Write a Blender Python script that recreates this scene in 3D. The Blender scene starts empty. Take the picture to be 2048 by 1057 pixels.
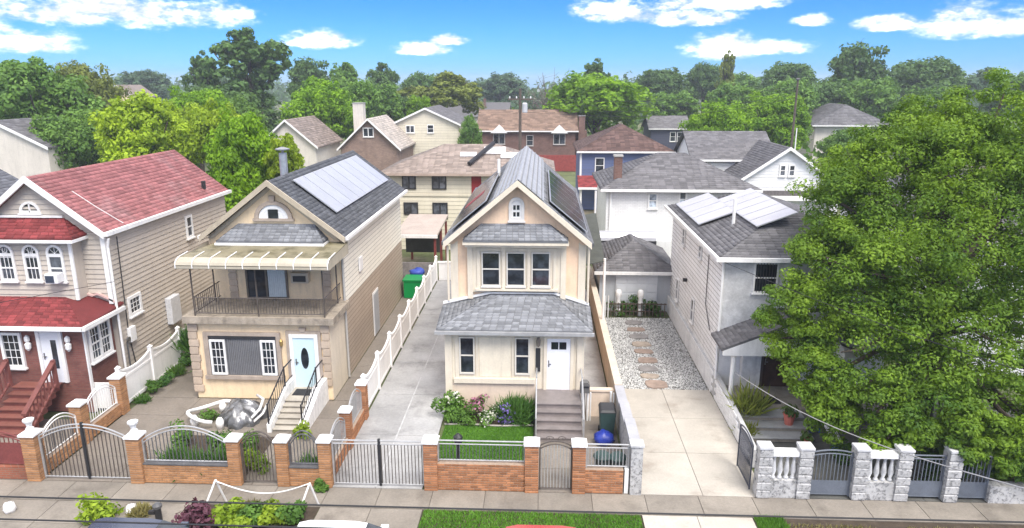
import bpy, math, random
import numpy as np
from mathutils import Vector, Matrix
random.seed(7)
RNG = np.random.default_rng(11)
R_ = math.radians
scene = bpy.context.scene
COL = scene.collection

# ------------------------------------------------------------------ camera
cam = bpy.data.cameras.new('camera')
cam.sensor_width = 36.0
cam.lens = 1400.0 / 2048.0 * 36.0
cam.clip_start = 0.1
cam.clip_end = 6000.0
cam_o = bpy.data.objects.new('camera', cam)
COL.objects.link(cam_o)
cam_o.location = (0, 0, 11.9)
cam_o.rotation_euler = (R_(90 - 14.555), 0, R_(2.415))
scene.camera = cam_o

# ------------------------------------------------------------------ world
SUN_EL, SUN_AZ = 56.0, 150.0        # azimuth clockwise from +Y: behind the camera, a little right
world = bpy.data.worlds.new('World')
scene.world = world
world.use_nodes = True
wt = world.node_tree
wt.nodes.clear()


class NB:
    """small node building helper"""
    def __init__(s, tree):
        s.t = tree

    def n(s, kind, **kw):
        nd = s.t.nodes.new(kind)
        for k, v in kw.items():
            setattr(nd, k, v)
        return nd

    def put(s, sock, v):
        if isinstance(v, bpy.types.NodeSocket):
            s.t.links.new(v, sock)
        elif v is not None:
            if hasattr(sock.default_value, '__len__') and not hasattr(v, '__len__'):
                v = [v] * len(sock.default_value)
            if hasattr(v, '__len__') and len(v) == 3 and len(sock.default_value) == 4:
                v = (*v, 1)
            sock.default_value = v

    def m(s, op, a, b=None, c=None, clamp=False):
        nd = s.n('ShaderNodeMath', operation=op)
        nd.use_clamp = clamp
        s.put(nd.inputs[0], a)
        s.put(nd.inputs[1], b)
        s.put(nd.inputs[2], c)
        return nd.outputs[0]

    def mr(s, v, a, b, c=0.0, d=1.0, smooth=True):
        nd = s.n('ShaderNodeMapRange')
        if smooth:
            nd.interpolation_type = 'SMOOTHSTEP'
        s.put(nd.inputs[0], v)
        for i, q in enumerate((a, b, c, d)):
            s.put(nd.inputs[i + 1], q)
        return nd.outputs[0]

    def mix(s, f, a, b, mode='MIX'):
        nd = s.n('ShaderNodeMix', data_type='RGBA', blend_type=mode)
        s.put(nd.inputs[0], f)
        s.put(nd.inputs[6], a)
        s.put(nd.inputs[7], b)
        return nd.outputs[2]

    def noise(s, vec, scale, detail=3.0, rough=0.55, dist=0.0, color=False):
        nd = s.n('ShaderNodeTexNoise')
        s.put(nd.inputs['Vector'], vec)
        nd.inputs['Scale'].default_value = scale
        nd.inputs['Detail'].default_value = detail
        nd.inputs['Roughness'].default_value = rough
        nd.inputs['Distortion'].default_value = dist
        return nd.outputs['Color' if color else 'Fac']

    def vmath(s, op, a, b=None):
        nd = s.n('ShaderNodeVectorMath', operation=op)
        s.put(nd.inputs[0], a)
        if b is not None:
            s.put(nd.inputs[1], b)
        return nd.outputs[0]

    def xyz(s, x, y, z):
        nd = s.n('ShaderNodeCombineXYZ')
        for i, q in enumerate((x, y, z)):
            s.put(nd.inputs[i], q)
        return nd.outputs[0]


b = NB(wt)
sky = b.n('ShaderNodeTexSky', sky_type='NISHITA')
sky.sun_disc = False
sky.sun_elevation = R_(SUN_EL)
sky.sun_rotation = R_(SUN_AZ)
sky.altitude = 0
sky.air_density = 1.0
sky.dust_density = 0.35
sky.ozone_density = 2.2
tc = b.n('ShaderNodeTexCoord')
dvec = tc.outputs['Generated']
sep = b.n('ShaderNodeSeparateXYZ')
wt.links.new(dvec, sep.inputs[0])
dx, dy, dz = sep.outputs
el = b.m('ARCSINE', dz)
az = b.m('ARCTAN2', dx, dy)
# the clear blue of the photograph: the physical sky taken a little deeper in hue
tint = b.mix(b.mr(el, -0.01, 0.13), (0.14, 0.355, 0.74), (0.075, 0.258, 0.70))
blue = b.mix(1.0, sky.outputs[0], tint, 'MULTIPLY')
# scattered fair-weather clouds, flat on a layer high above the town
w1 = b.noise(b.xyz(b.m('MULTIPLY', az, 1.0), b.m('MULTIPLY', el, 2.2), 0.3), 14.0, 3.0, 0.6)
w2 = b.noise(b.xyz(b.m('MULTIPLY', az, 1.0), b.m('MULTIPLY', el, 2.2), 5.3), 40.0, 3.0, 0.62)
w3 = b.noise(b.xyz(az, b.m('MULTIPLY', el, 2.0), 9.1), 110.0, 2.0, 0.65)
wob = b.m('ADD', b.m('MULTIPLY', b.m('SUBTRACT', w1, 0.5), 2.2), b.m('ADD', b.m('MULTIPLY', b.m('SUBTRACT', w2, 0.5), 2.0), b.m('MULTIPLY', b.m('SUBTRACT', w3, 0.5), 0.8)))
CLOUDS = []   # (azimuth deg, elevation deg, half width deg, half height deg)
for (px, py, hw, hh) in [(210, 18, 230, 30), (60, 83, 85, 20), (645, 78, 75, 18), (840, 98, 62, 12), (898, 80, 36, 10),
                         (1230, 20, 85, 22), (1385, 32, 85, 18), (1430, 2, 130, 18), (1440, 92, 75, 24), (1510, 95, 110, 14),
                         (1622, 40, 36, 11), (1795, 46, 62, 14), (1930, 42, 85, 28), (2070, 48, 95, 20), (250, 36, 22, 12),
                         (488, 28, 22, 11), (-90, 60, 90, 22), (2300, 70, 90, 22)]:
    # directions of the photographed clouds, worked out once from the camera's own angles
    a_ = (px - 1024) / 1400.0
    b_ = (528.5 - py) / 1400.0
    p_, y_ = R_(14.555), R_(2.415)
    fwd = (math.cos(p_) + b_ * math.sin(p_))
    up = (-math.sin(p_) + b_ * math.cos(p_))
    X_ = a_ * math.cos(y_) - fwd * math.sin(y_)
    Y_ = a_ * math.sin(y_) + fwd * math.cos(y_)
    CLOUDS.append((math.atan2(X_, Y_), math.atan2(up, math.hypot(X_, Y_)), hw / 1400.0, hh / 1400.0))
mask = None
for (ca, ce, hw, hh) in CLOUDS:
    u = b.m('MULTIPLY', b.m('SUBTRACT', az, ca), 1.0 / hw)
    v = b.m('SUBTRACT', el, ce - hh * 0.35)
    v = b.m('MAXIMUM', b.m('MULTIPLY', v, 1.0 / (hh * 1.35)), b.m('MULTIPLY', v, -1.0 / (hh * 0.65)))
    q = b.m('ADD', b.m('MULTIPLY', u, u), b.m('MULTIPLY', v, v))
    k = b.m('SUBTRACT', 1.0, q)
    mask = k if mask is None else b.m('MAXIMUM', mask, k)
mask = b.mr(b.m('ADD', b.m('MAXIMUM', mask, -1.5), wob), -0.5, 1.25)
mask = b.m('POWER', mask, 1.7)
# unseen cloud overhead, its cover thickened to add white fill light
den = b.m('ADD', b.m('MAXIMUM', dz, 0.0), 0.12)
pl = b.xyz(b.m('DIVIDE', dx, den), b.m('DIVIDE', dy, den), 1.7)
cn = b.noise(pl, 1.1, 4.0, 0.58)
high = b.m('MULTIPLY', b.mr(cn, 0.35, 0.51), b.mr(el, 0.13, 0.30))
cl = b.m('MAXIMUM', mask, high)
cshade = b.mr(b.m('ADD', cn, b.m('MULTIPLY', b.m('SUBTRACT', w2, 0.5), 0.9)), 0.25, 0.72, 0.40, 1.0)
ccol = b.mix(1.0, (9.4, 9.3, 9.6), cshade, 'MULTIPLY')
skyc = b.mix(b.m('MULTIPLY', cl, 0.96), blue, ccol)
bg = b.n('ShaderNodeBackground')
wt.links.new(skyc, bg.inputs[0])
bg.inputs[1].default_value = 0.05
world.cycles.sampling_method = 'MANUAL'
world.cycles.sample_map_resolution = 512
wo = b.n('ShaderNodeOutputWorld')
wt.links.new(bg.outputs[0], wo.inputs[0])

# ------------------------------------------------------------------ sun (soft, thin high haze)
sun = bpy.data.lights.new('sun', 'SUN')
sun.energy = 0.85
sun.angle = R_(28.0)
sun.color = (1.0, 0.95, 0.88)
sun_o = bpy.data.objects.new('sun', sun)
COL.objects.link(sun_o)
sd = Vector((math.sin(R_(SUN_AZ)) * math.cos(R_(SUN_EL)), math.cos(R_(SUN_AZ)) * math.cos(R_(SUN_EL)), math.sin(R_(SUN_EL))))
sun_o.rotation_euler = sd.to_track_quat('Z', 'Y').to_euler()
sun_o.location = (0, -20, 40)

vs = scene.view_settings
vs.view_transform = 'Standard'
vs.look = 'None'
vs.exposure = 2.52
vs.gamma = 1.0
vs.use_curve_mapping = False
scene.render.engine = 'CYCLES'
scene.cycles.max_bounces = 4
scene.cycles.diffuse_bounces = 3
scene.cycles.glossy_bounces = 2
scene.cycles.transmission_bounces = 3
scene.cycles.transparent_max_bounces = 6
scene.cycles.volume_bounces = 0

# ------------------------------------------------------------------ materials
MATS = {}


def sock(bs, *names):
    for n_ in names:
        if n_ in bs.inputs:
            return bs.inputs[n_]


def M(name, c, rough=0.8, var=0.12, scale=1.2, bump=0.0, bscale=40.0, objvar=0.0, metal=0.0, spec=0.35,
      c2=None, c2scale=2.0, c2lo=0.5, c2hi=0.7, attr=None, streak=0.0, rvar=0.0, trans=0.0):
    """procedural material: base colour, broad mottling, optional second tone, stains and fine relief"""
    if name in MATS:
        return MATS[name]
    m = bpy.data.materials.new(name)
    m.use_nodes = True
    t = m.node_tree
    t.nodes.clear()
    q = NB(t)
    out = q.n('ShaderNodeOutputMaterial')
    bs = q.n('ShaderNodeBsdfPrincipled')
    geo = q.n('ShaderNodeNewGeometry')
    pos = geo.outputs['Position']
    col = q.mix(0.0, c, c)
    if c2 is not None:
        col = q.mix(q.mr(q.noise(pos, c2scale, 5.0, 0.6), c2lo, c2hi), c, c2)
    f = q.mr(q.noise(pos, scale, 5.0, 0.6), 0.25, 0.75, 1.0 - var, 1.0 + var)
    fine = q.mr(q.noise(pos, scale * 14.0, 3.0, 0.6), 0.25, 0.75, 1.0 - var * 0.6, 1.0 + var * 0.6)
    f = q.m('MULTIPLY', f, fine)
    if objvar:
        oi = q.n('ShaderNodeObjectInfo')
        f = q.m('MULTIPLY', f, q.mr(oi.outputs['Random'], 0, 1, 1 - objvar, 1 + objvar, False))
    if attr:
        at = q.n('ShaderNodeAttribute', attribute_name='rnd')
        f = q.m('MULTIPLY', f, q.mr(at.outputs['Fac'], 0, 1, 1 - attr, 1 + attr, False))
    if streak:
        mp = q.n('ShaderNodeMapping')
        q.put(mp.inputs[0], pos)
        mp.inputs['Scale'].default_value = (3.0, 3.0, 0.35)
        f = q.m('MULTIPLY', f, q.mr(q.noise(mp.outputs[0], 1.6, 5.0, 0.65), 0.45, 0.75, 1.0, 1.0 - streak))
    col = q.mix(1.0, col, f, 'MULTIPLY')
    q.put(bs.inputs['Base Color'], col)
    if rvar:
        q.put(bs.inputs['Roughness'], q.mr(q.noise(pos, 0.8, 5.0, 0.6), 0.35, 0.65, max(0.05, rough - rvar), min(1, rough + rvar)))
    else:
        bs.inputs['Roughness'].default_value = rough
    bs.inputs['Metallic'].default_value = metal
    s_ = sock(bs, 'Specular IOR Level', 'Specular')
    s_.default_value = spec
    if bump:
        bp = q.n('ShaderNodeBump')
        bp.inputs['Strength'].default_value = bump
        bp.inputs['Distance'].default_value = 0.02
        q.put(bp.inputs['Height'], q.noise(pos, bscale, 4.0, 0.65))
        t.links.new(bp.outputs[0], bs.inputs['Normal'])
    if trans:
        tr = q.n('ShaderNodeBsdfTranslucent')
        q.put(tr.inputs[0], q.mix(1.0, col, (1.15, 1.2, 0.55), 'MULTIPLY'))
        mx = q.n('ShaderNodeMixShader')
        mx.inputs[0].default_value = trans
        t.links.new(bs.outputs[0], mx.inputs[1])
        t.links.new(tr.outputs[0], mx.inputs[2])
        t.links.new(mx.outputs[0], out.inputs[0])
    else:
        t.links.new(bs.outputs[0], out.inputs[0])
    MATS[name] = m
    return m


def foliage(name, dark, light, trans=0.3):
    """leaf colour: every leaf takes its own tone between the two"""
    if name in MATS:
        return MATS[name]
    m = bpy.data.materials.new(name)
    m.use_nodes = True
    t = m.node_tree
    t.nodes.clear()
    q = NB(t)
    out = q.n('ShaderNodeOutputMaterial')
    bs = q.n('ShaderNodeBsdfPrincipled')
    at = q.n('ShaderNodeAttribute', attribute_name='rnd')
    oi = q.n('ShaderNodeObjectInfo')
    geo = q.n('ShaderNodeNewGeometry')
    f = q.m('ADD', q.m('MULTIPLY', at.outputs['Fac'], 0.75), q.mr(q.noise(geo.outputs['Position'], 0.55, 3.0), 0.3, 0.7, -0.1, 0.45))
    col = q.mix(f, dark, light)
    col = q.mix(1.0, col, q.mr(oi.outputs['Random'], 0, 1, 0.88, 1.12, False), 'MULTIPLY')
    q.put(bs.inputs['Base Color'], col)
    bs.inputs['Roughness'].default_value = 0.6
    sock(bs, 'Specular IOR Level', 'Specular').default_value = 0.25
    tr = q.n('ShaderNodeBsdfTranslucent')
    q.put(tr.inputs[0], q.mix(1.0, col, (1.3, 1.25, 0.5), 'MULTIPLY'))
    mx = q.n('ShaderNodeMixShader')
    mx.inputs[0].default_value = trans
    t.links.new(bs.outputs[0], mx.inputs[1])
    t.links.new(tr.outputs[0], mx.inputs[2])
    t.links.new(mx.outputs[0], out.inputs[0])
    MATS[name] = m
    return m


def glass(name, tint=(0.02, 0.024, 0.03), rough=0.06):
    if name in MATS:
        return MATS[name]
    m = bpy.data.materials.new(name)
    m.use_nodes = True
    q = NB(m.node_tree)
    bs = m.node_tree.nodes['Principled BSDF']
    geo = q.n('ShaderNodeNewGeometry')
    oi = q.n('ShaderNodeObjectInfo')
    n_ = q.noise(geo.outputs['Position'], 2.5, 3.0)
    f = q.m('MULTIPLY', q.mr(n_, 0.35, 0.65, 0.55, 1.7), q.mr(oi.outputs['Random'], 0, 1, 0.6, 1.8, False))
    q.put(bs.inputs['Base Color'], q.mix(1.0, tint, f, 'MULTIPLY'))
    bs.inputs['Roughness'].default_value = rough
    bp = q.n('ShaderNodeBump')
    bp.inputs['Strength'].default_value = 0.02
    q.put(bp.inputs['Height'], q.noise(geo.outputs['Position'], 1.3, 1.0))
    m.node_tree.links.new(bp.outputs[0], bs.inputs['Normal'])
    MATS[name] = m
    return m


def speckle(name, c1, c2, scale=14.0, rough=0.7, lo=0.42, hi=0.55):
    if name in MATS:
        return MATS[name]
    m = bpy.data.materials.new(name)
    m.use_nodes = True
    q = NB(m.node_tree)
    bs = m.node_tree.nodes['Principled BSDF']
    geo = q.n('ShaderNodeNewGeometry')
    p_ = geo.outputs['Position']
    f = q.mr(q.noise(p_, scale, 4.0, 0.7, 0.6), lo, hi)
    g = q.mr(q.noise(p_, 2.0, 4.0), 0.3, 0.7, 0.85, 1.12)
    q.put(bs.inputs['Base Color'], q.mix(1.0, q.mix(f, c1, c2), g, 'MULTIPLY'))
    bs.inputs['Roughness'].default_value = rough
    bp = q.n('ShaderNodeBump')
    bp.inputs['Strength'].default_value = 0.6
    bp.inputs['Distance'].default_value = 0.03
    q.put(bp.inputs['Height'], q.noise(p_, scale, 4.0, 0.7, 0.6))
    m.node_tree.links.new(bp.outputs[0], bs.inputs['Normal'])
    MATS[name] = m
    return m


def brickwork(name, c1, c2, mort, bw=0.22, bh=0.075, var=0.2):
    """coursed masonry too fine to build: brick tone, joints and relief, laid by wall position"""
    if name in MATS:
        return MATS[name]
    m = bpy.data.materials.new(name)
    m.use_nodes = True
    q = NB(m.node_tree)
    bs = m.node_tree.nodes['Principled BSDF']
    geo = q.n('ShaderNodeNewGeometry')
    sp = q.n('ShaderNodeSeparateXYZ')
    q.put(sp.inputs[0], geo.outputs['Position'])
    br = q.n('ShaderNodeTexBrick')
    q.put(br.inputs['Vector'], q.xyz(q.m('ADD', sp.outputs[0], sp.outputs[1]), sp.outputs[2], 0.0))
    q.put(br.inputs['Color1'], c1)
    q.put(br.inputs['Color2'], c2)
    q.put(br.inputs['Mortar'], mort)
    br.inputs['Scale'].default_value = 1.0
    br.inputs['Brick Width'].default_value = bw
    br.inputs['Row Height'].default_value = bh
    br.inputs['Mortar Size'].default_value = bh * 0.12
    g = q.mr(q.noise(geo.outputs['Position'], 1.3, 5.0, 0.65), 0.25, 0.75, 1 - var, 1 + var)
    q.put(bs.inputs['Base Color'], q.mix(1.0, br.outputs['Color'], g, 'MULTIPLY'))
    bs.inputs['Roughness'].default_value = 0.85
    bp = q.n('ShaderNodeBump')
    bp.inputs['Strength'].default_value = 0.5
    bp.inputs['Distance'].default_value = 0.01
    bp.invert = True
    q.put(bp.inputs['Height'], br.outputs['Fac'])
    m.node_tree.links.new(bp.outputs[0], bs.inputs['Normal'])
    MATS[name] = m
    return m


# ------------------------------------------------------------------ mesh helpers
OFF = {}          # world position of each object's origin


class Fr:
    """a facade frame: u runs along the wall, d outwards, z up. ang 0 faces the street (-Y), 90 faces +X"""
    def __init__(s, x=0.0, y=0.0, ang=0.0):
        s.x, s.y, s.a = x, y, R_(ang)
        s.c, s.s = math.cos(s.a), math.sin(s.a)

    def p(s, u, d, z):
        return (s.x + u * s.c + d * s.s, s.y + u * s.s - d * s.c, z)


W = Fr()          # u = X, d = -Y


class MB:
    def __init__(s):
        s.v, s.f = [], []

    def add(s, vs, fs):
        n = len(s.v)
        s.v += [tuple(q) for q in vs]
        s.f += [tuple(n + i for i in f) for f in fs]
        return s

    def box(s, u0, u1, d0, d1, z0, z1, fr=W):
        vs = [fr.p(u, d, z) for z in (z0, z1) for d in (d0, d1) for u in (u0, u1)]
        return s.add(vs, [(0, 1, 3, 2), (4, 6, 7, 5), (0, 4, 5, 1), (2, 3, 7, 6), (0, 2, 6, 4), (1, 5, 7, 3)])

    def wbox(s, x0, x1, y0, y1, z0, z1):
        return s.box(x0, x1, -y1, -y0, z0, z1)

    def prism(s, pts, d0, d1, fr=W):
        """polygon of (u, z) pushed from d0 to d1"""
        n = len(pts)
        vs = [fr.p(u, d0, z) for u, z in pts] + [fr.p(u, d1, z) for u, z in pts]
        fs = [tuple(range(n))[::-1], tuple(range(n, 2 * n))]
        fs += [(i, (i + 1) % n, n + (i + 1) % n, n + i) for i in range(n)]
        return s.add(vs, fs)

    def slab(s, pts, t):
        """polygon in space pushed straight down by t"""
        n = len(pts)
        vs = [tuple(q) for q in pts] + [(q[0], q[1], q[2] - t) for q in pts]
        fs = [tuple(range(n)), tuple(range(n, 2 * n))[::-1]]
        fs += [(i, n + i, n + (i + 1) % n, (i + 1) % n) for i in range(n)]
        return s.add(vs, fs)

    def tube(s, path, r, n=6, r1=None):
        path = [Vector(q) for q in path]
        k = len(path)
        base = len(s.v)
        up = Vector((0, 0, 1))
        for i, q in enumerate(path):
            d = (path[min(i + 1, k - 1)] - path[max(i - 1, 0)]).normalized()
            a = d.cross(up if abs(d.z) < 0.95 else Vector((1, 0, 0))).normalized()
            c = d.cross(a)
            rr = r if r1 is None else r + (r1 - r) * i / (k - 1)
            for j in range(n):
                th = 2 * math.pi * j / n
                s.v.append(tuple(q + (a * math.cos(th) + c * math.sin(th)) * rr))
        for i in range(k - 1):
            for j in range(n):
                s.f.append((base + i * n + j, base + i * n + (j + 1) % n, base + (i + 1) * n + (j + 1) % n, base + (i + 1) * n + j))
        s.f.append(tuple(base + j for j in range(n))[::-1])
        s.f.append(tuple(base + (k - 1) * n + j for j in range(n)))
        return s

    def lathe(s, cx, cy, prof, n=12, sx=1.0, sy=1.0):
        base = len(s.v)
        for (r, z) in prof:
            for j in range(n):
                th = 2 * math.pi * j / n
                s.v.append((cx + r * sx * math.cos(th), cy + r * sy * math.sin(th), z))
        for i in range(len(prof) - 1):
            for j in range(n):
                s.f.append((base + i * n + j, base + i * n + (j + 1) % n, base + (i + 1) * n + (j + 1) % n, base + (i + 1) * n + j))
        s.f.append(tuple(base + j for j in range(n))[::-1])
        s.f.append(tuple(base + (len(prof) - 1) * n + j for j in range(n)))
        return s

    def build(s, name, mat, parent=None, smooth=False, bevel=0.0, kind=None):
        if parent is not None:
            o_ = OFF[parent.name]
        else:
            a = np.array(s.v)
            o_ = ((a[:, 0].min() + a[:, 0].max()) / 2, (a[:, 1].min() + a[:, 1].max()) / 2, a[:, 2].min())
        me = bpy.data.meshes.new(name)
        me.from_pydata([(q[0] - o_[0], q[1] - o_[1], q[2] - o_[2]) for q in s.v], [], s.f)
        me.materials.append(mat)
        if smooth:
            me.shade_smooth()
        o = bpy.data.objects.new(name, me)
        COL.objects.link(o)
        if parent is not None:
            o.parent = parent
        else:
            o.location = o_
        OFF[o.name] = o_
        if bevel:
            md = o.modifiers.new('bevel', 'BEVEL')
            md.width = bevel
            md.segments = 2
            md.limit_method = 'ANGLE'
        if kind:
            o['kind'] = kind
        return o


def tag(o, label=None, cat=None, group=None, kind=None):
    if label:
        o['label'] = label
    if cat:
        o['category'] = cat
    if group:
        o['group'] = group
    if kind:
        o['kind'] = kind
    return o


def thing(name, label, cat, loc, group=None):
    o = bpy.data.objects.new(name, None)
    o.empty_display_size = 0.3
    COL.objects.link(o)
    o.location = loc
    OFF[o.name] = tuple(loc)
    return tag(o, label, cat, group)


UNIT = {}


def unit_mesh(shape, mat, name):
    key = (shape, mat.name, name)
    if key in UNIT:
        return UNIT[key]
    me = bpy.data.meshes.new(name)
    if shape == 'lap':      # clapboard: thick at its lower edge
        vs = [(0, 0, 0), (1, 0, 0), (0, -1, 0), (1, -1, 0), (0, 0, 1), (1, 0, 1), (0, -0.15, 1), (1, -0.15, 1)]
    else:
        vs = [(u, -d, z) for z in (0, 1) for d in (0, 1) for u in (0, 1)]
    me.from_pydata(vs, [], [(0, 1, 3, 2), (4, 6, 7, 5), (0, 4, 5, 1), (2, 3, 7, 6), (0, 2, 6, 4), (1, 5, 7, 3)])
    if shape == 'brick':    # a block with worn edges
        e = 0.06
        vs, fs = [], []
        me.clear_geometry()
        for z, k in ((0, 0), (0.12, e), (0.88, e), (1, 0)):
            i = e - k
            vs += [(i, -i, z), (1 - i, -i, z), (1 - i, -1 + i, z), (i, -1 + i, z)]
        fs = [(0, 1, 2, 3), (15, 14, 13, 12)]
        for L in range(3):
            for j in range(4):
                fs.append((L * 4 + j, L * 4 + 4 + j, L * 4 + 4 + (j + 1) % 4, L * 4 + (j + 1) % 4))
        me.from_pydata(vs, [], fs)
    me.materials.append(mat)
    UNIT[key] = me
    return me


def piece(name, mat, parent, u0, u1, d0, d1, z0, z1, fr=W, shape='box', rot=0.0):
    me = unit_mesh(shape, mat, name)
    o = bpy.data.objects.new(name, me)
    COL.objects.link(o)
    p = fr.p(u0, d0, z0)
    po = OFF[parent.name]
    o.parent = parent
    o.location = (p[0] - po[0], p[1] - po[1], p[2] - po[2])
    o.rotation_euler = (0, rot, fr.a)
    o.scale = (u1 - u0, d1 - d0, z1 - z0)
    return o


def np_mesh(name, verts, quads, mat, parent=None, rnd=None, origin=None, kind=None, smooth=False):
    verts = np.asarray(verts, dtype=np.float32)
    quads = np.asarray(quads, dtype=np.int32)
    o_ = OFF[parent.name] if parent is not None else (origin if origin is not None else (0, 0, 0))
    verts = verts - np.array(o_, dtype=np.float32)
    me = bpy.data.meshes.new(name)
    k = quads.shape[1]
    me.vertices.add(len(verts))
    me.vertices.foreach_set('co', verts.ravel())
    me.loops.add(quads.size)
    me.loops.foreach_set('vertex_index', quads.ravel())
    me.polygons.add(len(quads))
    me.polygons.foreach_set('loop_start', np.arange(0, quads.size, k, dtype=np.int32))
    me.polygons.foreach_set('loop_total', np.full(len(quads), k, dtype=np.int32))
    me.update(calc_edges=True)
    if rnd is not None:
        a = me.attributes.new('rnd', 'FLOAT', 'FACE')
        a.data.foreach_set('value', np.asarray(rnd, dtype=np.float32))
    if smooth:
        me.shade_smooth()
    me.materials.append(mat)
    o = bpy.data.objects.new(name, me)
    COL.objects.link(o)
    if parent is not None:
        o.parent = parent
    else:
        o.location = o_
    OFF[o.name] = tuple(o_)
    if kind:
        o['kind'] = kind
    return o


# ------------------------------------------------------------------ building helpers
def shingles(planes, mat, parent, ex=0.17, tw=0.34, lift=0.018):
    """overlapping roof tabs over each plane (eaveL, eaveR, topR, topL); one mesh"""
    V, Q, RN = [], [], []
    for pl in planes:
        a, c, d, e = [Vector(q) for q in (pl if len(pl) == 4 else (pl[0], pl[1], pl[2], pl[2]))]
        nrm = (c - a).cross(e - a)
        if nrm.length < 1e-6:
            nrm = (c - a).cross(d - a)
        nrm.normalize()
        if nrm.z < 0:
            nrm = -nrm
        h = max((e - a).length, (d - c).length)
        udir = (c - a).normalized()
        slope = nrm.cross(udir)
        if slope.z < 0:
            slope = -slope
        h = abs((e - a).dot(slope)) if abs((e - a).dot(slope)) > 0.05 else h
        rows = max(1, int(h / ex))
        for r in range(rows):
            t0, t1 = r / rows, min(1.0, (r + 1.12) / rows)
            L0, R0, L1, R1 = a.lerp(e, t0), c.lerp(d, t0), a.lerp(e, t1), c.lerp(d, t1)
            wd = (R0 - L0).length
            k = max(1, int(wd / tw))
            off = 0.5 if r % 2 else 0.0
            cuts = [0.0] + [(j + off) / k for j in range(0 if off else 1, k)] + [1.0]
            for j in range(len(cuts) - 1):
                s0, s1 = cuts[j], cuts[j + 1]
                if s1 - s0 < 1e-4:
                    continue
                g = 0.012 / max(wd, .05)
                lf = nrm * (lift + random.uniform(-0.006, 0.006))
                p0, p1 = L0.lerp(R0, s0 + g), L0.lerp(R0, s1 - g)
                p2, p3 = L1.lerp(R1, min(1, s1 - g)), L1.lerp(R1, max(0, s0 + g))
                n = len(V)
                V += [p0 + lf, p1 + lf, p2 + nrm * 0.004, p3 + nrm * 0.004, p0, p1]
                Q += [(n, n + 1, n + 2, n + 3), (n + 4, n + 5, n + 1, n)]
                rv = random.random()
                RN += [rv, rv]
    return np_mesh('shingles', [tuple(q) for q in V], Q, mat, parent, RN, kind='stuff')


def roof(parent, planes, mat, t=0.12, ex=0.17, tw=0.34, label=None, name='roof'):
    mb = MB()
    for pl in planes:
        mb.slab([(q[0], q[1], q[2]) for q in pl], t)
    o = mb.build(name, mat, parent)
    if ex:
        shingles(planes, mat, o, ex, tw)
    if label:
        o['label'] = label
    return o


def hip_planes(x0, x1, y0, y1, ze, zr, inset=None):
    w, d = x1 - x0, y1 - y0
    if w >= d:
        i = inset if inset is not None else d / 2
        ym = (y0 + y1) / 2
        A, B_ = (x0 + i, ym, zr), (x1 - i, ym, zr)
        return [[(x0, y0, ze), (x1, y0, ze), B_, A], [(x1, y1, ze), (x0, y1, ze), A, B_],
                [(x0, y1, ze), (x0, y0, ze), A], [(x1, y0, ze), (x1, y1, ze), B_]]
    i = inset if inset is not None else w / 2
    xm = (x0 + x1) / 2
    A, B_ = (xm, y0 + i, zr), (xm, y1 - i, zr)
    return [[(x0, y0, ze), (x1, y0, ze), A], [(x1, y1, ze), (x0, y1, ze), B_],
            [(x0, y1, ze), (x0, y0, ze), A, B_], [(x1, y0, ze), (x1, y1, ze), B_, A]]


def gable_y_planes(x0, x1, y0, y1, ze, zr, xm=None):
    """ridge along Y"""
    xm = (x0 + x1) / 2 if xm is None else xm
    return [[(x0, y1, ze), (x0, y0, ze), (xm, y0, zr), (xm, y1, zr)], [(x1, y0, ze), (x1, y1, ze), (xm, y1, zr), (xm, y0, zr)]]


def gable_x_planes(x0, x1, y0, y1, ze, zr):
    ym = (y0 + y1) / 2
    return [[(x0, y0, ze), (x1, y0, ze), (x1, ym, zr), (x0, ym, zr)], [(x1, y1, ze), (x0, y1, ze), (x0, ym, zr), (x1, ym, zr)]]


def siding(parent, fr, u0, u1, z0, z1, mat, h=0.2, th=0.032, top=None, d=0.003, gap=0.014):
    """clapboards; top = (apex_u, apex_z) turns the part above z1 into a gable triangle"""
    MB().box(u0 + 0.02, u1 - 0.02, d - 0.002, d - 0.0005, z0, z1, fr).build('gap_shade_sheet', M('gap_shade', (0.16, 0.145, 0.125), 0.95, 0.1), parent)  # dark sheet painting shade lines into the gaps between boards
    z = z0
    while z < z1 - 0.02:
        zz = min(z + h, z1)
        piece('siding_board', mat, parent, u0, u1, d, d + th, z, zz - gap, fr, 'lap')
        z += h
    if top:
        au, azz = top
        while z < azz - 0.1:
            k = (z + h * 0.6 - z1) / (azz - z1)
            a, c = u0 + (au - u0) * k, u1 + (au - u1) * k
            if c - a > 0.1:
                piece('siding_board', mat, parent, a, c, d, d + th, z, min(z + h, azz) - gap, fr, 'lap')
            z += h


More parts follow.
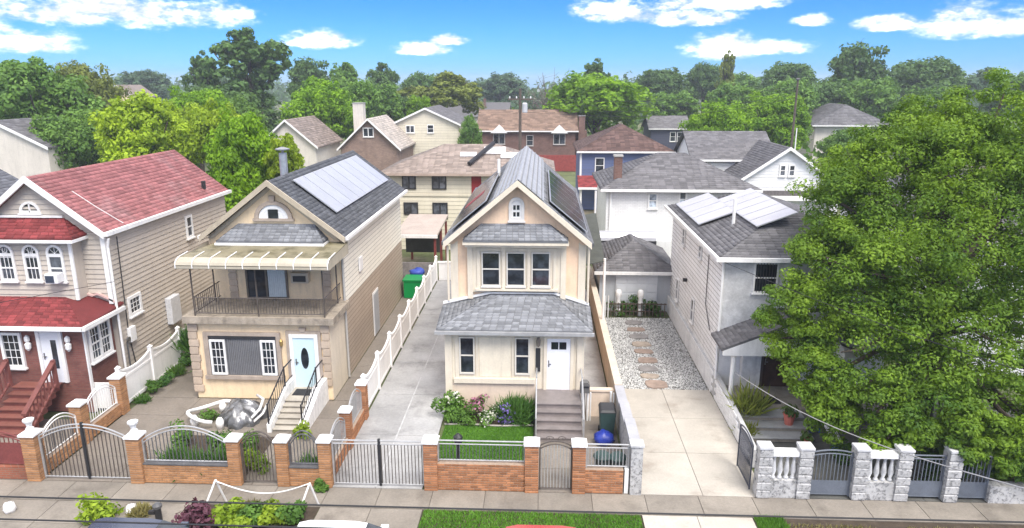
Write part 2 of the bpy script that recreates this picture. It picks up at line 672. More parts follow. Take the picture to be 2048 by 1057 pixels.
def window(parent, fr, u0, u1, z0, z1, fmat, gmat, fw=0.07, d=0.0, dep=0.07, rail=True, grid=None, sill=True, arch=False,
           mullions=(), name='window', sillmat=None, curtain=None):
    """frame > pane, sash_rail, muntin, sill"""
    mb = MB()
    if arch:
        um, r = (u0 + u1) / 2, (u1 - u0) / 2
        n = 10
        out, inn = [], []
        for i in range(n + 1):
            th = math.pi * i / n
            out.append((um + r * math.cos(th), z1 - r + r * math.sin(th)))
            inn.append((um + (r - fw) * math.cos(th), z1 - r + (r - fw) * math.sin(th)))
        for i in range(n):
            mb.prism([out[i], out[i + 1], inn[i + 1], inn[i]], d, d + dep, fr)
        if z1 - r > z0 + 0.02:
            mb.box(u0, u0 + fw, d, d + dep, z0, z1 - r, fr)
            mb.box(u1 - fw, u1, d, d + dep, z0, z1 - r, fr)
        mb.box(u0 + fw, u1 - fw, d, d + dep, z0, z0 + fw, fr)
    else:
        mb.box(u0, u0 + fw, d, d + dep, z0, z1, fr)
        mb.box(u1 - fw, u1, d, d + dep, z0, z1, fr)
        mb.box(u0 + fw, u1 - fw, d, d + dep, z0, z0 + fw, fr)
        mb.box(u0 + fw, u1 - fw, d, d + dep, z1 - fw, z1, fr)
    for mu in mullions:
        mb.box(mu - fw * 0.5, mu + fw * 0.5, d, d + dep * 0.97, z0 + fw, z1 - fw, fr)
    w = mb.build(name, fmat, parent)
    edges = [u0 + fw] + [q for mu in mullions for q in (mu - fw * 0.5, mu + fw * 0.5)] + [u1 - fw]
    for i in range(0, len(edges), 2):
        a, c = edges[i], edges[i + 1]
        if arch:
            um, r = (u0 + u1) / 2, (u1 - u0) / 2 - fw
            pts = [(um + r * math.cos(math.pi * j / 10), z1 - r - fw + r * math.sin(math.pi * j / 10)) for j in range(11)]
            pts += [(um - r, z0 + fw), (um + r, z0 + fw)] if z1 - r - fw > z0 + fw + .02 else []
            MB().prism(pts, d + 0.004, d + 0.02, fr).build('pane', gmat, w)
        elif rail:
            zm = (z0 + z1) / 2
            MB().box(a, c, d + 0.004, d + 0.030, zm + 0.02, z1 - fw, fr).build('pane', gmat, w)
            MB().box(a, c, d + 0.004, d + 0.018, z0 + fw, zm - 0.02, fr).build('pane', gmat, w)
        else:
            MB().box(a, c, d + 0.004, d + 0.02, z0 + fw, z1 - fw, fr).build('pane', gmat, w)
        if curtain:
            MB().box(a + (c - a) * .05, a + (c - a) * .45, d + 0.0305, d + 0.033, z0 + fw, z1 - fw, fr).build('curtain', curtain, w)
        if rail:
            zm = (z0 + z1) / 2 if not arch else z0 + (z1 - (u1 - u0) / 2 - z0) * 1.0
            MB().box(a, c, d + 0.004, d + dep * 0.8, zm - 0.025, zm + 0.025, fr).build('sash_rail', fmat, w)
        if grid:
            g = MB()
            nc, nr = grid
            for j in range(1, nc):
                x = a + (c - a) * j / nc
                g.box(x - 0.012, x + 0.012, d + 0.031, d + 0.042, z0 + fw, z1 - fw if not arch else z1 - fw * 1.5, fr)
            for j in range(1, nr):
                zz = z0 + fw + (z1 - z0 - 2 * fw) * j / nr
                g.box(a, c, d + 0.032, d + 0.040, zz - 0.012, zz + 0.012, fr)
            g.build('muntin', fmat, w)
    if sill:
        MB().box(u0 - 0.04, u1 + 0.04, d + 0.001, d + dep + 0.05, z0 - 0.06, z0 - 0.002, fr).build('sill', sillmat or fmat, w)
    return w


def door(parent, fr, u0, u1, z0, z1, mat, fmat, fw=0.1, d=0.0, light=None, gmat=None, panels=(), hmat=None, oval=False):
    """slab > frame, panel, window, handle"""
    s = MB().box(u0, u1, d + 0.004, d + 0.05, z0, z1, fr).build('door', mat, parent)
    f = MB()
    f.box(u0 - fw, u0 - 0.003, d + 0.002, d + 0.09, z0, z1 + fw, fr)
    f.box(u1 + 0.003, u1 + fw, d + 0.002, d + 0.09, z0, z1 + fw, fr)
    f.box(u0 - 0.002, u1 + 0.002, d + 0.002, d + 0.088, z1 + 0.003, z1 + fw, fr)
    f.build('door_frame', fmat, s)
    for (a, c, e, g) in panels:
        MB().box(a, c, d + 0.045, d + 0.062, e, g, fr).build('door_panel', mat, s)
    if light:
        a, c, e, g = light
        if oval:
            pts = [((a + c) / 2 + (c - a) / 2 * math.cos(2 * math.pi * i / 20), (e + g) / 2 + (g - e) / 2 * math.sin(2 * math.pi * i / 20)) for i in range(20)]
            MB().prism(pts, d + 0.045, d + 0.058, fr).build('door_window', gmat, s)
        else:
            MB().box(a, c, d + 0.045, d + 0.06, e, g, fr).build('door_window', gmat, s)
    hm = hmat or MATS['steel']
    h = MB()
    h.box(u0 + 0.05, u0 + 0.09, d + 0.045, d + 0.07, z0 + 0.9, z0 + 1.15, fr)
    h.box(u0 + 0.05, u0 + 0.16, d + 0.07, d + 0.095, z0 + 1.0, z0 + 1.03, fr)
    h.build('handle', hm, s)
    return s


# ------------------------------------------------------------------ foliage helpers
def leaf_quads(cen, rad, n_per, size, rng, flat=0.75, shell=0.45, up=0.35, aspect=0.55, jit=0.6):
    """leaf faces spread through balls around cen"""
    cen = np.asarray(cen, float)
    rad = np.asarray(rad, float)
    k = len(cen)
    N = k * n_per
    idx = np.repeat(np.arange(k), n_per)
    dirs = rng.normal(size=(N, 3))
    dirs /= np.linalg.norm(dirs, axis=1)[:, None]
    rr = (shell + (1 - shell) * rng.random(N) ** 0.6)
    pos = cen[idx] + dirs * (rr * rad[idx])[:, None] * np.array([1, 1, flat])
    nrm = dirs + np.array([0, 0, up]) + rng.normal(size=(N, 3)) * jit
    nrm /= np.linalg.norm(nrm, axis=1)[:, None]
    t = np.cross(nrm, rng.normal(size=(N, 3)))
    t /= np.linalg.norm(t, axis=1)[:, None] + 1e-9
    bb = np.cross(nrm, t)
    sz = size * (0.6 + 0.8 * rng.random(N))[:, None]
    t, bb = t * sz, bb * sz * aspect
    V = np.empty((N, 4, 3))
    V[:, 0] = pos - t
    V[:, 1] = pos + bb + nrm * sz * 0.12
    V[:, 2] = pos + t
    V[:, 3] = pos - bb + nrm * sz * 0.12
    Q = np.arange(N * 4).reshape(N, 4)
    clump = rng.random(k)[idx]
    rnd = np.clip(0.55 * clump + 0.45 * rng.random(N), 0, 1)
    return V.reshape(-1, 3), Q, rnd


def lobes_to_clumps(lobes, per, cr, rng, lo=0.55):
    C, Rr = [], []
    for (x, y, z, r) in lobes:
        d = rng.normal(size=(per, 3))
        d /= np.linalg.norm(d, axis=1)[:, None]
        q = lo + (1 - lo) * rng.random(per)
        C.append(np.array([x, y, z]) + d * (q * r)[:, None])
        Rr.append(np.full(per, cr * r) * (0.7 + 0.6 * rng.random(per)))
    return np.concatenate(C), np.concatenate(Rr)


def grass_blades(x0, x1, y0, y1, z, n, h, rng, w=0.012, keep=None):
    px = rng.uniform(x0, x1, n)
    py = rng.uniform(y0, y1, n)
    if keep is not None:
        ok = keep(px, py)
        px, py = px[ok], py[ok]
        n = len(px)
    a = rng.uniform(0, 2 * math.pi, n)
    hh = h * (0.5 + rng.random(n))
    lean = rng.normal(size=(n, 2)) * 0.35
    V = np.empty((n, 3, 3))
    V[:, 0] = np.stack([px - w * np.cos(a), py - w * np.sin(a), np.full(n, z)], 1)
    V[:, 1] = np.stack([px + w * np.cos(a), py + w * np.sin(a), np.full(n, z)], 1)
    V[:, 2] = np.stack([px + lean[:, 0] * hh, py + lean[:, 1] * hh, z + hh], 1)
    return V.reshape(-1, 3), np.arange(n * 3).reshape(n, 3), rng.random(n)

# ================================================================== materials used
steel = M('steel', (0.35, 0.35, 0.36), 0.35, 0.1, metal=0.9)
silver_paint = M('silver_paint', (0.40, 0.40, 0.40), 0.45, 0.15, 3.0, metal=0.3)
black_iron = M('black_iron', (0.025, 0.025, 0.028), 0.5, 0.2, 4.0)
bronze_iron = M('bronze_iron', (0.09, 0.075, 0.065), 0.5, 0.2, 4.0)
grey_iron = M('grey_iron', (0.10, 0.10, 0.105), 0.5, 0.2, 3.0)
white_vinyl = M('white_vinyl', (0.83, 0.82, 0.80), 0.45, 0.05, 0.8, streak=0.12)
white_paint = M('white_paint', (0.76, 0.75, 0.73), 0.5, 0.07, 2.0, streak=0.15)
white_stone = M('white_stone', (0.78, 0.77, 0.75), 0.8, 0.12, 5.0, bump=0.3, streak=0.2)
black_frame = M('black_frame', (0.03, 0.03, 0.033), 0.45, 0.1)
glass_dark = glass('glass_dark')
glass_soft = glass('glass_soft', (0.06, 0.065, 0.075), 0.12)
glass_pale = glass('glass_pale', (0.22, 0.25, 0.28), 0.15)
drape = M('drape', (0.55, 0.6, 0.6), 0.9, 0.12, 6.0)

concrete_grey = M('concrete_grey', (0.335, 0.332, 0.327), 0.5, 0.17, 0.7, bump=0.15, bscale=30, objvar=0.07, c2=(0.215, 0.213, 0.21), c2scale=0.8, c2lo=0.52, c2hi=0.74, rvar=0.2, spec=0.5)
concrete_tan = M('concrete_tan', (0.205, 0.178, 0.15), 0.6, 0.2, 0.8, bump=0.15, bscale=30, objvar=0.08, c2=(0.15, 0.128, 0.105), c2scale=0.8, rvar=0.2)
concrete_walk = M('concrete_walk', (0.225, 0.20, 0.168), 0.7, 0.16, 1.0, bump=0.15, bscale=35, objvar=0.10, c2=(0.15, 0.132, 0.11), c2scale=0.9, c2lo=.5, c2hi=.75)
concrete_cream = M('concrete_cream', (0.45, 0.415, 0.36), 0.65, 0.1, 1.0, bump=0.12, bscale=35, objvar=0.05, c2=(0.32, 0.28, 0.235), c2scale=0.7, c2lo=.5, c2hi=.75)
joint_dark = M('joint_dark', (0.12, 0.105, 0.09), 0.9, 0.2, 3.0)
soil = M('soil', (0.06, 0.045, 0.032), 0.95, 0.3, 4.0, bump=0.5, bscale=25)
earth = M('earth', (0.10, 0.12, 0.05), 0.95, 0.35, 0.25, bump=0.4, bscale=8, c2=(0.20, 0.17, 0.115), c2scale=0.12, c2lo=0.5, c2hi=0.65)
asphalt = M('asphalt', (0.05, 0.05, 0.052), 0.85, 0.2, 1.5, bump=0.4, bscale=60)
kerb_mat = M('kerb_stone', (0.34, 0.33, 0.31), 0.8, 0.15, 2.0, bump=0.2)

# ================================================================== the setting
def sheet(name, x0, x1, y0, y1, z, mat, kind='structure', n=1):
    mb = MB()
    for i in range(n):
        for j in range(n):
            a0, a1 = x0 + (x1 - x0) * i / n, x0 + (x1 - x0) * (i + 1) / n
            c0, c1 = y0 + (y1 - y0) * j / n, y0 + (y1 - y0) * (j + 1) / n
            mb.add([(a0, c0, z), (a1, c0, z), (a1, c1, z), (a0, c1, z)], [(0, 1, 2, 3)])
    o = mb.build(name, mat)
    o['kind'] = kind
    return o


sheet('ground', -900, 900, -60, 1300, -0.06, earth)
sheet('road', -120, 120, 5.0, 15.30, -0.012, asphalt)
kb = MB().wbox(-60, 60, 15.30, 15.46, -0.06, 0.105)
kb = kb.build('kerb', kerb_mat)
kb['kind'] = 'structure'


def paving(name, x0, x1, y0, y1, z, nx, ny, mat, gap=0.018, jit=0.003, bed=True):
    """a slab field: bed sheet with every cast slab on it"""
    o = MB().wbox(x0, x1, y0, y1, z - 0.10, z - 0.022).build(name, joint_dark)
    o['kind'] = 'structure'
    for i in range(nx):
        for j in range(ny):
            a0, a1 = x0 + (x1 - x0) * i / nx, x0 + (x1 - x0) * (i + 1) / nx
            c0, c1 = y0 + (y1 - y0) * j / ny, y0 + (y1 - y0) * (j + 1) / ny
            piece('slab', mat, o, a0 + gap / 2, a1 - gap / 2, -c1 + gap / 2, -c0 - gap / 2, z - 0.05, z + random.uniform(-jit, jit))
    return o


paving('sidewalk', -30.0, 30.0, 17.62, 18.62, 0.0, 38, 1, concrete_walk)
# kerb-side strip: crossovers of concrete between the planted pits
paving('driveway_apron', -6.30, -3.32, 15.47, 17.60, 0.0, 2, 2, concrete_walk)
paving('driveway_apron', 2.95, 6.05, 15.47, 17.60, 0.0, 2, 2, concrete_cream)
paving('kerb_paving', -30.0, -9.75, 15.47, 17.60, -0.002, 14, 2, concrete_walk)
sheet('planting_strip', -9.73, -6.32, 15.47, 17.60, -0.022, soil)
sheet('verge', -3.30, 2.93, 15.47, 17.60, -0.022, soil)
sheet('verge', 6.07, 30.0, 15.47, 17.60, -0.022, soil)

paving('shared_driveway', -6.36, -3.50, 18.64, 41.6, 0.0, 2, 7, concrete_grey, gap=0.02)
paving('front_path', -0.16, 2.72, 18.64, 24.0, -0.004, 2, 4, concrete_tan)
paving('side_path', 1.66, 2.72, 24.02, 40.0, 0.0, 1, 8, concrete_grey)
paving('front_yard_paving', -15.35, -6.55, 18.64, 24.55, -0.004, 4, 4, concrete_tan)
paving('alley_paving', -15.35, -13.32, 24.57, 40.0, -0.004, 1, 7, concrete_tan)
paving('alley_paving', -7.92, -6.46, 24.57, 40.0, -0.004, 1, 7, concrete_tan)
paving('concrete_driveway', 3.02, 6.78, 18.64, 26.1, 0.0, 2, 3, concrete_cream)
paving('porch_yard_paving', 6.95, 18.0, 18.64, 25.4, -0.006, 5, 4, M('concrete_shaded', (0.10, 0.10, 0.092), 0.7, 0.25, 1.0, bump=0.2, objvar=0.1))  # dark slabs: the big tree's shade put into the colour
paving('porch_yard_paving', -26.0, -15.6, 18.64, 22.6, -0.006, 5, 3, concrete_tan)
sheet('gravel_bed', 3.02, 6.78, 26.12, 35.0, -0.03, M('gravel_base', (0.10, 0.09, 0.075), 0.95, 0.25, 8.0))
sheet('back_yard', -6.2, 2.7, 41.7, 48.0, -0.018, M('yard_grass', (0.08, 0.15, 0.03), 0.95, 0.3, 1.5, bump=0.5, bscale=20))

# gravel stones: nobody could count them
rng = np.random.default_rng(3)
n = 26000
gx, gy = rng.uniform(3.05, 6.75, n), rng.uniform(26.15, 34.95, n)
gs = rng.uniform(0.016, 0.036, n)
ga = rng.uniform(0, 6.28, n)
V = np.empty((n, 5, 3))
for k in range(4):
    th = ga + k * math.pi / 2
    V[:, k] = np.stack([gx + gs * np.cos(th) * 1.25, gy + gs * np.sin(th), np.full(n, -0.03)], 1)
V[:, 4] = np.stack([gx + rng.normal(size=n) * 0.008, gy + rng.normal(size=n) * 0.008, -0.03 + gs * rng.uniform(0.7, 1.3, n)], 1)
base = np.arange(n)[:, None] * 5
T = np.concatenate([base + np.array([[k, (k + 1) % 4, 4]]) for k in range(4)], 1).reshape(-1, 3)
o = np_mesh('gravel', V.reshape(-1, 3), T, M('gravel_stone', (0.39, 0.39, 0.38), 0.8, 0.1, 6.0, attr=0.8), None, np.repeat(rng.random(n), 4), (4.9, 30.5, -0.03))
tag(o, 'loose pale pebble gravel in the side yard behind the cream driveway', 'gravel', kind='stuff')

# flagstones laid through the gravel
flag_m = [M('flagstone_pink', (0.31, 0.235, 0.19), 0.8, 0.2, 3.0, bump=0.3), M('flagstone_grey', (0.25, 0.235, 0.225), 0.8, 0.2, 3.0, bump=0.3), M('flagstone_buff', (0.37, 0.31, 0.25), 0.8, 0.2, 3.0, bump=0.3)]
fl = [(26.55, 0.42, 0.34, 0, 'largest pinkish', 4.72), (27.35, 0.34, 0.2, 2, 'buff', 4.62), (28.15, 0.38, 0.25, 1, 'dark grey', 4.66), (29.1, 0.38, 0.25, 0, 'pinkish', 4.74),
      (30.15, 0.40, 0.2, 0, 'narrow pinkish', 4.72), (31.05, 0.40, 0.25, 2, 'buff', 4.75), (32.1, 0.42, 0.26, 1, 'wide dark grey', 4.8), (33.1, 0.42, 0.22, 0, 'pinkish', 4.76), (34.1, 0.4, 0.26, 1, 'grey', 4.78)]
ordn = ['nearest the driveway', 'second from the driveway', 'third from the driveway', 'fourth from the driveway', 'fifth from the driveway', 'fourth from the garden fence', 'third from the garden fence', 'second from the garden fence', 'nearest the garden fence']
for i, (y, hw, hd, mi, adj, xc) in enumerate(fl):
    pts = []
    for k in range(9):
        th = 2 * math.pi * k / 9 + 0.3
        q = random.uniform(0.86, 1.1)
        cx, sy = math.cos(th), math.sin(th)
        pts.append((xc + hw * 1.12 * q * math.copysign(abs(cx) ** 0.6, cx), y + hd * 1.2 * q * math.copysign(abs(sy) ** 0.6, sy), 0.035))
    o = MB().slab(pts, 0.07).build('flagstone', flag_m[mi])
    tag(o, '%s flat stepping stone in the gravel, %s' % (adj, ordn[i]), 'stepping stone', 'stepping stones in the gravel')

# lawn, verge grass
lawn_mat = foliage('lawn_green', (0.06, 0.17, 0.015), (0.15, 0.33, 0.04), 0.25)
sheet('lawn_soil', -3.36, -0.20, 18.95, 22.75, -0.012, M('lawn_base', (0.05, 0.12, 0.018), 0.95, 0.3, 3.0, bump=0.5, bscale=30))
v, q, r = grass_blades(-3.36, -0.2, 18.95, 22.7, -0.012, 30000, 0.05, rng)
tag(np_mesh('lawn', v, q, lawn_mat, None, r, (-1.8, 20.8, 0)), 'small mown green lawn behind the brick and iron fence', 'grass', kind='stuff')
v, q, r = grass_blades(-3.28, 2.9, 15.5, 17.58, -0.022, 22000, 0.07, rng, 0.014, lambda x, y: np.sin(x * 3.1) * np.sin(y * 4.7 + x) + (y - 16.2) * 1.3 > -0.35)
tag(np_mesh('verge_grass', v, q, lawn_mat, None, r, (0, 16.5, 0)), 'patchy green grass in the kerbside verge before the brick wall', 'grass', kind='stuff')
dry = foliage('dry_grass', (0.12, 0.12, 0.04), (0.27, 0.24, 0.10), 0.25)
v, q, r = grass_blades(6.1, 22, 15.5, 17.35, -0.022, 22000, 0.07, rng, 0.014, lambda x, y: np.sin(x * 2.1) * np.sin(y * 3.7 + x) > -0.5)
tag(np_mesh('verge_grass', v, q, dry, None, r, (12, 16.5, 0)), 'dry straw coloured grass in the kerbside verge under the big tree', 'grass', kind='stuff')
v, q, r = grass_blades(6.1, 6.9, 16.8, 17.58, -0.022, 2500, 0.12, rng, 0.014)
tag(np_mesh('grass_tuft', v, q, lawn_mat, None, r, (6.4, 17.2, 0)), 'fresh green grass tuft at the corner of the cream driveway apron', 'grass')
sm = MB().wbox(-4.955, -4.905, 18.7, 33.0, 0.004, 0.009).build('joint_seam', M('seam_pale', (0.44, 0.44, 0.44), 0.7, 0.2, 5.0))
sm['kind'] = 'structure'

# ================================================================== HOUSE C: cream and peach house in the middle
stucco_cream = M('stucco_cream', (0.73, 0.65, 0.515), 0.85, 0.07, 1.0, bump=0.15, bscale=90, streak=0.14)
stucco_peach = M('stucco_peach', (0.77, 0.56, 0.39), 0.85, 0.07, 1.0, bump=0.15, bscale=90, streak=0.13)
stucco_base = M('stucco_base', (0.66, 0.54, 0.43), 0.85, 0.06, 1.0, bump=0.15, bscale=90, streak=0.1)
trim_cream = M('trim_cream', (0.67, 0.595, 0.475), 0.8, 0.06, 1.5, streak=0.1)
shingle_grey = M('shingle_grey', (0.205, 0.21, 0.22), 0.9, 0.12, 3.0, attr=0.26, bump=0.4, bscale=90)
shingle_dark = M('shingle_dark', (0.10, 0.105, 0.115), 0.9, 0.12, 3.0, attr=0.25, bump=0.4, bscale=90)
shingle_mid = M('shingle_mid', (0.145, 0.14, 0.145), 0.9, 0.12, 3.0, attr=0.24, bump=0.4, bscale=90)
shingle_red = M('shingle_red', (0.325, 0.128, 0.125), 0.9, 0.14, 1.5, attr=0.22, bump=0.4, bscale=90, c2=(0.34, 0.17, 0.165), c2scale=0.8)
shingle_deepred = M('shingle_deepred', (0.20, 0.038, 0.038), 0.9, 0.14, 1.5, attr=0.35, bump=0.4, bscale=90)
shingle_brown = M('shingle_brown', (0.12, 0.075, 0.065), 0.9, 0.14, 1.5, attr=0.35)
shingle_tan = M('shingle_tan', (0.265, 0.215, 0.185), 0.9, 0.12, 1.0, attr=0.25)
shingle_rust = M('shingle_rust', (0.20, 0.135, 0.10), 0.9, 0.16, 1.0, attr=0.3)
panel_cell = M('panel_cell', (0.27, 0.285, 0.34), 0.3, 0.08, 2.0, objvar=0.06, spec=0.6)  # pale base colour with the white sky's reflection put in
panel_edge = M('panel_edge', (0.45, 0.46, 0.48), 0.4, 0.1, metal=0.5)
metal_roof = M('metal_roof', (0.34, 0.345, 0.355), 0.5, 0.15, 2.0, metal=0.25, streak=0.1)
step_stone = M('step_stone', (0.225, 0.195, 0.185), 0.75, 0.15, 3.0, bump=0.2)
red_reflection_lens = M('red_reflection_lens', (0.20, 0.03, 0.03), 0.7, 0.2, 3.0)  # colour of the painted roof reflection, and of car tail lights

C = thing('stucco_house', 'narrow cream and peach stucco house with grey porch roof in the middle', 'house', (-0.92, 25.6, 0))
FC, FU = Fr(0, 24.0), Fr(0, 25.6)
MB().wbox(-3.44, 1.58, 24.0, 25.62, 0.0, 3.26).build('porch_wall', stucco_cream, C)
MB().box(-3.47, -0.16, 0.0, 0.03, 0.0, 1.08, FC).build('base_band', stucco_base, C)
body = MB()
body.prism([(-3.36, 0), (1.66, 0), (1.66, 6.2), (-0.85, 8.25), (-3.36, 6.2)], 0, -13.6, FU)
body.build('wall', stucco_peach, C)
# corner boards, frieze
for (u0, u1) in ((-3.40, -3.12), (1.42, 1.70)):
    MB().box(u0, u1, 0.003, 0.05, 3.3, 6.2, FU).build('corner_board', trim_cream, C)
for (u0, u1) in ((-3.48, -3.22), (1.36, 1.62)):
    MB().box(u0, u1, 0.032, 0.06, 0.0, 3.1, FC).build('corner_board', trim_cream, C)
# main roof with overhang and rake boards
pl = gable_y_planes(-3.60, 1.86, 25.25, 39.4, 6.14, 8.42, -0.87)
roof(C, pl, shingle_grey, 0.12)
rk = MB()
for s in (-1, 1):
    xe = -3.62 if s < 0 else 1.88
    rk.prism([(xe, 6.14 + 0.03), (xe, 6.14 - 0.20), (-0.87, 8.42 - 0.17), (-0.87, 8.42 + 0.05)], 0.36, 0.44, FU)
rk.build('rake_board', trim_cream, C)
rk = MB()
rk.prism([(-3.54, 6.02), (-3.28, 6.02), (-0.85, 8.03), (-0.85, 8.24)], 0.003, 0.07, FU)
rk.prism([(1.82, 6.02), (1.56, 6.02), (-0.85, 8.03), (-0.85, 8.24)], 0.003, 0.07, FU)
rk.build('frieze_board', stucco_peach, C)
MB().wbox(-3.70, -3.61, 25.3, 39.3, 6.02, 6.15).build('gutter', grey_iron, C)
MB().wbox(1.87, 1.96, 25.3, 39.3, 6.02, 6.15).build('gutter', grey_iron, C)
# ribbed metal cap over the ridge
cap = MB()
sl = 2.28 / 2.73
for s in (-1, 1):
    w = 0.95
    cap.slab([(-0.85, 25.4, 8.50), (-0.85 + s * w, 25.4, 8.50 - w * sl), (-0.85 + s * w, 39.3, 8.50 - w * sl), (-0.85, 39.3, 8.50)], 0.03)
    for k in range(5):
        u = w * (k + 0.6) / 5
        x = -0.85 + s * u
        z = 8.50 - u * sl
        cap.add([(x - .025, 25.4, z), (x + .025, 25.4, z), (x, 25.4, z + .06), (x - .025, 39.3, z), (x + .025, 39.3, z), (x, 39.3, z + .06)],
                [(0, 1, 2), (3, 5, 4), (0, 2, 5, 3), (1, 4, 5, 2)])
cap.build('ridge_cap', metal_roof, C)


def solar(parent, corner, du, dv, nu, nv, lift=0.12, cell=panel_cell, gap=0.03):
    """panels on a roof plane: corner point, vectors along and up the slope"""
    a, du, dv = Vector(corner), Vector(du), Vector(dv)
    n = du.cross(dv).normalized()
    if n.z < 0:
        n = -n
    for i in range(nu):
        for j in range(nv):
            p0 = a + du * ((i) / nu) + dv * (j / nv)
            su, sv = du / nu, dv / nv
            gu, gv = su.normalized() * gap / 2, sv.normalized() * gap / 2
            q = [p0 + gu + gv, p0 + su - gu + gv, p0 + su + sv - gu - gv, p0 + sv + gu - gv]
            lo, hi = n * (lift - 0.04), n * lift
            f = MB().add([x + lo for x in q] + [x + hi for x in q], [(0, 3, 2, 1), (0, 1, 5, 4), (1, 2, 6, 5), (2, 3, 7, 6), (3, 0, 4, 7), (4, 5, 6, 7)])
            f = f.build('solar_panel', panel_edge, parent)
            gu, gv = gu * 1.6, gv * 1.6
            q = [p0 + gu * 2 + gv * 2, p0 + su - gu * 2 + gv * 2, p0 + su + sv - gu * 2 - gv * 2, p0 + sv + gu * 2 - gv * 2]
            t0 = n * (lift + 0.002)
            t1 = n * (lift + 0.006)
            MB().add([x + t0 for x in q] + [x + t1 for x in q], [(0, 3, 2, 1), (0, 1, 5, 4), (1, 2, 6, 5), (2, 3, 7, 6), (3, 0, 4, 7), (4, 5, 6, 7)]).build('cell_sheet', cell, f)


panel_black = M('panel_black', (0.025, 0.027, 0.035), 0.12, 0.15, 2.0, objvar=0.2, spec=0.8)
sl = 2.28 / 2.73
solar(C, (-3.42, 26.0, 6.14 + 0.18 * sl), (0, 9.6, 0), (1.45, 0, 1.45 * sl), 6, 1, 0.16, panel_black)
solar(C, (1.68, 26.0, 6.14 + 0.18 * sl), (0, 9.6, 0), (-1.45, 0, 1.45 * sl), 6, 1, 0.16, panel_black)
x0, x1 = -3.3, -2.5  # red patch painting a reflection onto the left row of panels
MB().slab([(x0, 29.8, 6.14 + (x0 + 3.60) * sl + .23), (x1, 29.8, 6.14 + (x1 + 3.60) * sl + .23), (x1, 30.8, 6.14 + (x1 + 3.60) * sl + .23), (x0, 30.8, 6.14 + (x0 + 3.60) * sl + .23)], 0.02).build('red_reflection_patch', red_reflection_lens, C)
vp = MB().tube([(-2.1, 34.5, 7.2), (-2.1, 34.5, 8.25)], 0.07, 8)
vp.build('vent_pipe', white_paint, C)

# attic window with arched surround
w = window(C, FU, -1.20, -0.62, 6.92, 7.80, M('pale_trim', (0.62, 0.60, 0.57), 0.8, 0.08, 3.0, bump=0.2), M('white_board', (0.72, 0.71, 0.69), 0.5, 0.05), fw=0.11, d=0.0, dep=0.07, rail=False, arch=True, sill=True)
for (a, c) in ((-1.03, -0.94), (-0.90, -0.80)):
    for (e, g) in ((7.08, 7.24), (7.33, 7.50)):
        MB().box(a, c, 0.021, 0.035, e, g, FU).build('small_pane', glass_dark, w)
# pent roof over the upper windows
pr = [[(-2.86, 24.98, 6.28), (1.01, 24.98, 6.28), (0.30, 25.6, 6.80), (-2.22, 25.6, 6.80)], [(-2.86, 25.6, 6.28), (-2.86, 24.98, 6.28), (-2.22, 25.6, 6.80)], [(1.01, 24.98, 6.28), (1.01, 25.6, 6.28), (0.30, 25.6, 6.80)]]
roof(C, pr, shingle_grey, 0.06, 0.13, 0.22, name='pent_roof')
MB().box(-2.88, 1.03, 0.003, 0.60, 6.10, 6.215, FU).box(-2.80, 0.95, 0.003, 0.50, 6.00, 6.10, FU).build('cornice', trim_cream, C)
# projecting window bay surround
bay = MB()
bay.box(-2.66, 0.86, 0.003, 0.10, 4.16, 5.99, FU)
bay.build('window_surround', trim_cream, C)
bt = MB()
bt.box(-2.40, 0.60, 0.10, 0.16, 5.80, 5.90, FU).box(-2.40, -2.28, 0.10, 0.155, 4.32, 5.80, FU).box(0.48, 0.60, 0.10, 0.155, 4.32, 5.80, FU).box(-2.46, 0.66, 0.10, 0.22, 4.24, 4.32, FU)
for u in (-1.39, -0.44):
    bt.box(u - 0.10, u + 0.10, 0.101, 0.19, 5.78, 5.96, FU).box(u - 0.06, u + 0.06, 0.10, 0.15, 4.32, 5.78, FU)
for u in (-2.66, 0.86):
    bt.box(u - 0.10, u + 0.10, 0.02, 0.14, 3.9, 6.0, FU)
bt.build('surround_moulding', trim_cream, C)
for (a, c) in ((-2.22, -1.52), (-1.28, -0.58), (-0.34, 0.36)):
    window(C, FU, a, c, 4.42, 5.74, M('trim_white', (0.62, 0.585, 0.53), 0.5, 0.06), glass_dark, 0.045, 0.10, 0.07, True, sill=True)
# lower windows on the porch
sp = MB()
sp.box(-3.10, -2.96, 0.003, 0.05, 1.30, 3.02, FC).box(-0.36, -0.22, 0.003, 0.05, 1.30, 3.02, FC).box(-3.10, -0.22, 0.003, 0.052, 2.95, 3.04, FC)
sp.box(-2.34, -2.26, 0.003, 0.04, 1.30, 2.95, FC).box(-1.02, -0.94, 0.003, 0.04, 1.30, 2.95, FC)
sp.box(-3.16, -0.16, 0.003, 0.12, 1.12, 1.30, FC)
sp.build('window_moulding', trim_cream, C)
for (a, c) in ((-2.95, -2.38), (-0.91, -0.36)):
    window(C, FC, a, c, 1.46, 2.92, M('trim_cream2', (0.64, 0.60, 0.53), 0.6, 0.06), glass_dark, 0.055, 0.0, 0.07, True, sill=False)
MB().box(-2.2, -1.06, 0.003, 0.02, 1.36, 2.9, FC).build('blank_panel', stucco_cream, C)
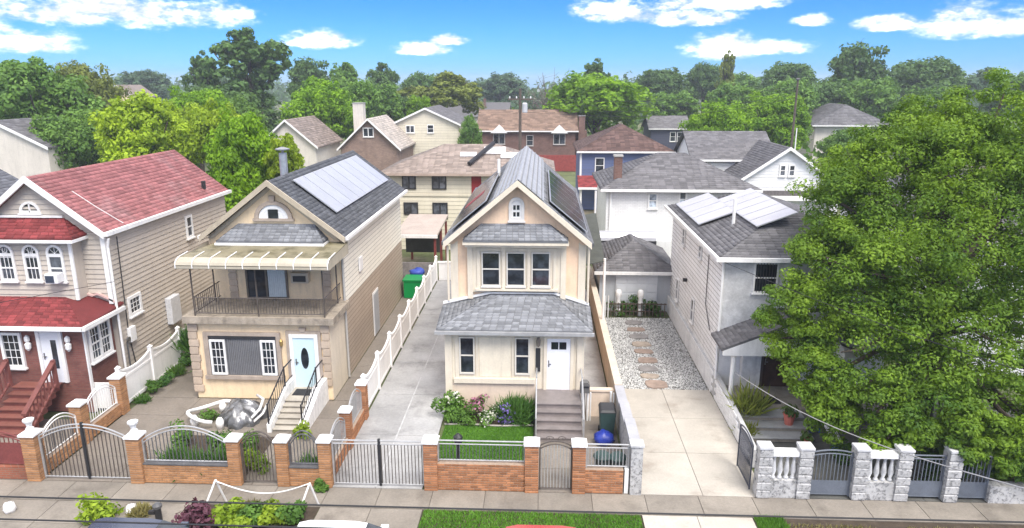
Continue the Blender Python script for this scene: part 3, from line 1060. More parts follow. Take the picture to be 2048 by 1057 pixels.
# door
white_door = M('white_door', (0.80, 0.80, 0.82), 0.4, 0.03)
d = door(C, FC, 0.27, 1.12, 0.9, 2.90, white_door, trim_cream, 0.12, 0.0, (0.42, 0.97, 2.48, 2.76), glass_dark,
         [(0.36, 0.64, 1.05, 1.6), (0.74, 1.02, 1.05, 1.6), (0.36, 0.64, 1.7, 2.3), (0.74, 1.02, 1.7, 2.3)])
MB().box(0.68, 0.71, 0.055, 0.07, 2.48, 2.76, FC).build('glazing_bar', white_door, d)
ns = MB()
ns.box(-0.14, 0.03, 0.003, 0.05, 1.60, 2.50, FC)  # narrow black panel left of the front door
ns.build('narrow_panel', black_frame, C)
lamp = MB()
lamp.box(-0.10, 0.0, 0.004, 0.06, 2.62, 2.92, FC).lathe(-0.05, 23.87, [(0.03, 2.60), (0.07, 2.66), (0.08, 2.86), (0.03, 2.95)], 8)
lamp.build('porch_lamp', M('lamp_bronze', (0.16, 0.14, 0.12), 0.5, 0.2), C)
MB().box(-1.7, -1.6, 0.003, 0.06, 3.06, 3.14, FC).build('porch_spotlight', white_paint, C)
# porch hip roof
ze, zt = 3.28, 4.06
pp = [[(-3.74, 23.66, ze), (1.90, 23.66, ze), (0.50, 25.59, zt), (-1.85, 25.59, zt)],
      [(-3.74, 25.59, 3.60), (-3.74, 23.66, ze), (-1.85, 25.59, zt)],
      [(1.90, 23.66, ze), (1.90, 25.59, 3.60), (0.50, 25.59, zt)]]
roof(C, pp, shingle_grey, 0.10, 0.15, 0.26, name='porch_roof')
MB().wbox(-3.70, 1.86, 23.70, 23.99, 3.08, 3.19).build('soffit', trim_cream, C)
MB().wbox(-3.78, 1.94, 23.55, 23.65, 3.13, 3.25).build('gutter', silver_paint, C)
fl = MB()
for (p0, p1) in (((-3.72, 3.66), (-1.85, 4.10)), ((-1.85, 4.10), (0.50, 4.10)), ((0.50, 4.10), (1.86, 3.66))):
    fl.prism([(p0[0], p0[1]), (p1[0], p1[1]), (p1[0], p1[1] + 0.09), (p0[0], p0[1] + 0.09)], 0.003, 0.10, FU)
fl.build('flashing', white_paint, C)
for (x, y0) in ((-3.5, 25.5), (1.8, 25.5)):
    MB().tube([(x, y0, 5.95), (x, y0, 3.8)], 0.045, 6).build('downpipe', trim_cream, C)

# the entrance steps
S = thing('entrance_steps', 'brown stone front steps leading up to the white door', 'steps', (0.68, 22.4, 0))
for k in range(5):
    y0 = 21.65 + 0.28 * k
    MB().wbox(-0.06, 1.46, y0, 23.98, 0.18 * k, 0.18 * (k + 1) - 0.035).build('riser', step_stone, S)
    MB().wbox(-0.09, 1.49, y0 - 0.04, 23.975, 0.18 * (k + 1) - 0.034, 0.18 * (k + 1)).build('tread', M('tread_stone', (0.20, 0.175, 0.168), 0.6, 0.15, 3.0), S)


def stair_rail(label, x, y0, z0, y1, z1, mat, h=0.85, n=8, yland=None):
    t = thing('stair_railing', label, 'railing', (x, y0, z0))
    MB().tube([(x, y0, z0), (x, y0, z0 + h + 0.05)], 0.03, 6).build('post', mat, t)
    MB().tube([(x, y1, z1), (x, y1, z1 + h + 0.05)], 0.03, 6).build('post', mat, t)
    pts = [(x, y0, z0 + h), (x, y1, z1 + h)]
    pl_ = [(x, y0, z0 + 0.12), (x, y1, z1 + 0.12)]
    if yland:
        pts.append((x, yland, z1 + h))
        pl_.append((x, yland, z1 + 0.12))
    MB().tube(pts, 0.028, 6).build('top_rail', mat, t)
    MB().tube(pl_, 0.018, 6).build('bottom_rail', mat, t)
    for k in range(1, n):
        f = k / n
        y, z = y0 + (y1 - y0) * f, z0 + (z1 - z0) * f
        piece('bar', mat, t, x - 0.008, x + 0.008, -y - 0.008, -y + 0.008, z + 0.12, z + h)
    return t


stair_rail('silver stair railing on the lawn side of the brown steps', -0.10, 21.62, 0.0, 23.05, 0.9, silver_paint, yland=23.9)
stair_rail('silver stair railing between the brown steps and the bins', 1.52, 21.62, 0.0, 23.05, 0.9, silver_paint, yland=23.9)
mb_ = thing('mailbox', 'dark grey mailbox on a post beside the white front door', 'mailbox', (1.62, 23.3, 0))
MB().tube([(1.62, 23.3, 0.0), (1.62, 23.3, 1.15)], 0.03, 6).build('post', silver_paint, mb_)
bx = MB().wbox(1.46, 1.80, 23.12, 23.42, 1.15, 1.45).prism([(1.46, 1.45), (1.80, 1.45), (1.72, 1.55), (1.54, 1.55)], -23.42, -23.12)
bx = bx.build('box', M('mailbox_grey', (0.13, 0.125, 0.12), 0.5, 0.15), mb_)
MB().wbox(1.50, 1.76, 23.10, 23.118, 1.36, 1.42).build('flap', black_iron, bx)

# ================================================================== HOUSE B: tan stucco house with awning and balcony
stucco_tan = M('stucco_tan', (0.78, 0.61, 0.40), 0.85, 0.07, 1.0, bump=0.15, bscale=90, streak=0.15)
stucco_sand = M('stucco_sand', (0.66, 0.58, 0.46), 0.85, 0.07, 1.0, bump=0.15, bscale=90, streak=0.12)
stone_tan = M('stone_tan', (0.45, 0.36, 0.275), 0.85, 0.12, 2.0, bump=0.3, objvar=0.12, streak=0.1)
stone_trim = M('stone_trim', (0.37, 0.305, 0.25), 0.85, 0.15, 2.5, streak=0.15)
slab_stain = M('slab_stain', (0.33, 0.28, 0.22), 0.85, 0.2, 2.0, streak=0.35, c2=(0.2, 0.17, 0.14), c2scale=2.5)
siding_cream = M('siding_cream', (0.80, 0.765, 0.67), 0.6, 0.04, 1.0, objvar=0.03, streak=0.08)
siding_tan = M('siding_tan', (0.39, 0.315, 0.245), 0.6, 0.05, 1.0, objvar=0.05, streak=0.1)
siding_beige = M('siding_beige', (0.48, 0.425, 0.36), 0.6, 0.05, 1.0, objvar=0.04, streak=0.1)
siding_grey = M('siding_grey', (0.78, 0.78, 0.78), 0.6, 0.06, 1.2, objvar=0.05, streak=0.18)
awn_top = M('awning_top', (0.22, 0.195, 0.125), 0.6, 0.2, 1.5, streak=0.15, c2=(0.09, 0.08, 0.04), c2scale=1.6, c2lo=.45, c2hi=.7)
awn_front = M('awning_front', (0.40, 0.36, 0.28), 0.6, 0.1, 2.0, streak=0.1)
ac_beige = M('ac_beige', (0.50, 0.43, 0.33), 0.6, 0.1)
ac_white = M('ac_white', (0.72, 0.72, 0.71), 0.5, 0.06)
blind_grey = M('blind_grey', (0.11, 0.11, 0.115), 0.6, 0.12, 4.0)

Bh = thing('balcony_house', 'tan stucco house with curved awning, iron balcony and pale blue door', 'house', (-10.6, 26.6, 0))
FB, FBU, FBS = Fr(0, 24.6), Fr(0, 26.7), Fr(-7.95, 0, 90)
MB().wbox(-13.27, -7.95, 24.6, 26.72, 0, 3.12).build('front_wall', stucco_tan, Bh)
MB().box(24.62, 26.7, 0.002, 0.02, 0.0, 3.1, FBS).build('side_render', stucco_sand, Bh)
MB().prism([(-13.2, 0), (-7.97, 0), (-7.97, 6.0), (-10.52, 8.08), (-13.2, 6.0)], 0, -12.0, FBU).build('wall', stucco_tan, Bh)
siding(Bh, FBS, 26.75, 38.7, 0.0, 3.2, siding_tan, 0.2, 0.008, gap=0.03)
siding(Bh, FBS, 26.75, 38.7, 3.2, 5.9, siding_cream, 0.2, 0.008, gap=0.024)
roof(Bh, gable_y_planes(-13.38, -7.64, 26.35, 38.95, 6.04, 8.24, -10.52), shingle_dark, 0.12)
rk = MB()
for xe in (-13.40, -7.62):
    rk.prism([(xe, 6.06), (xe, 5.84), (-10.52, 8.04), (-10.52, 8.28)], 0.36, 0.44, FBU)
rk.build('rake_board', M('rake_tan', (0.42, 0.36, 0.27), 0.7, 0.1, 2.0, streak=0.15), Bh)
rk = MB()
for xe in (-13.24, -7.94):
    s = 1 if xe < -10 else -1
    rk.prism([(xe, 5.90), (xe + s * 0.22, 5.90), (-10.52, 7.88), (-10.52, 8.05)], 0.003, 0.08, FBU)
rk.build('frieze_board', M('frieze_tan', (0.47, 0.40, 0.30), 0.7, 0.1, 2.0, streak=0.15), Bh)
MB().wbox(-7.63, -7.51, 26.4, 38.9, 5.92, 6.05).build('gutter', white_paint, Bh)
MB().wbox(-13.51, -13.39, 26.4, 38.9, 5.92, 6.05).build('gutter', white_paint, Bh)
MB().tube([(-7.86, 26.6, 5.75), (-7.86, 26.6, 0.1)], 0.05, 6).build('downpipe', M('pipe_grey', (0.4, 0.39, 0.37), 0.5, 0.1), Bh)
sl = 2.2 / 2.88
solar(Bh, (-8.42, 27.95, 8.24 - 2.10 * sl), (0, 9.9, 0), (-1.75, 0, 1.75 * sl), 8, 1, 0.14)
ch = MB().lathe(-10.95, 29.4, [(0.17, 7.75), (0.17, 9.0)], 10)
ch = ch.build('flue', M('flue_metal', (0.38, 0.40, 0.43), 0.4, 0.15, 4.0, metal=0.5), Bh, smooth=False)
MB().lathe(-10.95, 29.4, [(0.05, 9.0), (0.06, 9.12), (0.30, 9.14), (0.30, 9.18), (0.05, 9.26)], 12).build('flue_cap', steel, ch)
# half round attic window
um = -10.5
su = MB()
for i in range(12):
    t0, t1 = math.pi * i / 12, math.pi * (i + 1) / 12
    f = lambda r, t: (um + r * math.cos(t), 6.72 + r * 0.92 * math.sin(t))
    su.prism([f(0.76, t0), f(0.76, t1), f(0.60, t1), f(0.60, t0)], 0.003, 0.10, FBU)
su.box(um - 0.82, um + 0.82, 0.003, 0.12, 6.62, 6.715, FBU)
su.prism([(um - 0.09, 7.40), (um + 0.09, 7.40), (um + 0.12, 7.62), (um - 0.12, 7.62)], 0.003, 0.13, FBU)
su.build('attic_surround', stone_trim, Bh)
aw = MB().prism([f(0.59, math.pi * i / 14) for i in range(15)], 0.003, 0.05, FBU).build('attic_window', M('attic_white', (0.74, 0.74, 0.73), 0.5, 0.05), Bh)
MB().box(um - 0.20, um + 0.20, 0.052, 0.075, 6.73, 7.08, FBU).build('pane', glass_dark, aw)
tt = MB()
for r in (0.34, 0.46):
    for i in range(10):
        t0, t1 = math.pi * i / 10, math.pi * (i + 1) / 10
        tt.prism([f(r, t0), f(r, t1), f(r - .03, t1), f(r - .03, t0)], 0.05, 0.062, FBU)
tt.build('glazing_bar', white_paint, aw)
# pent roof behind the awning
pr = [[(-12.62, 26.05, 5.92), (-8.40, 26.05, 5.92), (-8.90, 26.7, 6.50), (-11.95, 26.7, 6.50)], [(-12.62, 26.7, 5.92), (-12.62, 26.05, 5.92), (-11.95, 26.7, 6.50)], [(-8.40, 26.05, 5.92), (-8.40, 26.7, 5.92), (-8.90, 26.7, 6.50)]]
roof(Bh, pr, shingle_grey, 0.06, 0.13, 0.22, name='pent_roof')
MB().wbox(-12.66, -8.36, 25.98, 26.69, 5.72, 5.855).build('fascia', white_paint, Bh)
# curved metal awning
prof = [(24.0, 5.36), (24.0, 5.48), (24.05, 5.58), (24.15, 5.66), (24.32, 5.71), (26.68, 5.80)]
awg = MB()
ax0, ax1 = -13.25, -7.62
for mat_, rng_, nm in ((awn_front, range(0, 4), 'awning_valance'), (awn_top, range(4, 5), 'awning_top')):
    m_ = MB()
    for i in rng_:
        (y0, z0), (y1, z1) = prof[i], prof[i + 1]
        xb0 = ax0 + (0.5 if i == 4 else 0)
        m_.add([(ax0, y0, z0), (ax1, y0, z0), (ax1, y1, z1), (xb0, y1, z1), (ax0, y0 + .02, z0 - .02), (ax1, y0 + .02, z0 - .02), (ax1, y1, z1 - .025), (xb0, y1, z1 - .025)],
               [(0, 1, 2, 3), (4, 7, 6, 5), (0, 4, 5, 1), (1, 5, 6, 2), (3, 2, 6, 7), (0, 3, 7, 4)])
    m_.build(nm, mat_, Bh)
for k in range(10):
    x = ax0 + 0.02 + (ax1 - ax0 - 0.04) * k / 9
    MB().tube([(x, y - (0.02 if i < 5 else 0), z + 0.015) for i, (y, z) in enumerate(prof[:5])] + ([(x, 25.0, 5.76)]), 0.022, 5).build('awning_rib', white_paint, Bh)
for xs in (ax0 + 0.01, ax1 - 0.01):
    pts = [(y, z) for (y, z) in prof]
    m_ = MB()
    n = len(pts)
    low = [(24.0, 5.34), (26.68, 5.34)]
    vs = [(xs, y, z - 0.03) for y, z in pts] + [(xs, 26.68, 5.34)]
    m_.add(vs + [(q[0] + 0.02, q[1], q[2]) for q in vs], [tuple(range(n + 1)), tuple(range(n + 1, 2 * n + 2))[::-1]])
    m_.build('awning_end', awn_front, Bh)
# balcony
MB().wbox(-13.42, -7.68, 24.34, 26.69, 3.13, 3.40).build('balcony_slab', slab_stain, Bh)
rl = MB()
for (p, q) in (((-12.95, 24.46), (-8.02, 24.46)), ((-12.95, 24.46), (-12.95, 26.65)), ((-8.02, 24.46), (-8.02, 26.65))):
    for z in (3.52, 4.12):
        rl.tube([(p[0], p[1], z), (q[0], q[1], z)], 0.02, 5)
rl = rl.build('balcony_rail', bronze_iron, Bh)
for k in range(44):
    x = -12.95 + 4.93 * (k + 0.5) / 44
    piece('baluster', bronze_iron, rl, x - 0.009, x + 0.009, -24.469, -24.451, 3.5, 4.12)
for k in range(14):
    y = 24.5 + 2.1 * (k + 0.5) / 14
    piece('baluster', bronze_iron, rl, -8.029, -8.011, -y - 0.009, -y + 0.009, 3.5, 4.12)
    piece('baluster', bronze_iron, rl, -12.959, -12.941, -y - 0.009, -y + 0.009, 3.5, 4.12)
for x, y in ((-12.95, 24.46), (-10.52, 24.46), (-8.02, 24.46), (-8.02, 26.2), (-12.95, 26.2)):
    MB().tube([(x, y, 3.4), (x, y, 5.62)], 0.028, 6).build('awning_post', bronze_iron, Bh)
# balcony wall: sliding door, air conditioner, quoins
w = window(Bh, FBU, -11.85, -10.15, 3.42, 5.35, M('bronze_trim', (0.15, 0.125, 0.10), 0.5, 0.1), glass_dark, 0.07, 0.0, 0.08, False, sill=False, mullions=(-11.02,), name='sliding_door')
MB().box(-10.95, -10.24, 0.022, 0.05, 3.5, 5.26, FBU).build('curtain', drape, w)
pc = MB()
for k in range(9):
    u = -10.93 + 0.08 * k
    pc.box(u, u + 0.03, 0.05, 0.065, 3.5, 5.26, FBU)
pc.build('curtain_fold', M('drape_fold', (0.62, 0.66, 0.66), 0.9, 0.1), w)
acu = MB().box(-9.92, -9.22, 0.003, 0.32, 4.15, 4.58, FBU).build('air_conditioner', ac_beige, Bh, bevel=0.03)
MB().box(-9.83, -9.31, 0.32, 0.335, 4.22, 4.46, FBU).build('grille', black_frame, acu)
for k in range(7):
    for (u0, u1) in ((-12.55, -12.22), (-8.75, -8.40)):
        piece('quoin_block', stone_tan, Bh, u0, u1, 0.003, 0.05, 3.42 + 0.27 * k, 3.42 + 0.27 * k + 0.25, FBU, 'brick')
# ground floor: quoins
for k in range(9):
    z = 0.28 + 0.31 * k
    e = 0.05 if k % 2 else 0.0
    piece('quoin_block', stone_tan, Bh, -13.36, -12.98 - e, 0.003, 0.08, z, z + 0.285, FB, 'brick')
    if z > 0.5:
        piece('quoin_block', stone_tan, Bh, -8.26 + e, -7.93, 0.003, 0.07, z, z + 0.285, FB, 'brick')
# big window: stone surround, blind, two casements
su = MB()
su.box(-12.78, -12.60, 0.003, 0.10, 0.98, 2.74, FB).box(-9.98, -9.82, 0.003, 0.10, 0.98, 2.74, FB).box(-12.60, -9.98, 0.003, 0.099, 2.60, 2.74, FB).box(-12.84, -9.76, 0.003, 0.14, 0.84, 0.98, FB)
su.build('window_surround', stone_trim, Bh)
bl = MB().box(-12.60, -9.98, 0.003, 0.03, 0.98, 2.60, FB).build('window_blind', blind_grey, Bh)
for k in range(18):
    u = -11.88 + 1.2 * k / 17
    piece('slat', M('slat_grey', (0.16, 0.16, 0.165), 0.6, 0.1), bl, u, u + 0.05, 0.031, 0.05, 1.0, 2.46, FB)
MB().box(-12.58, -10.0, 0.031, 0.09, 2.47, 2.595, FB).build('blind_box', black_frame, bl)
for (a, c) in ((-12.56, -11.96), (-10.60, -10.02)):
    window(Bh, FB, a, c, 1.02, 2.44, white_paint, glass_dark, 0.075, 0.05, 0.07, False, (3, 4), False)
# door
blue_door = M('blue_door', (0.53, 0.68, 0.73), 0.45, 0.05)
d = door(Bh, FB, -9.33, -8.52, 0.56, 2.56, blue_door, white_paint, 0.14, 0.02, (-9.07, -8.77, 1.30, 2.16), glass_dark, [], oval=True)
su = MB().box(-9.60, -9.475, 0.003, 0.07, 0.5, 2.82, FB).box(-8.375, -8.27, 0.003, 0.07, 0.5, 2.82, FB).box(-9.475, -8.375, 0.003, 0.069, 2.705, 2.82, FB).prism([(-9.02, 2.80), (-8.86, 2.80), (-8.80, 2.95), (-9.08, 2.95)], 0.003, 0.1, FB)
su.build('door_surround', stone_trim, Bh)
lm = MB().lathe(-9.78, 24.50, [(0.02, 2.2), (0.06, 2.26), (0.07, 2.42), (0.02, 2.5)], 8)
lm.build('wall_lamp', M('brass', (0.35, 0.24, 0.09), 0.4, 0.2, metal=0.6), Bh)
# grey side door on the alley
sd_ = MB().box(31.4, 32.3, 0.028, 0.08, 0.15, 2.15, FBS).build('side_door', M('side_grey', (0.36, 0.37, 0.39), 0.5, 0.08), Bh)
MB().box(31.3, 32.4, 0.027, 0.06, 0.12, 2.25, FBS).build('door_frame', white_paint, sd_)
MB().box(29.2, 29.7, 0.027, 0.10, 3.9, 4.5, FBS).build('side_vent', white_paint, Bh)

# steps up to the blue door
st = thing('concrete_steps', 'worn concrete steps with white stucco cheek walls before the blue door', 'steps', (-8.9, 23.2, 0))
conc_old = M('conc_old', (0.30, 0.275, 0.235), 0.85, 0.2, 2.0, bump=0.3, streak=0.2)
for k in range(6):
    z = 0.093 * k
    y0 = 22.0 + 0.27 * k
    MB().wbox(-9.35, -8.42, y0, 24.58, z if k else 0.0, 0.093 * (k + 1) - 0.02).build('riser', conc_old, st)
    MB().wbox(-9.36, -8.41, y0 - 0.03, 24.575, 0.093 * (k + 1) - 0.0195, 0.093 * (k + 1)).build('tread', M('tread_pale', (0.40, 0.365, 0.31), 0.8, 0.15, 2.0), st)
MB().wbox(-9.25, -8.5, 23.75, 24.3, 0.56, 0.575).build('doormat', M('mat_black', (0.03, 0.03, 0.032), 0.95, 0.2, 8.0), st)
fx = Fr(0, 0, 90)
for (xa, xb) in ((-9.52, -9.37), (-8.40, -8.12)):
    pts = [(21.9, 0.0), (24.58, 0.0), (24.58, 0.95), (23.7, 0.95), (21.9, 0.30)]
    MB().prism(pts, xa, xb, fx).build('cheek_wall', white_stone, st)
stair_rail('black stair railing left of the concrete steps before the blue door', -9.45, 21.95, 0.28, 23.7, 0.93, black_iron, 0.75, 9, 24.5)
stair_rail('black stair railing right of the concrete steps before the blue door', -8.26, 21.95, 0.28, 23.7, 0.93, black_iron, 0.75, 9, 24.5)

# ================================================================== HOUSE A: beige siding, red roofs
Ah = thing('red_roof_house', 'beige sided house with red shingle roofs and brick porch at left', 'house', (-19.0, 25.0, 0))
FA, FAB, FAP, FAS = Fr(0, 25.0), Fr(0, 24.4), Fr(0, 23.2), Fr(-16.35, 0, 90)
brick_red = brickwork('brick_red', (0.215, 0.08, 0.062), (0.165, 0.055, 0.045), (0.15, 0.085, 0.07))
MB().prism([(-21.35, 0), (-16.37, 0), (-16.37, 6.45), (-18.86, 8.4), (-21.35, 6.45)], 0, -10.2, FA).build('wall', siding_beige, Ah)
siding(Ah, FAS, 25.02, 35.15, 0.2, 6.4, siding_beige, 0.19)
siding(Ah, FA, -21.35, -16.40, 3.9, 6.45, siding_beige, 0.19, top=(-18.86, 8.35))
roof(Ah, gable_y_planes(-21.50, -16.22, 24.75, 35.5, 6.48, 8.55, -18.86), shingle_red, 0.12, 0.18, 0.36)
rk = MB()
for xe in (-21.52, -16.20):
    rk.prism([(xe, 6.51), (xe, 6.28), (-18.86, 8.34), (-18.86, 8.59)], 0.25, 0.34, FA)
rk.build('rake_board', white_paint, Ah)
MB().wbox(-16.21, -16.07, 24.75, 35.5, 6.35, 6.50).build('gutter', white_paint, Ah)
MB().wbox(-16.46, -16.30, 24.86, 24.995, 3.7, 6.3).build('corner_board', white_paint, Ah)
MB().tube([(-16.12, 24.85, 6.25), (-16.22, 24.9, 5.9), (-16.22, 24.9, 0.2)], 0.05, 6).build('downpipe', white_paint, Ah)
MB().tube([(-16.20, 25.5, 6.2), (-16.28, 25.5, 2.2), (-16.28, 25.7, 0.9)], 0.022, 5).build('service_cable', black_iron, Ah)
MB().tube([(-17.95, 25.9, 7.87), (-17.15, 26.0, 7.24), (-16.3, 26.2, 6.58)], 0.014, 5).build('roof_cable', white_paint, Ah)
MB().wbox(-16.7, -16.55, 33.6, 33.75, 6.8, 7.2).build('vent_pipe', black_iron, Ah)
# arched attic window
aw = window(Ah, FA, -19.42, -18.62, 7.18, 7.62, white_paint, glass_dark, 0.09, 0.0, 0.08, False, arch=True)
MB().box(-19.04, -19.0, 0.025, 0.08, 7.2, 7.55, FA).build('muntin', white_paint, aw)
# bay with three arched windows
MB().wbox(-20.9, -17.28, 24.4, 24.99, 4.0, 6.36).build('bay_wall', siding_beige, Ah)
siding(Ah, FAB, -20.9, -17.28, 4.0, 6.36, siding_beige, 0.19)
bayp = [[(-21.1, 24.1, 6.40), (-17.0, 24.1, 6.40), (-17.8, 25.0, 7.02), (-20.4, 25.0, 7.02)], [(-17.0, 24.1, 6.40), (-17.0, 25.0, 6.40), (-17.8, 25.0, 7.02)], [(-21.1, 25.0, 6.40), (-21.1, 24.1, 6.40), (-20.4, 25.0, 7.02)]]
roof(Ah, bayp, shingle_deepred, 0.05, 0.15, 0.3, name='bay_roof')
MB().wbox(-21.14, -16.96, 24.03, 24.99, 6.24, 6.345).build('bay_fascia', white_paint, Ah)
MB().prism([(-20.4, 7.02), (-17.78, 7.02), (-17.78, 7.10), (-20.4, 7.10)], 0.03, 0.12, FA).build('flashing', white_paint, Ah)
MB().wbox(-17.36, -17.24, 24.33, 24.40, 4.0, 6.24).build('bay_corner_board', white_paint, Ah)
for (a, c, ac) in ((-20.10, -19.48, 0), (-19.13, -18.51, 0), (-18.22, -17.60, 1)):
    w = window(Ah, FAB, a, c, 4.72, 6.12, white_paint, glass_dark if not ac else glass_soft, 0.085, 0.022, 0.07, False, (3, 3) if not ac else None, True, True)
    MB().box(a + 0.08, c - 0.08, 0.045, 0.085, 5.66, 5.78, FAB).build('transom', white_paint, w)
    MB().box(a + 0.08, c - 0.08, 0.045, 0.085, 5.20, 5.25, FAB).build('sash_rail', white_paint, w)
    MB().box(a + 0.09, c - 0.09, 0.043, 0.047, 4.82, 5.19, FAB).build('insect_screen', glass_soft, w)
    fan = MB()
    for k in (1, 2, 3):
        t0 = math.pi * k / 4
        um = (a + c) / 2
        fan.tube([FAB.p(um, 0.05, 5.78), FAB.p(um + 0.22 * math.cos(t0), 0.05, 5.78 + 0.22 * math.sin(t0))], 0.01, 4)
    fan.build('fan_muntin', white_paint, w)
acu = MB().box(-18.16, -17.68, 0.09, 0.46, 4.74, 5.10, FAB).build('air_conditioner', ac_white, Ah, bevel=0.02)
MB().box(-18.12, -17.80, 0.46, 0.475, 4.78, 5.04, FAB).build('grille', M('grille_blue', (0.04, 0.05, 0.075), 0.5, 0.1), acu)
# brick porch
MB().wbox(-21.6, -16.55, 23.2, 24.99, 0, 3.42).build('porch_wall', brick_red, Ah)
zt = 4.35
pp = [[(-21.9, 22.85, 3.46), (-16.25, 22.85, 3.46), (-18.4, 25.0, zt), (-20.2, 25.0, zt)], [(-16.25, 22.85, 3.46), (-16.20, 25.35, 3.62), (-17.1, 25.0, 3.95), (-18.4, 25.0, zt)], [(-21.9, 25.0, 3.5), (-21.9, 22.85, 3.46), (-20.2, 25.0, zt)]]
roof(Ah, pp[:1] + pp[2:], shingle_deepred, 0.08, 0.15, 0.3, name='porch_roof')
MB().slab(pp[1], 0.08).build('porch_roof_hip', shingle_deepred, Ah)
MB().wbox(-21.9, -16.22, 22.76, 22.86, 3.33, 3.47).wbox(-16.24, -16.12, 22.76, 25.3, 3.34, 3.485).build('porch_gutter', white_paint, Ah)
fl = MB()
for (p0, p1) in (((-20.2, 4.35), (-18.4, 4.35)), ((-18.4, 4.35), (-17.1, 3.97)), ((-17.1, 3.97), (-16.9, 4.05)), ((-16.9, 4.05), (-16.2, 3.72))):
    fl.prism([(p0[0], p0[1]), (p1[0], p1[1]), (p1[0], p1[1] + 0.08), (p0[0], p0[1] + 0.08)], 0.03, 0.14, FA)
fl.build('flashing', M('flash_pink', (0.55, 0.38, 0.34), 0.6, 0.15, 3.0), Ah)
FPS = Fr(-16.55, 0, 90)
window(Ah, FPS, 23.42, 24.72, 1.85, 3.22, white_paint, glass_dark, 0.1, 0.0, 0.09, True, (3, 4), True, mullions=(24.07,))
MB().box(23.2, 23.32, 0.003, 0.06, 0, 3.3, FPS).build('porch_corner', white_paint, Ah)
door(Ah, FAP, -18.12, -17.42, 1.2, 3.14, M('white_storm', (0.70, 0.71, 0.73), 0.4, 0.04), white_paint, 0.13, 0.0, (-17.75, -17.55, 1.75, 2.85), glass_dark)
window(Ah, FAP, -19.62, -18.82, 1.75, 3.12, white_paint, glass_dark, 0.1, 0.0, 0.09, False, (3, 4), True)
for u in (-18.55, -17.05):
    MB().lathe(u, 23.08, [(0.03, 2.45), (0.10, 2.55), (0.11, 2.72), (0.05, 2.78), (0.09, 2.84), (0.09, 2.98), (0.02, 3.05)], 8).build('porch_lamp', white_paint, Ah)
# side wall fittings
window(Ah, FAS, 25.75, 26.65, 2.85, 3.65, white_paint, glass_soft, 0.12, 0.022, 0.07, False, (3, 3), True)
window(Ah, FAS, 30.9, 31.5, 4.9, 5.95, white_paint, glass_dark, 0.1, 0.022, 0.07, True, None, True)
mt = MB().box(25.45, 25.85, 0.03, 0.18, 1.9, 2.5, FAS).build('meter_box', white_paint, Ah, bevel=0.02)
MB().tube([FAS.p(25.3, 0.12, 2.1), FAS.p(25.3, 0.2, 2.1)], 0.1, 10).build('meter', steel, mt)
MB().tube([FAS.p(25.3, 0.08, 2.0), FAS.p(25.3, 0.08, 0.9), FAS.p(25.7, 0.1, 0.4)], 0.03, 6).build('conduit', grey_iron, mt)
MB().box(28.4, 29.2, 0.03, 0.3, 1.6, 2.8, FAS).build('meter_cabinet', M('cab_grey', (0.55, 0.55, 0.56), 0.5, 0.1, 3.0), Ah, bevel=0.03)

# red wooden porch steps
wood_red = M('wood_red', (0.18, 0.062, 0.052), 0.7, 0.15, 3.0, objvar=0.08)
wood_tread = M('wood_tread', (0.19, 0.072, 0.056), 0.7, 0.15, 3.0, objvar=0.08)
st = thing('porch_steps', 'red painted wooden porch steps with balustered handrails', 'steps', (-18.4, 22.2, 0))
for k in range(7):
    z1 = 1.19 * (k + 1) / 7
    y0 = 21.15 + 0.26 * k
    piece('riser', wood_red, st, -19.15, -17.55, -(y0 + 0.26), -(y0 + 0.02), 0.0 if k == 0 else z1 - 0.20, z1 - 0.042)
    piece('tread', wood_tread, st, -19.15, -17.55, -(y0 + (0.29 if k < 6 else 0.48)), -(y0 - 0.02), z1 - 0.04, z1)
for x in (-19.22, -17.48):
    for (y, z) in ((21.1, 0.0), (22.75, 1.19)):
        piece('newel_post', wood_red, st, x - 0.06, x + 0.06, -y - 0.06, -y + 0.06, z, z + 1.05)
    MB().add([(x + a, y, z) for y, z in ((21.0, 0.92), (22.75, 2.12)) for a in (-0.09, 0.09)] + [(x + a, y, z + 0.09) for y, z in ((21.0, 0.92), (22.75, 2.12)) for a in (-0.09, 0.09)],
             [(0, 1, 3, 2), (4, 6, 7, 5), (0, 4, 5, 1), (2, 3, 7, 6), (0, 2, 6, 4), (1, 5, 7, 3)]).build('handrail', wood_red, st)
    MB().add([(x + a, y, z) for y, z in ((21.0, 0.12), (22.75, 1.32)) for a in (-0.04, 0.04)] + [(x + a, y, z + 0.07) for y, z in ((21.0, 0.12), (22.75, 1.32)) for a in (-0.04, 0.04)],
             [(0, 1, 3, 2), (4, 6, 7, 5), (0, 4, 5, 1), (2, 3, 7, 6), (0, 2, 6, 4), (1, 5, 7, 3)]).build('lower_rail', wood_red, st)
    for k in range(1, 8):
        y = 21.1 + 1.65 * k / 8
        z = 1.19 * k / 8
        MB().lathe(x, y, [(0.03, z + 0.12), (0.03, z + 0.3), (0.045, z + 0.5), (0.022, z + 0.75), (0.03, z + 0.95)], 6).build('baluster', wood_red, st)

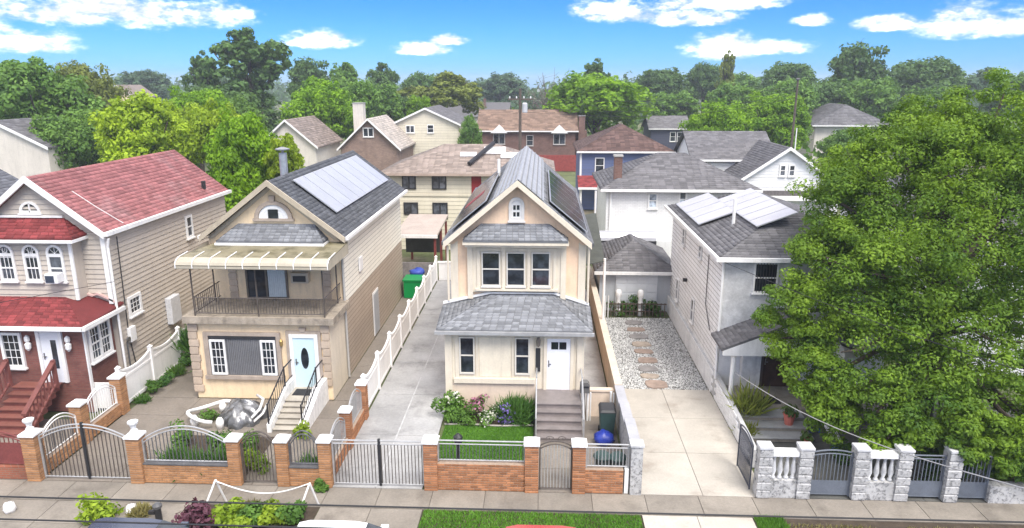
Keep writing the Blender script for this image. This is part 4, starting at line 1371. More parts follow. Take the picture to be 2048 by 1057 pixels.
# ================================================================== HOUSE D: grey sided house at right
Dh = thing('grey_house', 'pale grey sided house with solar panels on its hip roof at right', 'house', (9.6, 31.0, 0))
FD, FDS = Fr(0, 25.6), Fr(6.9, 0, -90)
MB().wbox(6.92, 13.2, 25.62, 36.3, 0, 5.62).build('wall', siding_grey, Dh)
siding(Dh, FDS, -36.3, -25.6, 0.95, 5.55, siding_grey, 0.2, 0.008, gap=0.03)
stone_grey = speckle('stone_grey', (0.58, 0.58, 0.58), (0.52, 0.52, 0.52), 9.0, 0.85)
MB().box(6.88, 13.2, 0.0, 0.03, 2.0, 5.6, FD).build('front_render', stone_grey, Dh)
pb = MB().wbox(6.80, 6.915, 25.4, 36.3, 0, 0.95).build('plinth', M('mortar_grey', (0.46, 0.46, 0.46), 0.9, 0.15, 3.0), Dh)
FDP = Fr(6.80, 0, -90)
for r in range(6):
    for k in range(22):
        u = -36.3 + 0.52 * (k + (0.5 if r % 2 else 0)) 
        if u + 0.5 < -25.4:
            piece('plinth_block', siding_grey, pb, u, u + 0.495, 0.002, 0.03, 0.16 * r, 0.16 * r + 0.138, FDP, 'brick')
hp = hip_planes(6.58, 13.5, 25.25, 36.6, 5.66, 6.95)
roof(Dh, hp, shingle_mid, 0.12, 0.18, 0.36)
MB().wbox(6.44, 13.5, 25.12, 25.24, 5.52, 5.67).wbox(6.44, 6.57, 25.245, 36.6, 5.52, 5.67).build('gutter', white_paint, Dh)
sl = (6.95 - 5.66) / 3.46
for (ya, n_, xa, xw) in ((30.2, 4, 6.88, 1.6), (27.0, 6, 8.40, 1.55)):
    for i in range(n_):
        y0 = ya + i * (5.3 / 4 if n_ == 4 else 6.4 / 6)
        solar(Dh, (xa, y0, 5.66 + (xa - 6.58) * sl), (0, 5.3 / 4 if n_ == 4 else 6.4 / 6, 0), (xw, 0, xw * sl), 1, 1, 0.16, M('panel_pale', (0.37, 0.365, 0.40), 0.4, 0.06, 2.0, objvar=0.04, spec=0.5))  # sky reflection put into the pale cell colour
MB().tube([(8.0, 29.0, 6.1), (8.0, 29.0, 7.25)], 0.07, 8).build('vent_pipe', white_paint, Dh)
wd = window(Dh, FD, 7.95, 8.85, 4.25, 5.42, white_paint, glass_dark, 0.06, 0.03, 0.07, True, None, True)
for k in range(7):
    u = 8.03 + 0.74 * (k + 0.5) / 7
    MB().box(u - 0.01, u + 0.01, 0.10, 0.12, 4.28, 5.4, FD).build('security_bar', black_iron, wd)
for (u, z0, z1, w_) in ((-33.4, 4.3, 5.15, 0.5), (-29.8, 4.55, 5.15, 0.45), (-34.2, 1.3, 2.4, 0.5), (-30.6, 1.4, 2.5, 0.5)):
    window(Dh, FDS, u, u + w_, z0, z1, white_paint, glass_dark, 0.06, 0.022, 0.06, True, None, True)
MB().tube([FDS.p(-32.0, 0.03, 2.9), FDS.p(-32.0, 0.2, 2.9)], 0.09, 8).build('dryer_vent', black_iron, Dh)
MB().tube([(6.80, 25.5, 5.55), (6.82, 25.52, 2.6), (6.72, 25.2, 2.4), (6.74, 25.2, 0.9)], 0.05, 6).build('downpipe', white_paint, Dh)
MB().tube([FDS.p(-28.0, 0.05, 5.5), FDS.p(-28.0, 0.05, 3.0), FDS.p(-27.0, 0.05, 2.2)], 0.02, 5).build('service_cable', grey_iron, Dh)
# porch: gabled roof on columns, slab and door
zr = 3.62
pg = [[(6.55, 25.59, 2.60), (6.55, 23.9, 2.60), (9.0, 23.9, zr), (9.0, 25.59, zr)], [(11.45, 23.9, 2.60), (11.45, 25.59, 2.60), (9.0, 25.59, zr), (9.0, 23.9, zr)]]
roof(Dh, pg, shingle_mid, 0.08, 0.16, 0.32, name='porch_roof')
pf = MB().prism([(6.6, 2.36), (11.4, 2.36), (11.4, 2.55), (9.0, 3.52), (6.6, 2.55)], -23.99, -23.9).build('porch_gable', white_paint, Dh)
for x in (7.05, 11.0):
    MB().lathe(x, 24.1, [(0.13, 0.45), (0.13, 0.55), (0.09, 0.6), (0.085, 2.25), (0.13, 2.3), (0.13, 2.36)], 10).build('porch_column', white_paint, Dh)
MB().wbox(7.75, 8.45, 25.3, 25.59, 0.45, 2.58).build('porch_pier', white_stone, Dh)
MB().wbox(6.93, 13.0, 23.6, 25.59, 0.0, 0.45).build('porch_slab', conc_old, Dh)
door(Dh, FD, 8.62, 9.55, 0.46, 2.48, M('brown_door', (0.055, 0.025, 0.018), 0.5, 0.2, 4.0), M('dark_trim', (0.12, 0.09, 0.08), 0.6, 0.1), 0.1, 0.005, None, None, [(8.72, 9.05, 0.7, 1.4), (9.12, 9.45, 0.7, 1.4), (8.72, 9.05, 1.55, 2.3), (9.12, 9.45, 1.55, 2.3)])
st = thing('porch_steps', 'wide low grey concrete steps of the grey house by coral plant pots', 'steps', (8.2, 22.6, 0))
for k in range(3):
    MB().wbox(7.1, 9.35, 22.0 + 0.5 * k, 23.595, 0.15 * k, 0.15 * (k + 1) - 0.03).build('riser', conc_old, st)
    MB().wbox(7.08, 9.37, 21.96 + 0.5 * k, 23.59, 0.15 * (k + 1) - 0.029, 0.15 * (k + 1)).build('tread', M('tread_grey', (0.34, 0.345, 0.35), 0.8, 0.15, 2.0), st)
MB().wbox(7.9, 8.9, 24.0, 24.6, 0.452, 0.47).build('doormat', MATS['mat_black'], st)
# low block wall from the house corner to the street
lw = thing('block_wall', 'low grey block wall between the cream driveway and the porch yard', 'wall', (6.86, 22.6, 0))
MB().prism([(-25.4, 0), (-20.3, 0), (-20.3, 0.62), (-22.0, 0.75), (-25.4, 0.95)], -0.02, -0.16, FDP).build('core', MATS['mortar_grey'], lw)
for r in range(5):
    for k in range(10):
        u = -25.38 + 0.51 * (k + (0.5 if r % 2 else 0))
        if u + 0.5 < -20.3 and 0.16 * r + 0.15 < (0.62 if u > -22.5 else 0.86):
            piece('block', siding_grey, lw, u, u + 0.485, -0.018, 0.016, 0.16 * r, 0.16 * r + 0.138, FDP, 'brick')
sdish = thing('satellite_dish', 'round white satellite dish half hidden by leaves of the big tree', 'dish', (10.2, 23.85, 2.4))
MB().tube([(10.2, 24.0, 2.35), (10.2, 23.7, 2.5), (10.2, 23.5, 2.6)], 0.03, 6).build('mount', grey_iron, sdish)
dd = MB()
n = 20
cen = Vector((10.15, 23.3, 2.75))
nn = Vector((-0.25, -0.85, 0.45)).normalized()
ax = nn.cross(Vector((0, 0, 1))).normalized()
ay = nn.cross(ax)
rings = [(0.0, -0.10), (0.2, -0.08), (0.36, -0.03), (0.45, 0.02)]
for (r, h) in rings[1:]:
    for j in range(n):
        th = 2 * math.pi * j / n
        dd.v.append(tuple(cen + ax * r * math.cos(th) + ay * r * math.sin(th) + nn * h))
dd.v.append(tuple(cen + nn * -0.10))
for j in range(n):
    k = (j + 1) % n
    dd.f += [(j, k, n + k, n + j), (n + j, n + k, 2 * n + k, 2 * n + j), (j, 3 * n, k)]
dd.build('reflector', white_paint, sdish, smooth=True)
MB().tube([tuple(cen + ay * 0.4), tuple(cen + nn * 0.4)], 0.015, 5).tube([tuple(cen + nn * 0.37), tuple(cen + nn * 0.47)], 0.04, 6).build('feed_arm', black_iron, sdish)

# ================================================================== street fences
brick_orange = M('brick_orange', (0.33, 0.148, 0.07), 0.85, 0.15, 6.0, objvar=0.32, bump=0.3, bscale=60)
brick_ochre = M('brick_ochre', (0.36, 0.185, 0.085), 0.85, 0.15, 6.0, objvar=0.22, bump=0.3, bscale=60)
mortar = M('mortar', (0.33, 0.25, 0.19), 0.95, 0.15, 8.0)
marble = speckle('marble_speckle', (0.44, 0.435, 0.425), (0.15, 0.15, 0.15), 9.0, 0.6, 0.46, 0.66)


def brick_pillar(label, x, y, w, h, bm, cap=True, finial=False, capm=white_stone):
    t = thing('brick_pillar', label, 'pillar', (x, y, 0), 'brick fence pillars')
    e = 0.012
    a = w / 2
    MB().wbox(x - a + e, x + a - e, y - a + e, y + a - e, 0, h - .005).build('core', mortar, t)
    n = int(round(h / 0.078))
    ch = h / n
    for k in range(n):
        z = k * ch
        if k % 2:
            piece('brick', bm, t, x - a, x - 0.006, -y - a, -y + a, z, z + ch - 0.012, W, 'brick')
            piece('brick', bm, t, x + 0.006, x + a, -y - a, -y + a, z, z + ch - 0.012, W, 'brick')
        else:
            piece('brick', bm, t, x - a, x + a, -y - a, -y - 0.006, z, z + ch - 0.012, W, 'brick')
            piece('brick', bm, t, x - a, x + a, -y + 0.006, -y + a, z, z + ch - 0.012, W, 'brick')
    if cap:
        c = MB()
        b2 = a + 0.04
        c.wbox(x - b2, x + b2, y - b2, y + b2, h, h + 0.07)
        c.add([(x - b2, y - b2, h + .07), (x + b2, y - b2, h + .07), (x + b2, y + b2, h + .07), (x - b2, y + b2, h + .07),
               (x - b2 * .5, y - b2 * .5, h + .15), (x + b2 * .5, y - b2 * .5, h + .15), (x + b2 * .5, y + b2 * .5, h + .15), (x - b2 * .5, y + b2 * .5, h + .15)],
              [(0, 1, 5, 4), (1, 2, 6, 5), (2, 3, 7, 6), (3, 0, 4, 7), (4, 5, 6, 7)])
        c = c.build('cap', capm, t, bevel=0.015)
        if finial:
            MB().lathe(x, y, [(0.10, h + .14), (0.12, h + .2), (0.07, h + .26), (0.09, h + .36), (0.15, h + .44), (0.16, h + .50), (0.10, h + .52)], 8).build('finial', capm, c, smooth=False)
    return t


def brick_wall(label, fr, u0, u1, dth, h, bm, coping=None, bl=0.215, d0=None, soldier=False):
    p = fr.p((u0 + u1) / 2, 0, 0)
    t = thing('brick_wall', label, 'wall', p, 'low brick fence walls')
    a = dth / 2
    MB().box(u0, u1, -a + 0.012, a - 0.012, 0, h - .006, fr).build('core', mortar, t)
    n = int(round(h / 0.078))
    ch = h / n
    nb = max(1, int(round((u1 - u0) / bl)))
    for k in range(n):
        cuts = [u0] + [u0 + (u1 - u0) * (j + (0.5 if k % 2 else 0.0)) / nb for j in range(0 if k % 2 else 1, nb)] + [u1]
        for j in range(len(cuts) - 1):
            if cuts[j + 1] - cuts[j] < 0.03:
                continue
            piece('brick', bm, t, cuts[j] + 0.006, cuts[j + 1] - 0.006, -a, a, k * ch, k * ch + ch - 0.012, fr, 'brick')
    if coping:
        MB().box(u0, u1, -a - 0.02, a + 0.02, h, h + 0.04, fr).build('coping', coping, t)
    return t


def iron_panel(name, label, cat, fr, u0, u1, z0, z1, rise, n, mat, group=None, double=True, mid=None, bw=0.011, d=0.0, low=True, barmat=None, kick=None):
    """railing or gate leaf: bars under a straight or arched double rail"""
    t = thing(name, label, cat, fr.p((u0 + u1) / 2, d, z0), group)
    um, hw = (u0 + u1) / 2, (u1 - u0) / 2
    top = lambda u: z1 + rise * (1 - ((u - um) / hw) ** 2)
    seg = 14 if rise else 1
    path = [u0 + (u1 - u0) * i / seg for i in range(seg + 1)]
    r = MB().tube([fr.p(u, d, top(u)) for u in path], 0.024, 6)
    r.build('top_rail', mat, t)
    if double:
        MB().tube([fr.p(u, d, top(u) - 0.11) for u in path], 0.02, 6).build('second_rail', mat, t)
    if low:
        MB().tube([fr.p(u0, d, z0 + 0.05), fr.p(u1, d, z0 + 0.05)], 0.02, 6).build('bottom_rail', mat, t)
    for u in ([u0, u1] + ([mid] if mid else [])):
        q = 0.035 if u == mid else 0.022
        MB().box(u - q, u + q, d - q, d + q, z0, (top(u) + (0.06 if u == mid else 0.0)), fr).build('stile', black_iron if u == mid else mat, t)
    for k in range(n):
        u = u0 + (u1 - u0) * (k + 0.5) / n
        piece('bar', barmat or mat, t, u - bw, u + bw, d - bw, d + bw, z0 + 0.05, top(u) - (0.11 if double else 0), fr)
    if kick:
        MB().box(u0 + .02, u1 - .02, d - 0.012, d + 0.012, z0 + 0.06, z0 + kick, fr).build('kick_panel', mat, t)
    return t


FY = 18.75
FF = Fr(0, FY)
brick_pillar('ochre brick pillar with white finial by the red porch gate', -15.50, FY, 0.42, 1.5, brick_ochre, True, True)
brick_pillar('ochre brick pillar with white finial between arched double gate and garden railing', -12.25, FY, 0.40, 1.5, brick_ochre, True, True)
brick_pillar('brick pillar with white cap left of the small arched garden gate', -9.20, FY, 0.36, 1.48, brick_ochre)
brick_pillar('brick pillar with white cap right of the small arched garden gate', -7.72, FY, 0.36, 1.48, brick_ochre)
brick_pillar('brick pillar with white cap left of the long driveway gate', -6.42, FY, 0.36, 1.50, brick_ochre)
brick_pillar('orange brick pillar with white cap right of the long driveway gate', -3.22, FY, 0.40, 1.55, brick_orange)
brick_pillar('orange brick pillar with white cap left of the gate to the brown steps', -0.20, FY, 0.40, 1.55, brick_orange)
brick_pillar('orange brick pillar with white cap right of the gate to the brown steps', 1.20, FY, 0.38, 1.55, brick_orange)
brick_pillar('ochre brick pillar beside the red wooden steps, middle of its side fence', -15.5, 20.95, 0.40, 1.42, brick_ochre)
brick_pillar('ochre brick pillar where the brick side fence meets the white vinyl fence', -15.5, 23.2, 0.40, 1.42, brick_ochre)
brick_pillar('brick pillar with white cap halfway along the fence beside the grey driveway', -6.42, 21.0, 0.34, 1.35, brick_orange)
brick_pillar('brick pillar at the end of the white scalloped fence by the grey driveway', -6.42, 23.15, 0.34, 1.35, brick_orange)

brick_wall('low brick wall under the arched railing before the green garden plants', FF, -12.05, -9.38, 0.24, 0.62, brick_ochre, grey_iron)
brick_wall('short low brick wall under the small arched railing', FF, -7.54, -6.60, 0.24, 0.62, brick_ochre, grey_iron)
brick_wall('orange brick wall under the iron railing before the small lawn', FF, -3.02, -0.40, 0.26, 0.88, brick_orange, None)
brick_wall('short orange brick wall beside the marble speckled pillar', FF, 1.39, 2.52, 0.24, 0.78, brick_orange, None)
FL = Fr(-15.5, 0, 90)
brick_wall('ochre brick side wall nearest the street beside the arched double gate', FL, 18.96, 20.75, 0.22, 0.45, brick_ochre, None)
brick_wall('ochre brick side wall below the red steps, further from the street', FL, 21.15, 23.0, 0.22, 0.45, brick_ochre, None)
FR_ = Fr(-6.42, 0, 90)
brick_wall('low brick wall along the grey driveway, nearest the street', FR_, 18.93, 20.83, 0.2, 0.45, brick_orange, None)
brick_wall('low brick wall along the grey driveway, next to the white fence', FR_, 21.17, 22.98, 0.2, 0.45, brick_orange, None)

iron_panel('double_gate', 'arched silver iron double gate with black middle post', 'gate', FF, -15.26, -12.47, 0.03, 1.45, 0.42, 22, silver_paint, mid=-13.86, barmat=bronze_iron)
iron_panel('iron_railing', 'arched silver railing on the brick wall before the green garden plants', 'railing', FF, -12.03, -9.40, 0.66, 1.40, 0.48, 22, silver_paint, 'arched railings', barmat=grey_iron)
iron_panel('garden_gate', 'small arched bronze iron gate before the concrete steps', 'gate', FF, -9.0, -7.92, 0.03, 1.35, 0.40, 10, bronze_iron)
iron_panel('iron_railing', 'small arched iron railing between two brick pillars by the driveway gate', 'railing', FF, -7.52, -6.62, 0.66, 1.38, 0.42, 9, grey_iron, 'arched railings')
iron_panel('driveway_gate', 'long flat silver iron gate across the grey driveway', 'gate', FF, -6.20, -3.45, 0.03, 1.52, 0.0, 27, silver_paint, mid=-4.78, barmat=bronze_iron)
iron_panel('iron_railing', 'straight silver railing on the orange brick wall before the lawn', 'railing', FF, -3.0, -0.42, 0.90, 1.58, 0.0, 26, silver_paint, 'straight railings', barmat=grey_iron)
iron_panel('front_gate', 'iron gate with curved top before the brown stone steps', 'gate', FF, 0.04, 0.98, 0.03, 1.48, 0.16, 10, bronze_iron, barmat=silver_paint)
sc = thing('gate_scrollwork', 'curled iron scroll over the gate before the brown steps', 'scrollwork', (0.5, FY, 1.65))
for s in (-1, 1):
    pts = []
    for i in range(18):
        th = i / 17 * 2.2 * math.pi
        r = 0.13 * (1 - i / 22)
        pts.append((0.51 + s * (0.16 + r * math.cos(th)), FY, 1.72 + r * 0.6 * math.sin(th)))
    MB().tube(pts, 0.014, 5).build('scroll', bronze_iron, sc)
iron_panel('iron_railing', 'straight silver railing above the short brick wall by the marble pillar', 'railing', FF, 1.42, 2.66, 0.80, 1.56, 0.0, 12, silver_paint, 'straight railings')
for (fr, a, c, lab) in ((FL, 18.98, 20.73, 'arched railing beside the double gate on the left side fence'), (FL, 21.17, 22.98, 'arched railing with white bars below the red wooden steps'),
                        (FR_, 18.95, 20.81, 'arched railing along the grey driveway nearest the long gate'), (FR_, 21.19, 22.96, 'arched railing along the grey driveway next to the white fence')):
    iron_panel('iron_railing', lab, 'railing', fr, a, c, 0.47, 1.12, 0.42, 14, white_paint if fr is FL else silver_paint, 'arched railings', barmat=grey_iron if 'double' in lab else None)
# red gate and wall of the left neighbour
wl = MB().wbox(-21.5, -15.75, 18.65, 18.85, 0, 0.42).build('front_wall', brickwork('rust_brick', (0.30, 0.10, 0.055), (0.24, 0.075, 0.04), (0.22, 0.14, 0.1)))
tag(wl, 'low rust red wall below the red gate at the far left', 'wall')
iron_panel('red_gate', 'dark red iron gate panel with scrolls at the far left', 'gate', FF, -18.0, -15.75, 0.44, 1.30, 0.3, 16, M('iron_red', (0.19, 0.05, 0.045), 0.6, 0.2), kick=0.75)

# ---- marble pillar, grey coped wall between the two driveways
mp_ = thing('marble_pillar', 'black and white speckled marble pillar at the cream driveway', 'pillar', (2.9, FY, 0))
MB().wbox(2.72, 3.06, 18.58, 18.92, 0, 1.58).build('shaft', marble, mp_)
MB().wbox(2.69, 3.09, 18.55, 18.95, 1.583, 1.64).build('cap', stone_grey, mp_)
pk = MB().wbox(2.56, 2.68, 18.66, 18.84, 0, 0.8).build('gate_post', white_paint)
tag(pk, 'short white post between the brick wall and the marble pillar', 'post')
bw_ = thing('boundary_wall', 'long beige boundary wall between the grey side path and the cream driveway', 'wall', (2.88, 30, 0))
wall_beige = M('wall_beige', (0.50, 0.41, 0.32), 0.85, 0.1, 1.0, streak=0.3, bump=0.2)
MB().wbox(2.76, 2.98, 23.6, 40.5, 0, 1.25).build('core', wall_beige, bw_)
MB().wbox(2.73, 3.01, 23.58, 40.5, 1.252, 1.31).build('coping', M('coping_buff', (0.58, 0.51, 0.42), 0.85, 0.1, 2.0, streak=.1), bw_)
gw = thing('marble_wall', 'stepped wall with grey stone coping beside the trash bins', 'wall', (2.88, 21, 0))
for i, (ya, yb, h) in enumerate(((18.95, 20.5, 1.45), (20.52, 22.0, 1.3), (22.02, 23.55, 1.2))):
    MB().wbox(2.78, 2.98, ya, yb, 0, h).build('wall_section', marble, gw)
    MB().wbox(2.72, 3.04, ya, yb, h + 0.003, h + 0.09).build('coping', M('coping_grey', (0.36, 0.36, 0.38), 0.6, 0.12, 2.0), gw)
# beige screen wall and white posts by the bins
sw = MB().wbox(1.72, 2.66, 23.62, 23.80, 0, 1.0).wbox(1.66, 2.70, 23.58, 23.84, 1.0, 1.07).build('screen_wall', MATS['stucco_base'])
tag(sw, 'low beige screen wall between the mailbox and the stone coping', 'wall')
for x in (1.75, 2.58):
    p = MB().tube([(x, 23.3, 0), (x, 23.3, 1.15)], 0.045, 8).tube([(x + 0.1, 23.3, 0), (x + 0.1, 23.3, 1.1)], 0.03, 8).build('bollard_post', white_paint)
    tag(p, 'white paired posts %s' % ('beside the mailbox' if x < 2 else 'next to the stone coping behind the bins'), 'post')

# ---- bins, bags and small yard things
bn = thing('wheeled_bin', 'dark green trash bin with black lid beside the brown steps', 'bin', (2.36, 22.3, 0))
bin_green = M('bin_green', (0.035, 0.065, 0.06), 0.5, 0.15, 3.0)
x, y = 2.36, 22.3
MB().add([(x - .22, y - .24, 0.06), (x + .22, y - .24, 0.06), (x + .22, y + .24, 0.06), (x - .22, y + .24, 0.06), (x - .28, y - .31, 0.95), (x + .28, y - .31, 0.95), (x + .28, y + .31, 0.95), (x - .28, y + .31, 0.95)],
         [(0, 3, 2, 1), (0, 1, 5, 4), (1, 2, 6, 5), (2, 3, 7, 6), (3, 0, 4, 7), (4, 5, 6, 7)]).build('body', bin_green, bn, bevel=0.03)
MB().add([(x - .30, y - .35, 0.955), (x + .30, y - .35, 0.955), (x + .30, y + .33, 0.955), (x - .30, y + .33, 0.955), (x - .22, y - .25, 1.05), (x + .22, y - .25, 1.05), (x + .24, y + .3, 1.08), (x - .24, y + .3, 1.08)],
         [(0, 3, 2, 1), (0, 1, 5, 4), (1, 2, 6, 5), (2, 3, 7, 6), (3, 0, 4, 7), (4, 5, 6, 7)]).build('lid', M('lid_black', (0.03, 0.03, 0.032), 0.5, 0.2), bn, bevel=0.03)
for s in (-1, 1):
    MB().tube([(x + s * .2, y + .27, 0.1), (x + s * .27, y + .27, 0.1)], 0.1, 10).build('wheel', black_iron, bn)


def blob(name, label, cat, c, r, mat, seed, sx=1.0, sy=1.0, sz=0.7, knot=None):
    rg = np.random.default_rng(seed)
    mb = MB()
    nu, nv = 12, 7
    jr = rg.uniform(0.82, 1.15, (nv + 1, nu))
    prof = []
    for i in range(nv + 1):
        ph = math.pi * i / nv
        for j in range(nu):
            th = 2 * math.pi * j / nu
            q = r * jr[i, j]
            mb.v.append((c[0] + q * sx * math.sin(ph) * math.cos(th), c[1] + q * sy * math.sin(ph) * math.sin(th), c[2] + max(-0.62, -math.cos(ph)) * q * sz + 0.62 * q * sz))
    for i in range(nv):
        for j in range(nu):
            mb.f.append((i * nu + j, i * nu + (j + 1) % nu, (i + 1) * nu + (j + 1) % nu, (i + 1) * nu + j))
    o = mb.build(name, mat, None, smooth=True)
    return tag(o, label, cat)


bag_blue = M('bag_blue', (0.02, 0.04, 0.28), 0.35, 0.2, 4.0)
blob('recycling_bag', 'shiny blue recycling bag slumped before the green bin', 'bag', (2.22, 21.65, 0), 0.30, bag_blue, 5, 1.2, 1.0, 0.9)
blob('recycling_bag', 'blue recycling bag on the lawn behind the straight iron railing', 'bag', (-0.86, 19.25, 0), 0.26, bag_blue, 8, 1.4, 0.9, 0.9)
for (x, y, lab) in ((1.95, 19.4, 'left of the two behind the short brick wall'), (2.42, 19.35, 'right of the two behind the short brick wall')):
    tb = thing('rubbish_bin', 'round dark rubbish bin, %s' % lab, 'bin', (x, y, 0))
    MB().lathe(x, y, [(0.2, 0.0), (0.25, 0.75), (0.27, 0.78)], 14).build('body', M('bin_grey', (0.07, 0.085, 0.08), 0.5, 0.2, 3.0), tb)
    MB().lathe(x, y, [(0.28, 0.782), (0.28, 0.82), (0.2, 0.9), (0.05, 0.94)], 14).build('lid', bin_green, tb)
bp_ = thing('post_lantern', 'black lamp post standing in the lawn behind the iron railing', 'lamp', (-2.52, 19.7, 0))
MB().tube([(-2.52, 19.7, 0), (-2.52, 19.7, 0.95)], 0.06, 8).build('post', black_iron, bp_)
MB().lathe(-2.52, 19.7, [(0.08, 0.95), (0.13, 1.0), (0.15, 1.2), (0.05, 1.3)], 8).build('lantern', black_iron, bp_)

# ---- white vinyl fences
def vinyl_fence(label, x, ys, h, dip, parent_label=None):
    t = thing('vinyl_fence', label, 'fence', (x, (ys[0] + ys[-1]) / 2, 0))
    fr = Fr(x, 0, 90)
    for y in ys:
        MB().wbox(x - 0.07, x + 0.07, y - 0.07, y + 0.07, 0, h + 0.1).build('post', white_vinyl, t)
        MB().add([(x - .09, y - .09, h + .1), (x + .09, y - .09, h + .1), (x + .09, y + .09, h + .1), (x - .09, y + .09, h + .1), (x, y, h + .2)],
                 [(0, 1, 4), (1, 2, 4), (2, 3, 4), (3, 0, 4), (0, 3, 2, 1)]).build('post_cap', white_vinyl, t)
    for a, c in zip(ys[:-1], ys[1:]):
        a, c = a + 0.072, c - 0.072
        tp = lambda u: h - dip * (1 - ((u - (a + c) / 2) / ((c - a) / 2)) ** 2)
        n = 12
        pts = [(a, 0.06)] + [(c, 0.06)] + [(c - (c - a) * i / n, tp(c - (c - a) * i / n) - 0.02) for i in range(n + 1)]
        p = MB().prism(pts, -0.02, 0.02, fr).build('panel', white_vinyl, t)
        r = MB()
        for i in range(n):
            u0, u1 = a + (c - a) * i / n, a + (c - a) * (i + 1) / n
            r.prism([(u0, tp(u0) - 0.08), (u1, tp(u1) - 0.08), (u1, tp(u1)), (u0, tp(u0))], -0.04, 0.04, fr)
        r.box(a, c, -0.035, 0.035, 0.08, 0.2, fr)
        r.box(a, c, -0.034, 0.034, h - dip - 0.28, h - dip - 0.18, fr)
        r.build('rail', white_vinyl, p)
    return t


vinyl_fence('long white scalloped vinyl fence along the grey driveway', -6.42, [23.42 + 2.25 * k for k in range(9)], 1.45, 0.16)
vinyl_fence('white scalloped vinyl fence below the beige sided wall at left', -15.62, [23.5, 25.7, 27.9, 30.1], 1.55, 0.18)
wf = MB().wbox(-6.3, -4.2, 41.62, 41.7, 0, 1.1).wbox(-6.35, -4.15, 41.58, 41.74, 1.1, 1.2).build('end_fence', white_vinyl)
tag(wf, 'short white fence closing the far end of the grey driveway', 'fence')
xf = MB().wbox(-16.9, -15.72, 23.36, 23.42, 0.08, 1.1).build('corner_fence', white_vinyl)
tag(xf, 'short white fence panel between the brick porch and the brick pillar', 'fence')

# ---- stone balustrade fence of the grey house
gate_grey = M('gate_bluegrey', (0.12, 0.135, 0.16), 0.55, 0.15, 2.0)
SP = [(6.62, 'left of the first balusters beside the open driveway gate'), (7.78, 'between first balusters and the lattice gate'), (9.38, 'right of the lattice gate'),
      (10.60, 'second from the right end of the balustrade'), (12.02, 'under the lowest leaves of the big tree')]
for (x, lab) in SP:
    t = thing('stone_pillar', 'speckled grey stone fence pillar %s' % lab, 'pillar', (x, FY, 0), 'speckled stone pillars')
    for k in range(6):
        piece('stone_block', marble, t, x - 0.19 - random.uniform(0, .012), x + 0.19 + random.uniform(0, .012), -FY - 0.19, -FY + 0.19, 0.265 * k, 0.265 * k + 0.258, W, 'brick')
    MB().wbox(x - 0.21, x + 0.21, FY - 0.21, FY + 0.21, 1.592, 1.68).build('cap', stone_grey, t, bevel=0.02)
for (a, c, lab) in ((6.82, 7.58, 'stone baluster panel beside the open blue grey driveway gate'), (9.58, 10.40, 'stone baluster panel right of the lattice gate')):
    t = thing('balustrade', lab, 'balustrade', ((a + c) / 2, FY, 0))
    MB().box(a, c, -0.13, 0.13, 0, 0.58, FF).build('base', marble, t)
    MB().box(a, c, -0.14, 0.14, 1.36, 1.50, FF).build('handrail', white_stone, t)
    for k in range(4):
        u = a + (c - a) * (k + 0.5) / 4
        MB().lathe(u, FY, [(0.07, 0.58), (0.07, 0.64), (0.04, 0.68), (0.085, 0.86), (0.05, 1.12), (0.04, 1.24), (0.07, 1.30), (0.07, 1.36)], 8).build('baluster', stone_grey, t, smooth=True)
iron_panel('lattice_gate', 'blue grey iron gate with solid foot between two speckled pillars', 'gate', FF, 8.0, 9.16, 0.04, 1.45, 0.08, 11, gate_grey, kick=0.5)
iron_panel('iron_gate', 'blue grey iron panel with solid foot under the big tree', 'gate', FF, 10.82, 11.80, 0.04, 1.42, 0.0, 9, gate_grey, kick=0.55)
iron_panel('iron_gate', 'blue grey iron panel right of the last speckled pillar', 'gate', FF, 12.24, 13.1, 0.04, 1.42, 0.0, 8, gate_grey, kick=0.55)
FG = Fr(6.34, 0, 90)
iron_panel('open_gate', 'dark iron driveway gate leaf folded open beside the first speckled pillar', 'gate', FG, 18.98, 20.3, 0.05, 1.5, 0.12, 12, M('iron_navy', (0.06, 0.065, 0.085), 0.5, 0.2), kick=0.0)
lw = MB().box(13.12, 20.0, -0.15, 0.15, 0, 0.55, FF).build('stone_wall', marble)
tag(lw, 'low speckled stone wall at the right edge under the tree', 'wall')

# coral pots, white arch and blue box on the porch steps
coral = M('coral_clay', (0.55, 0.16, 0.12), 0.7, 0.12, 4.0)
fern = foliage('fern_green', (0.05, 0.10, 0.02), (0.16, 0.24, 0.05))
for (x, y, z, r, lab) in ((8.75, 22.75, 0.30, 0.2, 'larger coral plant pot beside the wide grey steps'), (9.0, 21.7, 0.0, 0.15, 'small coral plant pot at the foot of the wide grey steps')):
    t = thing('plant_pot', lab, 'pot', (x, y, z))
    MB().lathe(x, y, [(r * 0.7, z), (r, z + r * 1.7), (r * 1.12, z + r * 1.75), (r * 1.12, z + r * 2.0), (r * 0.9, z + r * 2.0)], 12).build('pot', coral, t)
    v, q, rn = leaf_quads([(x, y, z + r * 2.6)], [r * 1.5], 70, 0.10, RNG)
    np_mesh('foliage', v, q, fern, t, rn)
wa = thing('garden_slide', 'curved white and blue plastic slide below the big tree', 'slide', (9.9, 22.0, 0))
pts = [(9.55, 22.75, 0.95), (9.7, 22.5, 0.88), (9.85, 22.1, 0.65), (9.95, 21.75, 0.38), (10.0, 21.5, 0.2)]
m_ = MB()
for (a, c) in zip(pts[:-1], pts[1:]):
    m_.add([(a[0] - .15, a[1], a[2]), (a[0] + .15, a[1], a[2]), (c[0] + .15, c[1], c[2]), (c[0] - .15, c[1], c[2]), (a[0] - .15, a[1], a[2] - .07), (a[0] + .15, a[1], a[2] - .07), (c[0] + .15, c[1], c[2] - .07), (c[0] - .15, c[1], c[2] - .07)],
           [(0, 1, 2, 3), (4, 7, 6, 5), (0, 3, 7, 4), (1, 5, 6, 2)])
m_.build('chute', white_vinyl, wa)
